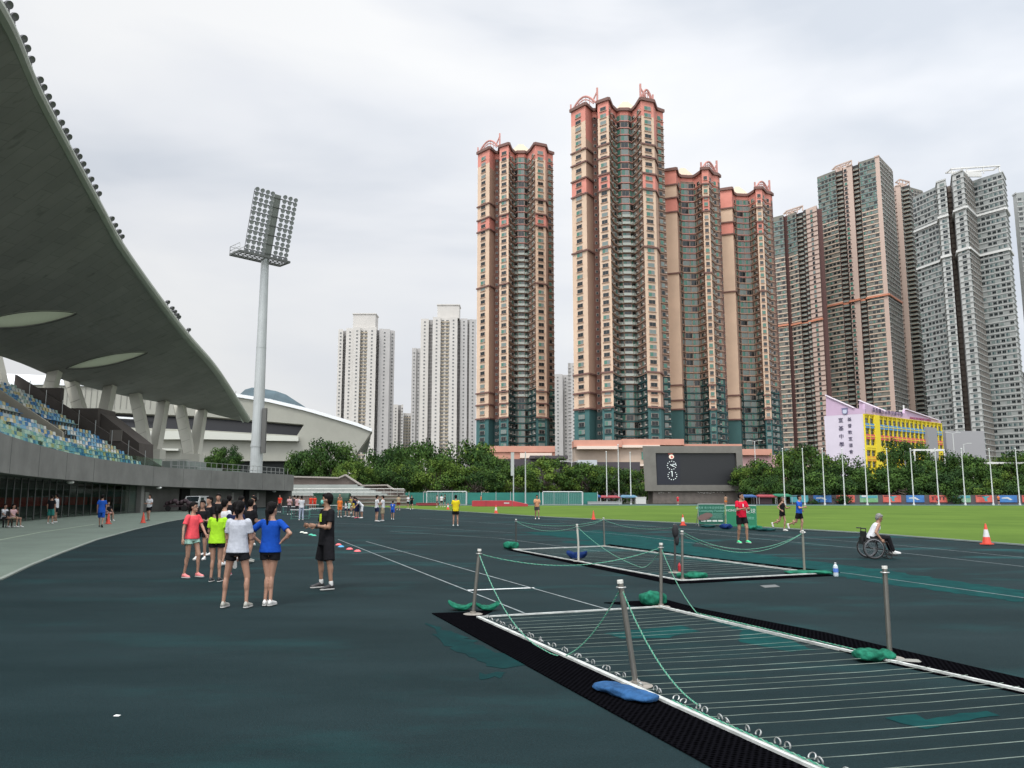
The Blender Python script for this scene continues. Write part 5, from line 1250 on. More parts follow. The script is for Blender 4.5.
boxy(636,646,497,504,134,1.4,TWH,'storage_box','white storage box left of the scoreboard plinth','box')
boxy(588,622,501.5,504.3,130,.8,mat('bench_grey',(.3,.31,.3),.7),'long_bench','long low grey bench in front of the three white poles','bench')
boxy(416,438,503,508,118,1.6,TRD,'stacked_mats','stack of red mats left of the first goal','sports mat',TRD)
boxy(757,772,497,504,137,1.2,PDK,'dark_crate','black crate under the dusty red stall','crate')
# dark green equipment tent and crate near the end of the stand
tt=thing('equipment_tent','dark green domed equipment cover in front of the terrace','tent',(P(336,508,112).x,112,0))
mb=MB(); rs=[]
for i in range(9):
    x=-1.9+3.8*i/8; rs.append([(x,1.2*math.cos(math.pi*j/10),.9+ .95*math.sin(math.pi*j/10)) for j in range(11)]+[(x,-1.2,.0),(x,1.2,.0)][:2])
mb.rings(rs); mb.build('cover',TDG,tt)
boxy(313,324,493,508,110,1.4,mat('bin_green',(.012,.075,.05),.7,.15,1),'green_locker','tall green locker left of the domed cover','locker')
# ================================================================ van under the stand
v0=G(191,511.2); van=thing('parked_van','white van seen front-on under the stand beside dark equipment','van',(v0.x-.3,v0.y+2.0,-.01),.08); van.scale=(.86,.86,.86)
VW=mat('van_white',(.45,.46,.45),.35); mb=MB()
prof=[(-2.2,.45),(-2.2,1.0),(-1.75,1.12),(-1.2,1.75),(2.2,1.78),(2.2,.45)]
mb.extr([(-.85,y,z) for y,z in prof],(1.7,0,0)); mb.build('body',VW,van)
mb=MB(); mb.extr([(-.74,-1.77,1.13),(.74,-1.77,1.13),(.70,-1.27,1.68),(-.70,-1.27,1.68)],(0,-.03,.03)); mb.build('windscreen',G_dark,van)
for s_ in (-1,1):
    mb=MB(); mb.box(s_*.62-.14,s_*.62+.14,-2.23,-2.19,.72,.92); mb.build('headlight',mat('headlight_glass',(.55,.55,.5),.2),van)
    for y in (-1.4,1.4):
        wq=MB(); ring=[[(s_*.78+dx,y+.33*math.cos(t),.33+.33*math.sin(t)) for t in [k*math.pi/9 for k in range(18)]] for dx in (-.1,.1)]; wq.rings(ring); wq.build('wheel',mat('tyre',(.015,.015,.015),.8),van)
    mb=MB(); mb.box(s_*.86-.01,s_*.86+.01,-1.1,.1,1.15,1.6); mb.build('side_window',G_dark,van)
mb=MB(); mb.box(-.85,.85,-2.28,-2.2,.40,.60); mb.build('bumper',PDK,van)
e0=G(174,511.5); cart=thing('equipment_cart','dark loaded equipment cart parked left of the white van','cart',(e0.x,e0.y+1,0))
mb=MB(); mb.box(-1.3,1.3,-.5,.5,.45,.6); mb.build('deck',PDK,cart)
mb=MB()
for k in range(7): mb.ell((-1.1+k*.36,0,.78+.12*(k%3)),(.26,.4,.24),8,6)
mb.build('load',PDK,cart)
for s_ in (-1,1):
    wq=MB(); ring=[[(s_*.8+.28*math.cos(t),dy-.55,.28+.28*math.sin(t)) for t in [k*math.pi/8 for k in range(16)]] for dy in (-.05,.05)]; wq.rings(ring); wq.build('wheel',MATS['tyre'],cart)
# ================================================================ hurdles near the terrace
HUR=mat('hurdle_teal',(.05,.17,.14),.6); hd=None
hp_=[(300,519,.3,'nearest'),(318,517,.1,'second'),(290,514,.5,'third'),(330,512,-.1,'fourth'),(312,511,0,'fifth'),(346,514,.2,'sixth')]
hl=['teal and white hurdle nearest to the man in black, front of the stored group','teal and white hurdle right of the nearest one in the stored group','teal and white hurdle left behind the nearest one','teal and white hurdle in front of the domed green cover','teal and white hurdle farthest back in the stored group','teal and white hurdle at the right end of the stored group']
for i,(x,y,a,_) in enumerate(hp_):
    g=G(x,y)
    if hd is None:
        hd=thing('hurdle',hl[0],'hurdle',(g.x,g.y,-.018),a,'hurdles stored near the terrace'); hd.scale=(.75,.75,.8)
        mb=MB(); mb.box(-.9,.9,-.02,.02,.78,.86,0); mb.build('bar',PWHT,hd)
        for s_ in (-1,1): mb=MB(); mb.box(s_*.8-.03,s_*.8+.03,-.03,.03,.02,.8); mb.box(s_*.8-.03,s_*.8+.03,-.03,.75,0,.05); mb.build('leg',HUR,hd)
        mb=MB(); mb.box(-.77,.77,-.02,.02,.25,.29); mb.box(-.77,.77,.7,.75,.0,.04); mb.build('brace',HUR,hd); ht=tree_of(hd)
    else: dup(hd,ht,(g.x,g.y,-.018),a,hl[i])
# ================================================================ marker discs
def disc(x,y,m,label):
    mb=MB(); mb.lathe((0,0,0),[(.11,0),(.105,.012),(.05,.05),(.035,.052),(.033,.04)],14); one(mb,'marker_disc',m,label,'marker cone',G(x,y,-.018),group='marker discs on the track beside the man in black')
MP=mat('disc_pink',(.75,.13,.14),.5); MBu=mat('disc_blue',(.05,.28,.50),.5); MT=mat('disc_teal',(.05,.40,.27),.5); MWd=mat('disc_white',(.6,.62,.55),.5)
disc(302,532.5,MWd,'white marker disc left of the man in black, by his hands'); disc(305.5,533.3,MWd,'white marker disc touching its neighbour left of the man in black')
disc(311,535,MT,'teal marker disc nearest the arms of the man in black'); disc(314,535.8,MT,'second teal marker disc just behind the man in black')
disc(338.5,545,MP,'pink marker disc closest to the right side of the man in black'); disc(341,547,MBu,'blue marker disc right of the man in black')
disc(349.6,549.3,MP,'pink marker disc in the middle of the short row'); disc(357.5,551.4,MP,'pink marker disc at the right end of the short row')
disc(326,541,MT,'teal marker disc partly behind the legs of the man in black')
# bottle on the track
bt=thing('water_bottle','clear and blue water bottle standing alone on the track near the far fenced frame','bottle',G(836,576.5,-.018))
mb=MB(); mb.lathe((0,0,0),[(.0,0),(.048,.005),(.052,.03),(.050,.12),(.052,.20),(.045,.25),(.018,.285),(.016,.30)],16,0); mb.build('body',mat('bottle_plastic',(.45,.52,.56),.15),bt,smooth=True)
mb=MB(); mb.lathe((0,0,0),[(.054,.10),(.054,.19)],16); mb.build('wrapper',mat('bottle_blue',(.08,.18,.55),.4),bt)
mb=MB(); mb.lathe((0,0,0),[(.0,.325),(.02,.325),(.02,.29),(.0,.29)],12); mb.build('bottle_cap',PWHT,bt)
bt.scale=(1.0,1.0,.9)
rb=thing('red_bottle','small red bottle standing by the dark post of the far fenced frame','bottle',G(679.5,571.5,-.018)); rb.scale=(.75,.75,.62)
mb=MB(); mb.lathe((0,0,0),[(0,0),(.045,.003),(.047,.03),(.047,.22),(.03,.27),(.016,.30),(.016,.33),(0,.33)],14); mb.build('body',mat('bottle_red',(.45,.02,.03),.35),rb,smooth=True)
mb=MB(); mb.lathe((0,0,0),[(.02,.33),(.02,.37),(0,.37)],12); mb.build('bottle_cap',PDK,rb)
# ================================================================ fenced wire frames on the track
STL=mat('stainless_post',(.23,.22,.195),.38,.10,6,metal=.75); CAPM=mat('post_cap',(.60,.60,.55),.5); RAIL_=mat('rail_white',(.46,.48,.46),.6,.25,5); WIRE=mat('wire',(.17,.21,.18),.6,.6,1.3); RUB=None
def rubber():
    m=bpy.data.materials.new('black_rubber_mat'); m.use_nodes=True; nt=m.node_tree; N=nt.nodes; L=nt.links; b=N['Principled BSDF']
    tc=N.new('ShaderNodeTexCoord'); mp=N.new('ShaderNodeMapping'); mp.inputs['Rotation'].default_value=(0,0,.35); L.new(tc.outputs['Object'],mp.inputs['Vector'])
    v=N.new('ShaderNodeTexVoronoi'); v.inputs['Scale'].default_value=22; v.inputs['Randomness'].default_value=.12; L.new(mp.outputs['Vector'],v.inputs['Vector'])
    r=N.new('ShaderNodeValToRGB'); L.new(v.outputs['Distance'],r.inputs['Fac']); r.color_ramp.elements[0].position=.25; r.color_ramp.elements[0].color=(.0004,.0004,.0005,1); r.color_ramp.elements[1].position=.55; r.color_ramp.elements[1].color=(.0042,.0042,.0055,1)
    L.new(r.outputs['Color'],b.inputs['Base Color']); b.inputs['Roughness'].default_value=.8; b.inputs['Specular IOR Level'].default_value=.0
    bp=N.new('ShaderNodeBump'); bp.inputs['Strength'].default_value=.9; bp.inputs['Distance'].default_value=.015; L.new(v.outputs['Distance'],bp.inputs['Height']); L.new(bp.outputs['Normal'],b.inputs['Normal']); return m
RUB=rubber()
def slab(name,label,pts,z0,z1,m,cat='mat',group=None):
    c=sum((Vector(p) for p in pts),Vector())/len(pts); mb=MB(); mb.prism([(p[0]-c.x,p[1]-c.y) for p in pts],z0,z1); o=mb.build(name,m); o.location=(c.x,c.y,0); return tag(o,label,cat,group)
def ext(a,b,t): return a+(b-a)*t
# near frame
nA=G(478,617); nB_=G(815,768); nB2=ext(nA,nB_,1.35); nC=G(660,606.5); nD=G(890,661); nE=G(1024,691); 
def q3(u): # right rail, slightly bent line through three surveyed points
    return ext(nC,nD,u) if u<=1 else ext(nD,nE,u-1)
slab('rubber_mat','long black ribbed rubber mat along the near-left side of the near wire frame',[G(432,612.5),G(492,610.5)+Vector((0,0,0)),nA+Vector((0,-.02,0)),nB_,nB2,ext(G(432,612.5),G(717,768),1.35)],-.018,-.006,RUB,group='black rubber mats round the wire frames')
slab('rubber_mat','black rubber mat strip along the far-right side of the near wire frame',[G(604,602),G(666,599),G(700,608),G(827,632),G(1024,677.5),G(1140,708),G(1140,735),G(1024,692.5),G(888,662),G(760,629),G(664,607.5)],-.018,-.006,RUB,group='black rubber mats round the wire frames')
wf=thing('wire_frame','near low frame of white rails strung with many thin wires, right foreground','wire frame',((nA+nD)/2).to_tuple())
wf.location.z=0
def railbar(a,b,w_,par,z=.02,h=.035,name='rail',m=None):
    mb=MB(); mb.bar(Vector((a.x,a.y,z)),Vector((b.x,b.y,z)),w_,h); return mb.build(name,m or RAIL_,par,world=True)
railbar(nA,nB2,.05,wf,.0,.03); railbar(nC,nD,.04,wf,.0,.03); railbar(nD,ext(nD,nE,1.5),.04,wf,.0,.03); railbar(nA,nC,.03,wf,.0,.02)
du=(nC-nA); 
nw=37; LL=(nB2-nA).length
rdir=(nB2-nA).normalized()
def right_hit(a,d):
    pts=[nC,nD,ext(nD,nE,2.2)]
    for p,q in zip(pts,pts[1:]):
        e=q-p; den=d.x*e.y-d.y*e.x
        t=((p.x-a.x)*e.y-(p.y-a.y)*e.x)/den; u_=((p.x-a.x)*d.y-(p.y-a.y)*d.x)/den
        if -.001<=u_<=1.001 and t>0: return a+d*t
    return None
r=random.Random(11)
for i in range(1,nw):
    a=nA+(nB2-nA)*((i+r.uniform(-.28,.28))/nw); d=(G(997,714)-G(754,733)).normalized() if i>15 else (du.normalized()*(1-i/16)+ (G(997,714)-G(754,733)).normalized()*(i/16)).normalized()
    h=right_hit(a,d)
    if not h: continue
    mb=MB(); pts=[]
    for k in range(9):
        t=k/8; p=a.lerp(h,t); p=Vector((p.x,p.y,.030-.010*math.sin(math.pi*t)+r.uniform(-.002,.002))); pts.append(p)
    mb.tube(pts,r.uniform(.0018,.0030),4); mb.build('wire',WIRE,wf,world=True)
# hooks along the left rail
hk=MB(); hk.tube([Vector((.028*math.cos(t),0,.045+.042*math.sin(t))) for t in [math.pi*k/8-.5 for k in range(0,12)]],.006,5); hm=hk.mesh('hook',MATS['galvanised'])
n_=28; nl=Vector((-rdir.y,rdir.x,0)); nl=nl if nl.x>0 else -nl
for i in range(n_):
    base_=nA+(nB2-nA)*((i+.35)/n_)
    for j in (0,1):
        p=base_+rdir*(.10*j)+nl*(.075)
        o=link(hm,'hook',wf,(p.x-wf.location.x,p.y-wf.location.y,0),math.atan2(rdir.y,rdir.x)+r.uniform(-.3,.3)); o.scale=(1.1,1.0,.62); o.rotation_euler[0]=r.uniform(-.9,.9)
# far frame
fA=G(514,549.5); fB=G(681,580.5); fC=G(820,573.5); fD=G(604,546)
slab('rubber_mat','narrow black rubber mat along the near side of the far wire frame',[G(507,549.5),G(514,549),fB+Vector((0,.0,0)),G(702,579.5),G(702,581.5),G(672,583.5)],-.018,-.006,RUB,group='black rubber mats round the wire frames')
slab('rubber_mat','black rubber mat strip along the right end of the far wire frame',[G(682,580.7),fC,G(834,575),G(690,582.6)],-.018,-.004,RUB,group='black rubber mats round the wire frames')
slab('rubber_mat','black rubber mat along the far side of the far wire frame',[G(598,546),G(610,544),G(700,556),G(840,572),fC,fD],-.018,-.005,RUB,group='black rubber mats round the wire frames')
wf2=thing('wire_frame','far low frame of white rails between the short posts, mid right','wire frame',((fA+fC)/2).to_tuple()); wf2.location.z=0
railbar(fA,fB,.05,wf2,0,.03); railbar(fB,fC,.05,wf2,0,.03); railbar(fC,fD,.05,wf2,0,.03); railbar(fD,fA,.04,wf2,0,.03)
for i in range(1,22):
    t=i/22; a=fA.lerp(fB,t); b=fD.lerp(fC,t); mb=MB(); mb.tube([(a.x,a.y,.045),((a.x+b.x)/2,(a.y+b.y)/2,.035),(b.x,b.y,.045)],.0026,4); mb.build('wire',WIRE,wf2,world=True)
# posts
def post(xb,yb,xt,yt,label,m=None,bent=False,dark=False):
    g=G(xb,yb); g.z=-.018; tp=P(xt,yt,g.y); t=thing('rope_post',label,'post',g,0,'short steel rope posts of the fenced frames'); off=tp-g
    off.x=max(-.25,min(.25,off.x)); mm=m or STL
    mb=MB(); mb.tube([(0,0,.01),(off.x*.5+(.015 if bent else 0),0,off.z*.5),(off.x,0,off.z-.012)],.026,12); mb.build('pole',mm,t,smooth=False)
    mb=MB(); mb.tube([(off.x*.985,0,off.z-.03),(off.x,0,off.z)],.029,12); mb.build('cap',CAPM,t)
    mb=MB(); mb.lathe((0,0,0),[(0,.002),(.15,.002),(.155,.008),(.13,.016),(.04,.022),(.04,.05),(0,.05)],18); mb.build('base_plate',mat('base_plate_steel',(.25,.23,.2),.6,.2,8,metal=.3),t)
    mb=MB(); c_=Vector((off.x*.93,0,off.z*.93)); mb.tube([c_+Vector((.042*math.cos(k*math.pi/7),.042*math.sin(k*math.pi/7),0)) for k in range(14)],.007,5,close=True); mb.build('ring',MATS['galvanised'],t)
    return g+Vector((off.x*.93,0,off.z*.93))
pn1=post(473,613.5,479.5,549,'leaning steel post at the far-left corner of the near wire frame')
pn2=post(636,684,620,580,'tallest-looking leaning steel post beside the blue sandbag in the foreground')
pn3=post(661,606,661,543,'upright steel post at the far corner of the near wire frame')
pn4=post(890,657,884.5,566,'steel post with a green bundle at its foot, right foreground')
pf1=post(516,548.5,516,519,'dark thin post at the left corner of the far wire frame',mat('dark_post',(.04,.042,.04),.6))
pf2=post(578.5,561,577,524,'pale, slightly bent post with a dark blue bag at its foot',mat('pale_post',(.42,.42,.37),.6,.1,5),True)
pf3=post(604.5,546,603.5,517.5,'grey post at the far corner of the far wire frame')
pf4=post(682.5,579.5,682,530.5,'steel post at the near corner of the far wire frame')
pf5=post(804.5,571.5,802.5,530,'slim post with green cloth at its foot, right end of the far wire frame',mat('dull_post',(.17,.17,.14),.6))
pf6=post(675,572,675,524,'thin dark post with a black bundle at its top, behind the near corner post',MATS['dark_post'])
mb=MB(); mb.ell((0,0,-.1),(.075,.06,.16),10,8); mb.ell((.03,0,-.30),(.05,.045,.12),8,6); o=one(mb,'hanging_bundle',mat('black_cloth',(.012,.012,.015),.8),'black bundle hanging from the top of the thin dark post','bundle',pf6+Vector((0,-.03,.02)),smooth=True)
# bags round the posts
_a=G(600,686,.02); _b=G(652,701,.02); bag((_a+_b)/2+Vector((0,.03,-.035)),(_b-_a).length*1.06,.24,.085,math.atan2(_b.y-_a.y,_b.x-_a.x),BLU,'bright blue sandbag lying on the black mat at the foot of the foreground post',12)
bag(G(462,610.5,-.02),.42,.2,.08,-.1,BGG,'green sandbag wing on the left of the leaning corner post',13,bend=.10); bag(G(487,611,-.02),.36,.2,.08,.35,BGG,'green sandbag wing on the right of the leaning corner post',14,bend=.08)
bag(G(653,605.5,-.02),.40,.3,.22,.2,BGG,'rounded green sandbag left of the upright corner post',15)
bag(G(874,661,-.02),.40,.26,.13,.1,BGG,'crumpled green bundle tied round the foot of the right foreground post',16,tie=.7)
bag(G(905,662,-.02),.3,.13,.03,-.2,mat('grey_cloth',(.2,.2,.18),.8),'thin grey cloth pad lying right of the right foreground post',17)
bag(G(511,549,-.02),.5,.35,.24,.1,DGB if 0 else BGG,'green sandbag at the foot of the dark thin left post',18); bag(G(577,560,-.02),.55,.26,.2,-.3,BLD,'dark blue bag at the foot of the pale bent post',19,bend=.1)
bag(G(692,579,-.02),.62,.34,.15,.15,BGG,'green crumpled bag right of the near corner post of the far frame',20,tie=.3); bag(G(808,574,-.02),1.0,.4,.08,0,BGG,'flat green bag at the foot of the slim right post',21)
# ropes
RG=mat('rope_green',(.02,.24,.15),.7); RW=mat('rope_pale',(.18,.34,.25),.7)
def rope(a,b,sag,label,mid=None,r_=.0062,ground=None):
    mb=MB(); n=56; pts=[]
    for i in range(n+1):
        t=i/n; p=a.lerp(b,t); p.z-=4*sag*t*(1-t); 
        if mid: p+=Vector(mid)*(4*t*(1-t))
        p.z=max(p.z,.0); pts.append(p)
    for ph_,m in ((0,0),(math.pi,1)):
        q=[]
        for i in range(n*3+1):
            t=i/(n*3)*n; k=min(int(t),n-1); p=pts[k].lerp(pts[k+1],t-k); d=(pts[k+1]-pts[k]).normalized(); u_=Vector((-d.y,d.x,0)).normalized() if abs(d.z)<.99 else Vector((1,0,0)); v_=d.cross(u_); an=i*1.05+ph_
            q.append(p+u_*(math.cos(an)*r_*.7)+v_*(math.sin(an)*r_*.7))
        mb.tube(q,r_*.62,4,m)
    c=(a+b)/2; mb.v=[(x-c.x,y-c.y,z-c.z) for x,y,z in mb.v]
    o=mb.build('barrier_rope',[RG,RW]); o.location=c; tag(o,label,'rope','green and white barrier ropes slung between the posts')
rope(pn1,pn3,.22,'green rope sagging between the two far posts of the near frame')
gm=G(570,694,.02)
g1=G(520,657,.03)+Vector((0,0,0)); rope(pn1,G(558,655.5,.02),.30,'green rope dropping from the leaning corner post to the left rail')
rope(G(566,655.5,.02),pn2,.10,'green rope climbing from the left rail to the leaning foreground post')
rope(pn2,G(700,706,.02),.16,'green rope dropping from the foreground post to the rail on the right')
rope(G(672,700,.02),ext(nA,nB_,1.2)+Vector((.0,0,.03)),.0,'green rope lying along the near left rail')
rope(pn3,G(697,613,.02),.10,'green rope dropping from the upright corner post to the right rail')
rope(G(697,613,.02),nD+Vector((-.1,0,.06)),.0,'green rope lying along the far-right rail')
rope(pf1,pf2,.20,'green rope between the dark left post and the pale bent post'); rope(pf1,pf3,.18,'green rope between the dark left post and the far corner post')
rope(pf2,G(640,567,.04),.12,'green rope falling from the pale bent post towards the frame'); rope(G(640,567,.04),pn3+Vector((0,0,-.02)),.10,'green rope running up to the upright corner post of the near frame')
rope(pf2,pf3,.05,'short green rope from the pale bent post to the far corner post'); rope(pf3,pf6,.14,'thin green rope from the far corner post to the thin dark post')
rope(pf6,pf5,.42,'green rope from the thin dark post sagging deeply to the slim right post'); rope(pf4,pf5,.40,'green rope from the near corner post sagging to the slim right post')
# drain cover
slab('drain_cover','small grey metal plate set in the track between the two frames',[G(760,585),G(775,584),G(780,586),G(765,587)],-.018,-.010,mat('cover_grey',(.10,.11,.11),.6),'cover')
# ================================================================ people
SK=mat('skin',(.34,.19,.13),.6,.05,6); SK2=mat('tanned_skin',(.28,.155,.10),.6,.05,6); HAIR=mat('black_hair',(.006,.005,.005),.7,.2,30,.7,50,spec=.12); EYE=mat('eye_dark',(.01,.01,.01),.3); LIP=mat('lips',(.30,.11,.09),.6); GHAIR=mat('grey_hair',(.16,.155,.15),.7,.2,20)
C_=lambda n,c,r=.9: mat('cloth_'+n,c,r,.12,7,.6,14,spec=.08)
BLK=C_('black',(.012,.012,.014)); WHTC=C_('white',(.55,.56,.58)); GRYC=C_('light_grey',(.43,.45,.50)); BLUC=C_('blue',(.010,.060,.33)); LIME=C_('lime',(.33,.62,.03)); CORAL=C_('coral',(.78,.09,.11)); REDC=C_('red',(.52,.015,.04)); YELC=C_('yellow',(.62,.50,.02)); NAVY=C_('navy',(.012,.018,.05)); MINT=C_('mint',(.35,.55,.47)); KHA=C_('khaki',(.36,.30,.20)); ORG=C_('orange',(.62,.17,.04)); GRN=C_('green',(.02,.30,.14)); ROY=C_('royal',(.02,.09,.42)); MAR=C_('maroon',(.16,.03,.03)); PNK=C_('pale_pink',(.50,.33,.34)); DKR=C_('dark_grey',(.05,.05,.055)); TEALC=C_('teal',(.03,.17,.15))
SHW=mat('shoe_white',(.60,.60,.58),.5); SHB=mat('shoe_black',(.02,.02,.022),.5); SHP=mat('shoe_pink',(.70,.16,.22),.5); SHC=mat('shoe_coral',(.72,.22,.22),.5); SHG=mat('shoe_green',(.05,.60,.25),.5); SOLE=mat('shoe_sole',(.5,.5,.48),.6); SHY=mat('shoe_grey',(.34,.34,.30),.5); SOCK=mat('sock_white',(.6,.6,.58),.8)
TSC=bpy.data.scenes.new('bench')
def bake(mb,name,vox,smooth=2):
    me=bpy.data.meshes.new('tmp'); me.from_pydata([tuple(v) for v in mb.v],[],mb.f)
    o=bpy.data.objects.new('tmp',me); TSC.collection.objects.link(o)
    m=o.modifiers.new('r','REMESH'); m.mode='VOXEL'; m.voxel_size=vox; m.use_smooth_shade=True
    if smooth: q=o.modifiers.new('s','SMOOTH'); q.factor=.5; q.iterations=smooth
    vl=TSC.view_layers[0]; vl.update(); dg=vl.depsgraph; r=bpy.data.meshes.new_from_object(o.evaluated_get(dg)); r.name=name
    bpy.data.objects.remove(o); bpy.data.meshes.remove(me)
    r.polygons.foreach_set('use_smooth',[True]*len(r.polygons)); return r
V3=Vector
def pose(kind='stand',arms='down',lean=0.0,sp=.0,seed=0):
    """joints of a 1.70 m body facing +Y, feet on z=0"""
    r=random.Random(seed); J=dict(pel=V3((0,0,.93)),neck=V3((0,0,1.45)))
    J['hipL']=V3((-.09,0,.90));J['hipR']=V3((.09,0,.90)); a=.11+sp
    J['kneL']=V3((-a*.95,.02,.49));J['kneR']=V3((a*.95,.02,.49)); J['ankL']=V3((-a-.01,-.02,.085));J['ankR']=V3((a+.01,-.02,.085)); J['tL']=V3((-.02,1,-.0));J['tR']=V3((.02,1,-.0))
    if kind=='walk':
        J['kneL']=V3((-.09,.16,.51));J['ankL']=V3((-.09,.24,.10));J['kneR']=V3((.09,-.02,.49));J['ankR']=V3((.09,-.28,.15));J['tR']=V3((0,1,-.55)); J['tL']=V3((0,1,.12))
    if kind=='stepL':
        J['kneL']=V3((-.10,.14,.52));J['ankL']=V3((-.11,.12,.10));J['kneR']=V3((.10,.0,.49));J['ankR']=V3((.10,-.10,.085))
    if kind=='run':
        J['pel']=V3((0,0,.95));J['kneL']=V3((-.09,.22,.60));J['ankL']=V3((-.09,.10,.22));J['kneR']=V3((.09,-.12,.52));J['ankR']=V3((.09,-.48,.38));J['tR']=V3((0,.35,-1)); J['tL']=V3((0,1,-.15)); 
        J['kneL']=V3((-.08,.10,.50)); J['ankL']=V3((-.07,.03,.085)); J['tL']=V3((0,1,0))
    if kind=='heelup':
        J['kneR']=V3((.11,.05,.47)); J['ankR']=V3((.12,-.36,.42)); J['tR']=V3((0,.2,-1))
    if kind=='sit':
        J['pel']=V3((0,0,.50));J['neck']=V3((0,.02,1.03)); J['hipL']=V3((-.09,0,.50));J['hipR']=V3((.09,0,.50)); J['kneL']=V3((-.12,.43,.50));J['kneR']=V3((.12,.43,.50)); J['ankL']=V3((-.12,.45,.085));J['ankR']=V3((.12,.40,.085))
    if kind=='bend': lean=.95
    if lean:
        L_=.52; J['neck']=J['pel']+V3((0,math.sin(lean)*L_,math.cos(lean)*L_)); 
    up=(J['neck']-J['pel']).normalized(); fw=up.cross(V3((1,0,0)))*-1; fw=V3((1,0,0)).cross(up)*-1
    if fw.y<0: fw=-fw
    sh=J['neck']-up*.078; J['shL']=sh+V3((-.163,0,0));J['shR']=sh+V3((.163,0,0)); J['up']=up; J['fw']=fw
    dn=V3((0,0,-1))
    def arm(s,e,w,tag_): J['el'+tag_]=J['sh'+tag_]+V3((s*e[0],e[1],e[2])); J['wr'+tag_]=J['el'+tag_]+V3((s*w[0],w[1],w[2]))
    for s,t in ((-1,'L'),(1,'R')):
        k=arms if isinstance(arms,str) else arms[0 if t=='L' else 1]
        if k=='down': arm(s,(.05,-.02,-.27),(.0,.05,-.245),t)
        elif k=='out': arm(s,(.10,-.0,-.25),(.06,.06,-.235),t)
        elif k=='hips': arm(s,(.20,-.06,-.18),(-.17,.06,-.14),t)
        elif k=='front': arm(s,(.03,.05,-.27),(-.04,.23,.03),t)
        elif k=='chest': arm(s,(.04,.04,-.27),(-.16,.17,.10),t)
        elif k=='runf': arm(s,(.05,.10,-.25),(-.08,.19,.04),t)
        elif k=='runb': arm(s,(.06,-.17,-.20),(-.02,.19,-.14),t)
        elif k=='back': arm(s,(.05,-.11,-.24),(-.15,-.03,-.17),t)
        elif k=='lap': arm(s,(.04,.10,-.24),(-.06,.20,-.09),t)
        elif k=='face': arm(s,(.04,.14,-.20),(-.12,.08,.22),t)
        elif k=='reach': arm(s,(.02,.12,-.22),(-.02,.16,-.18),t)
        elif k=='wheel': arm(s,(.12,-.14,-.22),(.02,.14,-.20),t)
    return J
def ring(c,up,rx,ry,n=14):
    x=V3((1,0,0)); y=x.cross(up)*-1
    if y.y<0: y=-y
    return [c+x*(rx*math.cos(2*math.pi*k/n))+y*(ry*math.sin(2*math.pi*k/n)) for k in range(n)]
def torso(mb,J,prof,g=0.0):
    p,up=J['pel'],J['up']; mb.rings([ring(p+up*t,up,rx+g,ry+g) for t,rx,ry in prof])
TF=[(-.12,.06,.055),(-.07,.135,.095),(0,.160,.112),(.09,.138,.098),(.19,.125,.090),(.30,.143,.102),(.39,.150,.096),(.45,.112,.078),(.49,.066,.06),(.54,.052,.052)]
TM=[(-.12,.06,.055),(-.07,.135,.095),(0,.155,.108),(.09,.145,.100),(.19,.145,.098),(.30,.162,.108),(.39,.172,.102),(.45,.128,.083),(.50,.070,.062),(.54,.056,.056)]
def hand(mb,e,w,side,curl=.5):
    d=(w-e).normalized(); x=V3((side,0,0)); n=(x-d*x.dot(d)).normalized(); t=d.cross(n) # n: back of hand (outwards)
    if t.y<0: t=-t
    pc=w+d*.045; mb.rings([[w+d*q+t*(wd*math.cos(a))+n*(.014*math.sin(a)) for a in [2*math.pi*k/8 for k in range(8)]] for q,wd in ((-.005,.024),(.03,.036),(.07,.040),(.088,.036))])
    for k,(o_,ln) in enumerate(((.030,.068),(.010,.078),(-.010,.072),(-.029,.056))):
        b=w+d*.08+t*o_; c=curl; m=b+d*ln*.5*math.cos(c*.6)-n*ln*.5*math.sin(c*.6); q=m+d*ln*.5*math.cos(c*1.6)-n*ln*.5*math.sin(c*1.6); mb.tube([b,m,q],[.0092,.0085,.0065],6)
    b=w+d*.025+t*.030; mb.tube([b,b+d*.028+t*.024-n*.006,b+d*.058+t*.026-n*.018],[.0115,.010,.0075],6)
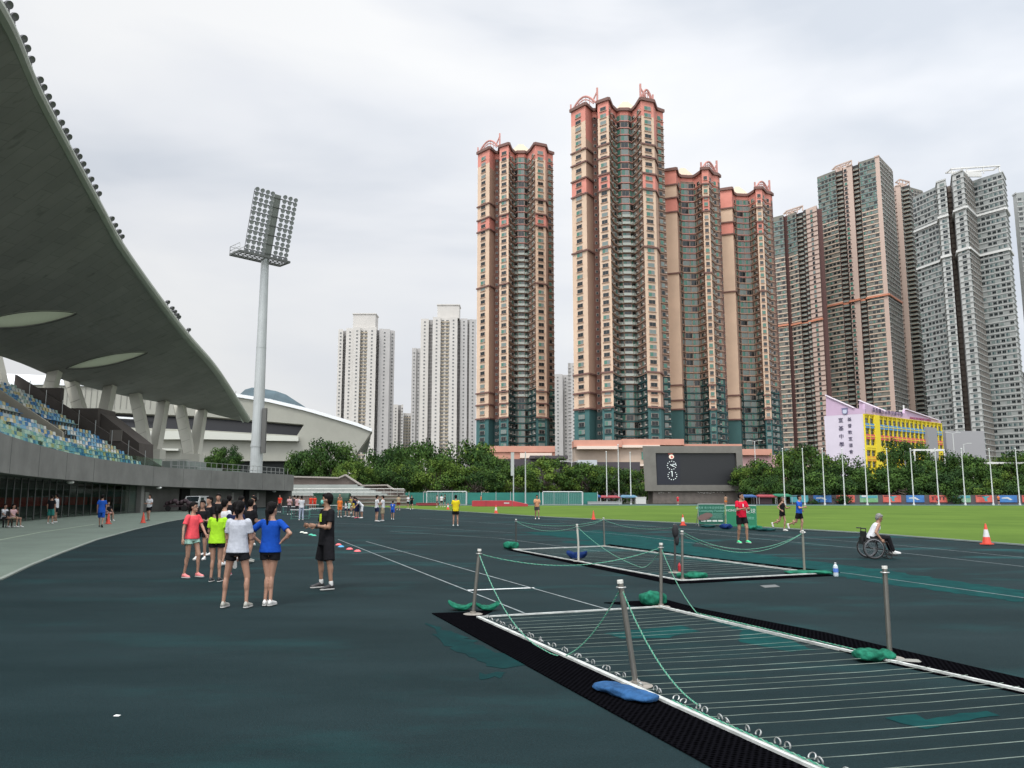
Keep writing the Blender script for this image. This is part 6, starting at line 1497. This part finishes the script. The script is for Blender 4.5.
def person(label,x=None,y=None,hpx=None,face=0.0,H=1.65,J=None,male=False,skin=SK,top=None,sleeve='short',bottom=None,blen='short',hair='short',hairm=HAIR,shoes=SHW,turn=0.0,near=False,loc=None,group='athletes and students on the track',toplen=.0,extras=(),socks=False,tilt=0.0,wide=1.0,sleevem=None,name='person'):
    s=H/1.70; J=J or pose(); g=loc if loc is not None else G(x,y,-.018)
    root=thing(name,label,'person',g,face,group); root.scale=(s*wide,s*wide,s)
    vox=.010 if near else .022; T_=TM if male else TF; f=1.06 if male else .95
    b=MB(); torso(b,J,T_)
    hc=J['neck']+J['up']*.145+J['fw']*.018; 
    if tilt: hc=J['neck']+V3((0,.05*tilt,.13))
    b.cap(J['neck']-J['up']*.03,hc-J['up']*.05,.056*f,.050*f,10)
    Mh=Matrix.Rotation(turn,3,'Z')@Matrix.Rotation(-tilt*.5,3,'X'); hh=lambda v: hc+Mh@V3(v)
    b.ell(hc+Mh@V3((0,-.01,.015)),(.074,.092,.100),14,12,M=Mh); b.ell(hh((0,.015,-.045)),(.056,.070,.068),12,8,M=Mh)
    b.cap(hh((0,.082,.005)),hh((0,.101,-.018)),.008,.014,6); b.ell(hh((0,.085,-.062)),(.024,.014,.014),8,6); b.ell(hh((0,.070,-.098)),(.025,.02,.018),8,6)
    for q in (-1,1): b.ell(hh((q*.075,-.005,-.01)),(.010,.020,.032),8,6,M=Mh)
    for q,t in ((-1,'L'),(1,'R')):
        sh,el,wr=J['sh'+t],J['el'+t],J['wr'+t]; hp,kn,an,td=J['hip'+t],J['kne'+t],J['ank'+t],J['t'+t].normalized()
        b.cap(sh,el,.046*f,.036*f); b.cap(el,wr,.037*f,.024*f); m=el.lerp(wr,.3); b.ell(m,(.037*f,.036*f,.05),8,6)
        b.cap(hp,kn,.082*f,.052*f); b.cap(kn,an,.047*f,.030*f); b.ell(kn,(.050*f,.052*f,.075),10,8); c=kn.lerp(an,.30); bk=V3((0,-.012,0)); b.ell(c+bk,(.047*f,.050*f,.13),10,8)
        b.cap(an,an+td*.10+V3((0,0,-.03 if abs(td.z)<.3 else 0)),.032,.026,8)
        if not near: b.cap(wr,wr+(wr-el).normalized()*.13,.022,.028,8)
    me=bake(b,'person_body',vox,2 if near else 1)
    if near:
        # fingers grown from the palm, joined to the body surface
        hm=MB(); 
        for q,t in ((-1,'L'),(1,'R')): hand(hm,J['el'+t],J['wr'+t],q,.7)
        bm=bmesh.new(); bm.from_mesh(me); tm=hm.mesh('t',[]); bm.from_mesh(tm); bmesh.ops.recalc_face_normals(bm,faces=bm.faces)
        for fa in bm.faces: fa.smooth=True
        bm.to_mesh(me); bm.free(); bpy.data.meshes.remove(tm)
    me.materials.clear(); me.materials.append(skin); link(me,'body',root)
    def part(nm,mb,m,vx=None,sm=2):
        e=bake(mb,nm,vx or vox,sm if near else 1); e.materials.clear(); e.materials.append(m); return link(e,nm,root)
    if top:
        m=MB(); lo=-.05-toplen; P_=[(lo,T_[2][1]+.016,T_[2][2]+.018),(0,T_[2][1]+.006,T_[2][2]+.010)]+[(t,rx,ry) for t,rx,ry in T_[3:7]]+[(.44,.122,.082),(.475,.080,.064)]
        m.rings([ring(J['pel']+J['up']*t,J['up'],rx+.016+(.014 if .05<t<.3 else 0),ry+.014+(.012 if .05<t<.3 else 0),16) for t,rx,ry in P_])
        for q,t in ((-1,'L'),(1,'R')):
            sh,el=J['sh'+t],J['el'+t]
            if sleeve=='short': m.cap(sh+V3((-q*.015,0,-.004)),sh.lerp(el,.25),.066*f,.060*f); m.tube([sh.lerp(el,.1),sh.lerp(el,.40),sh.lerp(el,.66)],[.056*f,.059*f,.064*f],12)
            elif sleeve=='long': m.cap(sh+V3((0,0,-.012)),el,.060*f,.050*f); m.cap(el,el.lerp(J['wr'+t],.85),.050*f,.040*f)
            elif sleeve=='none': m.cap(sh+V3((-q*.05,0,.01)),sh+V3((-q*.045,0,-.12)),.040,.05)
        part('shirt',m,top)
    if bottom:
        m=MB(); m.rings([ring(J['pel']+J['up']*t,J['up'],rx,ry,16) for t,rx,ry in [(-.10,.15,.115),(-.05,.172,.126),(.0,.176,.126),(.07,.158,.115),(.10,.150,.11)]])
        for q,t in ((-1,'L'),(1,'R')):
            hp,kn,an=J['hip'+t],J['kne'+t],J['ank'+t]; k={'short':.34,'mid':.62,'knee':.95}.get(blen,1)
            r1={'short':.102,'mid':.092,'knee':.096}.get(blen,.07)*f
            e=hp.lerp(kn,k); m.cap(hp,hp.lerp(kn,.12),.094*f,.092*f); m.tube([hp,hp.lerp(e,.5),e],[.092*f,(.092*f+r1)/2,r1],14) if blen!='tight' and blen!='long' else m.cap(hp,e,.094*f,r1)
            if blen=='long': m.cap(kn,kn.lerp(an,.92),.068*f,.056*f)
            if blen=='tight': m.cap(kn,kn.lerp(an,.95),.056*f,.038*f)
        part('trousers' if blen in('long','tight') else 'shorts',m,bottom)
    # hair
    m=MB(); m.ell(hh((0,-.026,.034)),(.086,.094,.098),14,10,M=Mh); m.ell(hh((0,-.052,-.01)),(.078,.062,.085),12,8,M=Mh); m.ell(hh((0,.045,.082)),(.062,.045,.032),10,6,M=Mh)
    if hair in('pony','longpony'):
        L_=.30 if hair=='longpony' else .20; a=hh((0,-.108,.045)); m.cap(a,a+V3((0,-.022,-.07)),.022,.036); m.cap(a+V3((0,-.022,-.07)),a+V3((0.01,-.015,-L_)),.037,.016)
    if hair=='long': m.cap(hh((0,-.07,0)),hh((0,-.10,-.26)),.07,.045)
    if hair=='bun': m.ell(hh((0,-.11,.08)),(.035,.035,.035),8,6)
    if hair!='bald': part('hair',m,hairm,None if not near else .009,1)
    # shoes
    for q,t in ((-1,'L'),(1,'R')):
        an=J['ank'+t]; td=J['t'+t].normalized(); side=td.cross(V3((0,0,1)));side=side.normalized() if side.length>.1 else V3((1,0,0)); upv=side.cross(td).normalized()
        heel=an-td*.055-upv*.045; rs=[]; rs2=[]
        for u_,wd,ht in ((0,.022,.055),(.03,.036,.085),(.08,.038,.088),(.13,.040,.062),(.19,.046,.045),(.235,.040,.036),(.262,.018,.022)):
            c=heel+td*u_; rs.append([c+side*(wd*math.cos(a))+upv*(-.012+ht*max(0,math.sin(a))**.8 if math.sin(a)>0 else -.012) for a in [2*math.pi*k/12 for k in range(12)]])
            rs2.append([c+side*((wd+.004)*math.cos(a))+upv*(-.028+.020*(math.sin(a)>0)) for a in [2*math.pi*(k+.5)/12 for k in range(12)]])
        m=MB(); m.rings(rs); m.build('shoe',shoes,root,smooth=True)
        if near:
            so_=[c for c in kids(root) if c.name.startswith('shoe')][-1]; m=MB(); m.rings(rs2); m.build('sole',SOLE,so_)
            if socks: m=MB(); m.cap(an+V3((0,0,.0)),an+(J['kne'+t]-an).normalized()*.055,.037,.039,10); m.build('sock',SOCK,root,smooth=True)
    if near:
        for q in (-1,1):
            m=MB(); m.ell(hh((q*.030,.078,.012)),(.013,.007,.006),8,6,M=Mh); m.build('eye',EYE,root,smooth=True)
            m=MB(); m.bar(hh((q*.016,.082,.032)),hh((q*.046,.072,.034)),.006,.008); m.build('eyebrow',hairm,root)
        m=MB(); m.ell(hh((0,.097,-.060)),(.021,.006,.006),8,6,M=Mh); m.build('mouth',LIP,root,smooth=True)
    for ex in extras: ex(root,J,hh,Mh)
    return root
def fdir(px,ang):
    """ang degrees: 0 = facing away from the camera, 180 = facing it, 90 = facing left in the photo"""
    return math.radians(ang)
def x_mask(root,J,hh,Mh):
    m=MB(); m.ell(hh((0,.070,-.045)),(.052,.042,.048),12,8,M=Mh); m.build('face_mask',mat('mask_teal',(.12,.42,.36),.7),root,smooth=True)
    m=MB(); 
    for q in (-1,1): m.tube([hh((q*.050,.07,-.02)),hh((q*.078,.0,-.0))],.003,4)
    m.build('mask_strap',WHTC,root)
def x_glasses(root,J,hh,Mh):
    m=MB()
    for q in (-1,1): m.tube([hh((q*.033+.022*math.cos(a),.092,.010+.017*math.sin(a))) for a in [2*math.pi*k/12 for k in range(12)]],.0022,4,close=True); m.tube([hh((q*.055,.088,.012)),hh((q*.077,.0,.0))],.0022,4)
    m.build('spectacles',DKR,root)
def x_printback(mt,w_=.12,z0=.30,z1=.42,front=True,x0=None):
    def f(root,J,hh,Mh):
        s_=1 if front else -1; p=J['pel']; up=J['up']; m=MB(); rs=[]
        for z in (z0,(z0+z1)/2,z1):
            row=[]
            for k in range(7):
                a=math.radians(90+ (k-3)*w_*260/3*.33); rx,ry=.187,.128; c=p+up*z; row.append(c+V3((rx*math.cos(a),s_*ry*math.sin(a)*1.0+s_*.004,0)))
            rs.append(row)
        vs=[q for r_ in rs for q in r_]; m.add(vs,[(i*7+j,i*7+j+1,(i+1)*7+j+1,(i+1)*7+j) for i in range(2) for j in range(6)]); o=m.build('shirt_print',mt,root)
        sl=o.modifiers.new('t','SOLIDIFY'); sl.thickness=.008; sl.offset=0
    return f
def x_watch(root,J,hh,Mh):
    w_,e=J['wrL'],J['elL']; d=(w_-e).normalized(); m=MB(); m.tube([w_-d*.02,w_+d*.012],.031,10); m.build('wristwatch',SHB,root)
LG=mat('print_lime',(.45,.62,.03),.7); PW=mat('print_tshirt_white',(.65,.6,.6),.7)
# ---------------- near group
person('girl in coral pink t-shirt, mint shorts and pink shoes, leftmost of the near group',190,578,face=math.radians(-118),H=1.56,J=pose('stepL',('reach','out')),top=CORAL,bottom=MINT,blen='short',hair='pony',wide=.95,shoes=SHC,near=True,turn=.25,toplen=.0,extras=(x_glasses,))
person('girl with long ponytail in lime green t-shirt, seen from behind',215,582,face=.08,H=1.52,J=pose('stand',('front','down'),sp=-.03),top=LIME,bottom=BLK,blen='short',hair='longpony',shoes=SHB,near=True,toplen=.03)
person('girl in light grey t-shirt and black shorts with feet apart, seen from behind',235,608,face=-.06,H=1.62,J=pose('stand',('front','front'),sp=.07),top=GRYC,bottom=BLK,blen='short',hair='pony',shoes=SHY,near=True,toplen=.0)
person('girl in bright blue t-shirt with her hands on her hips, seen from behind',268,606,face=-.12,H=1.60,J=pose('stand','hips',sp=-.075),top=BLUC,bottom=BLK,blen='short',hair='longpony',shoes=SHW,near=True,turn=-.35,toplen=.0)
person('man in black t-shirt with lime print and a face mask, talking to the group',325,589,face=math.radians(128),H=1.74,J=pose('stand',('front','front'),sp=.085),turn=-.55,male=True,skin=SK2,top=BLK,bottom=BLK,blen='knee',hair='short',shoes=SHB,near=True,toplen=.10,extras=(x_mask,x_watch,x_printback(LG,.13,.27,.41,True)),socks=True)
person('girl with pink trainers lifting one heel, hidden behind the girl in grey',233,576,face=.1,H=1.56,J=pose('heelup',('down','down'),sp=-.02),top=NAVY,bottom=BLK,hair='pony',shoes=SHP,near=True,socks=True)
person('girl in black t-shirt facing the girl in coral, with white shoes',200,560,face=math.radians(-175),H=1.56,J=pose('stand',('front','down')),top=BLK,bottom=BLK,blen='mid',hair='short',shoes=SHW,near=True)
person('person in black standing close behind the lime green t-shirt',207,556,face=2.6,H=1.66,J=pose('stand',('down','down')),male=True,top=BLK,bottom=BLK,blen='mid',shoes=SHW,near=False)
person('student in a white t-shirt between the lime and the grey t-shirts',222,566,face=-.4,H=1.6,J=pose('stepL',('down','down')),top=WHTC,bottom=BLK,blen='short',hair='short',shoes=SHW,near=False)
person('person in black t-shirt and dark shorts, right behind the shoulder of the girl in grey',248,563,face=-.5,H=1.60,J=pose('stepL',('down','front')),male=True,top=BLK,bottom=DKR,blen='mid',hair='short',shoes=SHY,near=False,turn=.4)
person('tall dark-haired person at the back of the near group, above the lime t-shirt',216,548,face=-2.9,H=1.74,J=pose('stand'),male=True,top=BLK,bottom=NAVY,blen='long',shoes=SHB)
person('dark-haired student in black at the back of the near group, above the girl in grey',227,549,face=.2,H=1.70,J=pose('stand'),male=True,top=BLK,bottom=BLK,blen='mid',shoes=SHB)
person('dark-haired student in navy at the back right of the near group',239,550,face=-.6,H=1.66,J=pose('stand'),top=NAVY,bottom=BLK,blen='mid',shoes=SHW)
person('person in black at the back of the near group, beside the blue t-shirt',252,546,face=2.2,H=1.66,J=pose('stand','chest'),top=BLK,bottom=DKR,blen='mid',shoes=SHW)
# ---------------- runners and wheelchair on the right
def x_redprint(root,J,hh,Mh):
    x_printback(PW,.07,.30,.40,True)(root,J,hh,Mh)
person('man in red t-shirt with white print and black shorts, jogging towards the camera',742.5,543.5,face=math.radians(196),H=1.78,J=pose('stepL',('runf','runf')),male=True,skin=SK2,top=REDC,bottom=BLK,blen='mid',hair='short',shoes=SHG,near=True,turn=.45,extras=(x_redprint,))
person('runner in black sleeveless top and shorts with a flying ponytail, right of the green banners',783,531,face=math.radians(225),H=1.58,J=pose('run',('runf','runb'),lean=.08),top=BLK,sleeve='none',bottom=BLK,blen='short',hair='pony',hairm=mat('brown_hair',(.06,.03,.02),.5),shoes=SHW,near=True,turn=-.2)
person('runner in blue t-shirt and black shorts beside the runner in black',800,533,face=math.radians(225),H=1.66,J=pose('run',('runb','runf'),lean=.06),male=True,skin=SK,top=ROY,bottom=BLK,blen='mid',hair='short',shoes=SHW,near=True)
# wheelchair, travelling to the right
wg=G(872,558.5,-.018); wang=math.radians(-97)
wc=thing('wheelchair','black wheelchair rolling to the right on the track',"wheelchair",wg,wang); wc.scale=(.95,.92,.92)
FRB=mat('wheelchair_black',(.015,.015,.017),.4,metal=.3); TYR=MATS['tyre']; SPK=mat('spoke',(.25,.25,.26),.3,metal=.8)
for s_ in (-1,1):
    w0=MB(); cx=s_*.30; cz=.31; circ=lambda r_,dx=0,n=28:[V3((cx+dx,-.02+r_*math.cos(2*math.pi*k/n),cz+r_*math.sin(2*math.pi*k/n))) for k in range(n)]
    w0.tube(circ(.295),.017,8,close=True); wh=w0.build('wheel',TYR,wc,smooth=True)
    m=MB(); m.tube(circ(.27),.008,6,close=True); m.tube(circ(.255,s_*.035),.009,6,close=True); m.build('rim',SPK,wh)
    m=MB(); 
    for k in range(14): a=2*math.pi*k/14; m.tube([(cx,-.02,cz),(cx,-.02+.27*math.cos(a),cz+.27*math.sin(a))],.0028,4)
    m.tube([(cx-.03,-.02,cz),(cx+.03,-.02,cz)],.022,8); m.build('spokes',SPK,wh)
    m=MB(); m.tube([V3((s_*.22,.42+.075*math.cos(2*math.pi*k/14),.095+.075*math.sin(2*math.pi*k/14))) for k in range(14)],.018,6,close=True); m.tube([(s_*.22,.42,.095),(s_*.22,.40,.24)],.012,6); m.build('caster',TYR,wc)
    m=MB(); m.tube([(s_*.23,-.20,.90),(s_*.23,-.20,.45),(s_*.23,-.10,.30),(s_*.23,.38,.26),(s_*.21,.50,.20)],.013,7); m.tube([(s_*.23,-.20,.50),(s_*.23,.38,.50),(s_*.22,.52,.16)],.013,7); m.tube([(s_*.23,-.20,.88),(s_*.23,-.33,.89)],.017,7); m.build('side_frame',FRB,wc)
    m=MB(); m.box(s_*.12-.08,s_*.12+.08,.44,.66,.10,.125); m.build('footrest',FRB,wc)
m=MB(); m.box(-.22,.22,-.20,.38,.485,.525); m.build('seat',FRB,wc)
m=MB(); m.box(-.22,.22,-.235,-.205,.52,.80); m.box(-.14,.14,-.30,-.24,.42,.62); m.build('backrest',FRB,wc)
m=MB(); m.tube([(-.23,-.05,.31),(.23,-.05,.31)],.015,7); m.tube([(-.23,.3,.28),(.23,.3,.28)],.012,7); m.build('axle',FRB,wc)
Jw=pose('sit',('wheel','reach'),lean=.18); Jw=pose('sit','wheel',lean=.48)
for t in 'LR': Jw['kne'+t]=V3(((-1 if t=='L' else 1)*.11,.46,.66-.05)); Jw['ank'+t]=V3(((-1 if t=='L' else 1)*.11,.58,.225)); Jw['hip'+t].z=.60
dz=V3((0,.0,.10))
for k in ('pel','neck','shL','shR','elL','elR','wrL','wrR'): Jw[k]=Jw[k]+dz
person('grey-haired man in white vest and black trousers sitting in the wheelchair',loc=wg,face=wang,H=1.56,J=Jw,male=True,skin=SK2,top=WHTC,sleeve='none',bottom=BLK,blen='long',hair='short',hairm=GHAIR,shoes=SHW,near=True,tilt=.7,group='athletes and students on the track')
# ---------------- people in the middle distance
def far(label,x,y,H,face,kind='stand',arms='down',**k): return person(label,x,y,face=math.radians(face),H=H,J=pose(kind,arms,lean=k.pop('lean',0)),**k)
far('person in yellow t-shirt and black shorts standing alone, seen from behind',455.5,526.5,1.68,5,'stand',('chest','chest'),male=True,top=YELC,bottom=BLK,blen='mid',shoes=SHW,toplen=.06)
far('person in orange-tan top jogging towards the camera in front of the red mat',537,519.5,1.66,185,'stepL','runf',male=True,skin=SK2,top=C_('tan',(.50,.26,.14)),bottom=DKR,blen='mid',shoes=SHW)
far('person in white shirt and dark shorts, left of a standing pair',376.5,521.8,1.66,-60,'stand','chest',male=True,top=WHTC,bottom=NAVY,blen='mid',shoes=SHW)
far('person in white shirt and khaki shorts, right of a standing pair',382.5,521.5,1.64,80,'stand','chest',male=True,top=WHTC,bottom=KHA,blen='knee',shoes=SHW,hair='short')
far('small child in blue and white kit walking away',392.5,519.8,1.28,0,'stepL','down',top=ROY,bottom=ROY,blen='mid',shoes=SHW,extras=(x_printback(WHTC,.10,.28,.42,False),))
far('person in tan top and dark shorts near the left goal',398.5,510.5,1.62,30,'stepL','runf',male=True,top=KHA,bottom=MAR,blen='mid')
far('person in white t-shirt near the left end of the teal fence',408,508.8,1.6,150,'stand','chest',top=WHTC,bottom=BLK,blen='mid')
far('person in black beside the one in white near the teal fence',411.5,509.6,1.6,200,'walk','runf',male=True,top=BLK,bottom=BLK,blen='mid')
far('person in white bending down at the right of the children cluster',361.5,518.5,1.62,120,'stand','reach',lean=.75,top=WHTC,bottom=WHTC,blen='knee',shoes=SHW)
far('dark-haired person in navy bending over the children',357,518.5,1.62,60,'stand','reach',lean=.5,male=True,top=NAVY,bottom=NAVY,blen='knee',shoes=SHP)
for i,(x,y,H,t,b,l) in enumerate([(353.5,517.5,1.35,YELC,DKR,'child in yellow at the right side of the children cluster'),(349,517,1.25,MINT,NAVY,'child in pale green in the middle of the children cluster'),(345.5,516.5,1.2,WHTC,NAVY,'small child in white in the children cluster'),(339.5,517.5,1.5,ORG,ORG,'child in orange at the left side of the children cluster'),(350.5,513.5,1.55,C_('mustard',(.35,.27,.08)),BLK,'child in mustard standing behind the children cluster')]):
    far(l,x,y,H,random.choice((170,200,140,90)),'stand',random.choice(('down','chest','front')),top=t,bottom=b,blen='mid')
far('tanned bare-headed adult in orange behind the children cluster',339.5,511.5,1.72,170,'stand','down',male=True,skin=SK2,top=SK2,bottom=ORG,blen='mid',hair='bald')
far('person in white with light trousers among the hurdles',301,520.5,1.62,30,'stand','front',top=WHTC,bottom=C_('pale_denim',(.35,.40,.50)),blen='long',hair='pony',shoes=SHW)
far('person with a dull pink bag and white top behind the hurdles',297,517,1.62,-20,'stand','down',top=PNK,bottom=DKR,blen='long',hair='short')
far('person in pale pink top left of the hurdles',289,514.8,1.58,200,'stand','chest',top=PNK,bottom=DKR,blen='long',hair='long')
far('person in dark clothes just right of the pale pink top',294,514,1.62,20,'stand','down',male=True,top=DKR,bottom=DKR,blen='long')
far('person in green top holding a child-sized white bag, near the stand corner',252.8,514.5,1.7,200,'stand','chest',top=GRN,bottom=WHTC,blen='mid',hair='short')
far('person in red vest partly hidden behind the blue t-shirt',279.5,512.5,1.66,160,'stand','down',male=True,top=C_('vest_red',(.58,.05,.03)),bottom=DKR,blen='long')
for i,(x,l) in enumerate(((310.5,'left one of two red vests by the green locker'),(314.5,'right one of two red vests by the green locker'))): far('person in red vest, '+l,x,509.8,1.55,170,'stand','down',male=True,top=C_('vest_red',(.58,.05,.03)),bottom=C_('vest_red',(.58,.05,.03)),blen='mid')
# under and beside the stand
def chair(x,y,label,rz):
    t=thing('folding_chair',label,'chair',G(x,y,-.015),rz,'chairs by the glass screen'); m=MB(); m.box(-.2,.2,-.2,.2,.42,.46); m.build('seat',DKR,t); m=MB(); m.box(-.2,.2,-.22,-.19,.5,.85); m.build('backrest',DKR,t)
    for a in (-.18,.18):
        for b_ in (-.18,.18): m=MB(); m.box(a-.015,a+.015,b_-.015,b_+.015,0,.42); m.build('leg',FRB,t)
chair(3.0,527.5,'chair under the seated person in white, leftmost',math.radians(-100)); chair(11.5,527.5,'chair under the seated person in pale pink',math.radians(-100)); chair(107,521,'chair of the seated person beside the blue-clad walker',math.radians(-120))
far('seated person in white t-shirt at the left edge of the photo',3.0,527.5,1.62,-100,'sit','lap',top=WHTC,bottom=BLK,blen='mid',shoes=SHW,hair='short')
far('seated woman in pale pink with long dark hair, second from the left edge',11.5,527.5,1.60,-100,'sit',('face','lap'),top=PNK,bottom=KHA,blen='mid',shoes=SHW,hair='long')
far('person in black standing by the glass screen, left of a white shirt',50,524.2,1.66,10,'stand','down',male=True,top=BLK,bottom=TEALC,blen='knee')
far('person in white shirt and black shorts standing by the glass screen',55,523,1.74,100,'stand','down',male=True,skin=SK2,top=WHTC,bottom=BLK,blen='mid')
far('person in loose blue top and shorts walking towards the glass screen',100.5,527.5,1.70,20,'walk','down',top=ROY,bottom=ROY,blen='knee',toplen=.12,shoes=SHB)
far('seated person in black beside the orange cone',107,521,1.66,-120,'sit','lap',male=True,top=BLK,bottom=PNK,blen='mid',shoes=SHW)
far('person in white shirt and black shorts under the stand beside the right cone',148.5,521,1.7,170,'stepL','front',male=True,top=WHTC,bottom=BLK,blen='mid',shoes=SHB)
# far side
for x,y,H,t,b,l in [(437,507.5,1.6,PNK,NAVY,'person in pink in front of the left goal'),(441.5,507.3,1.66,WHTC,DKR,'person in white in the mouth of the left goal'),(445,507,1.7,DKR,DKR,'person in dark grey in the mouth of the left goal'),(481,505,1.55,ORG,DKR,'person in orange by the teal fence left of the grey posts'),(488,504.5,1.9,DKR,DKR,'tall dark figure at the teal fence behind the red mat'),(506,504.5,1.75,NAVY,DKR,'dark figure at the teal fence, just left of the grey posts'),(678,505,1.5,REDC,REDC,'figure in red in front of the scoreboard plinth'),(726,506.5,1.6,SK2,ORG,'bare-chested figure behind the green banners'),(938,505,1.6,REDC,NAVY,'figure in red by the painted wall at the eighth flagpole'),(999,505,1.6,ORG,BLK,'figure in orange by the painted wall near the right edge')]:
    far(l,x,y,H,random.choice((0,180,90,150)),'stand',random.choice(('down','chest')),male=True,top=t,bottom=b,blen='mid',group='distant people beyond the track')
# small play structure colours beyond the fence

bpy.data.scenes.remove(TSC)
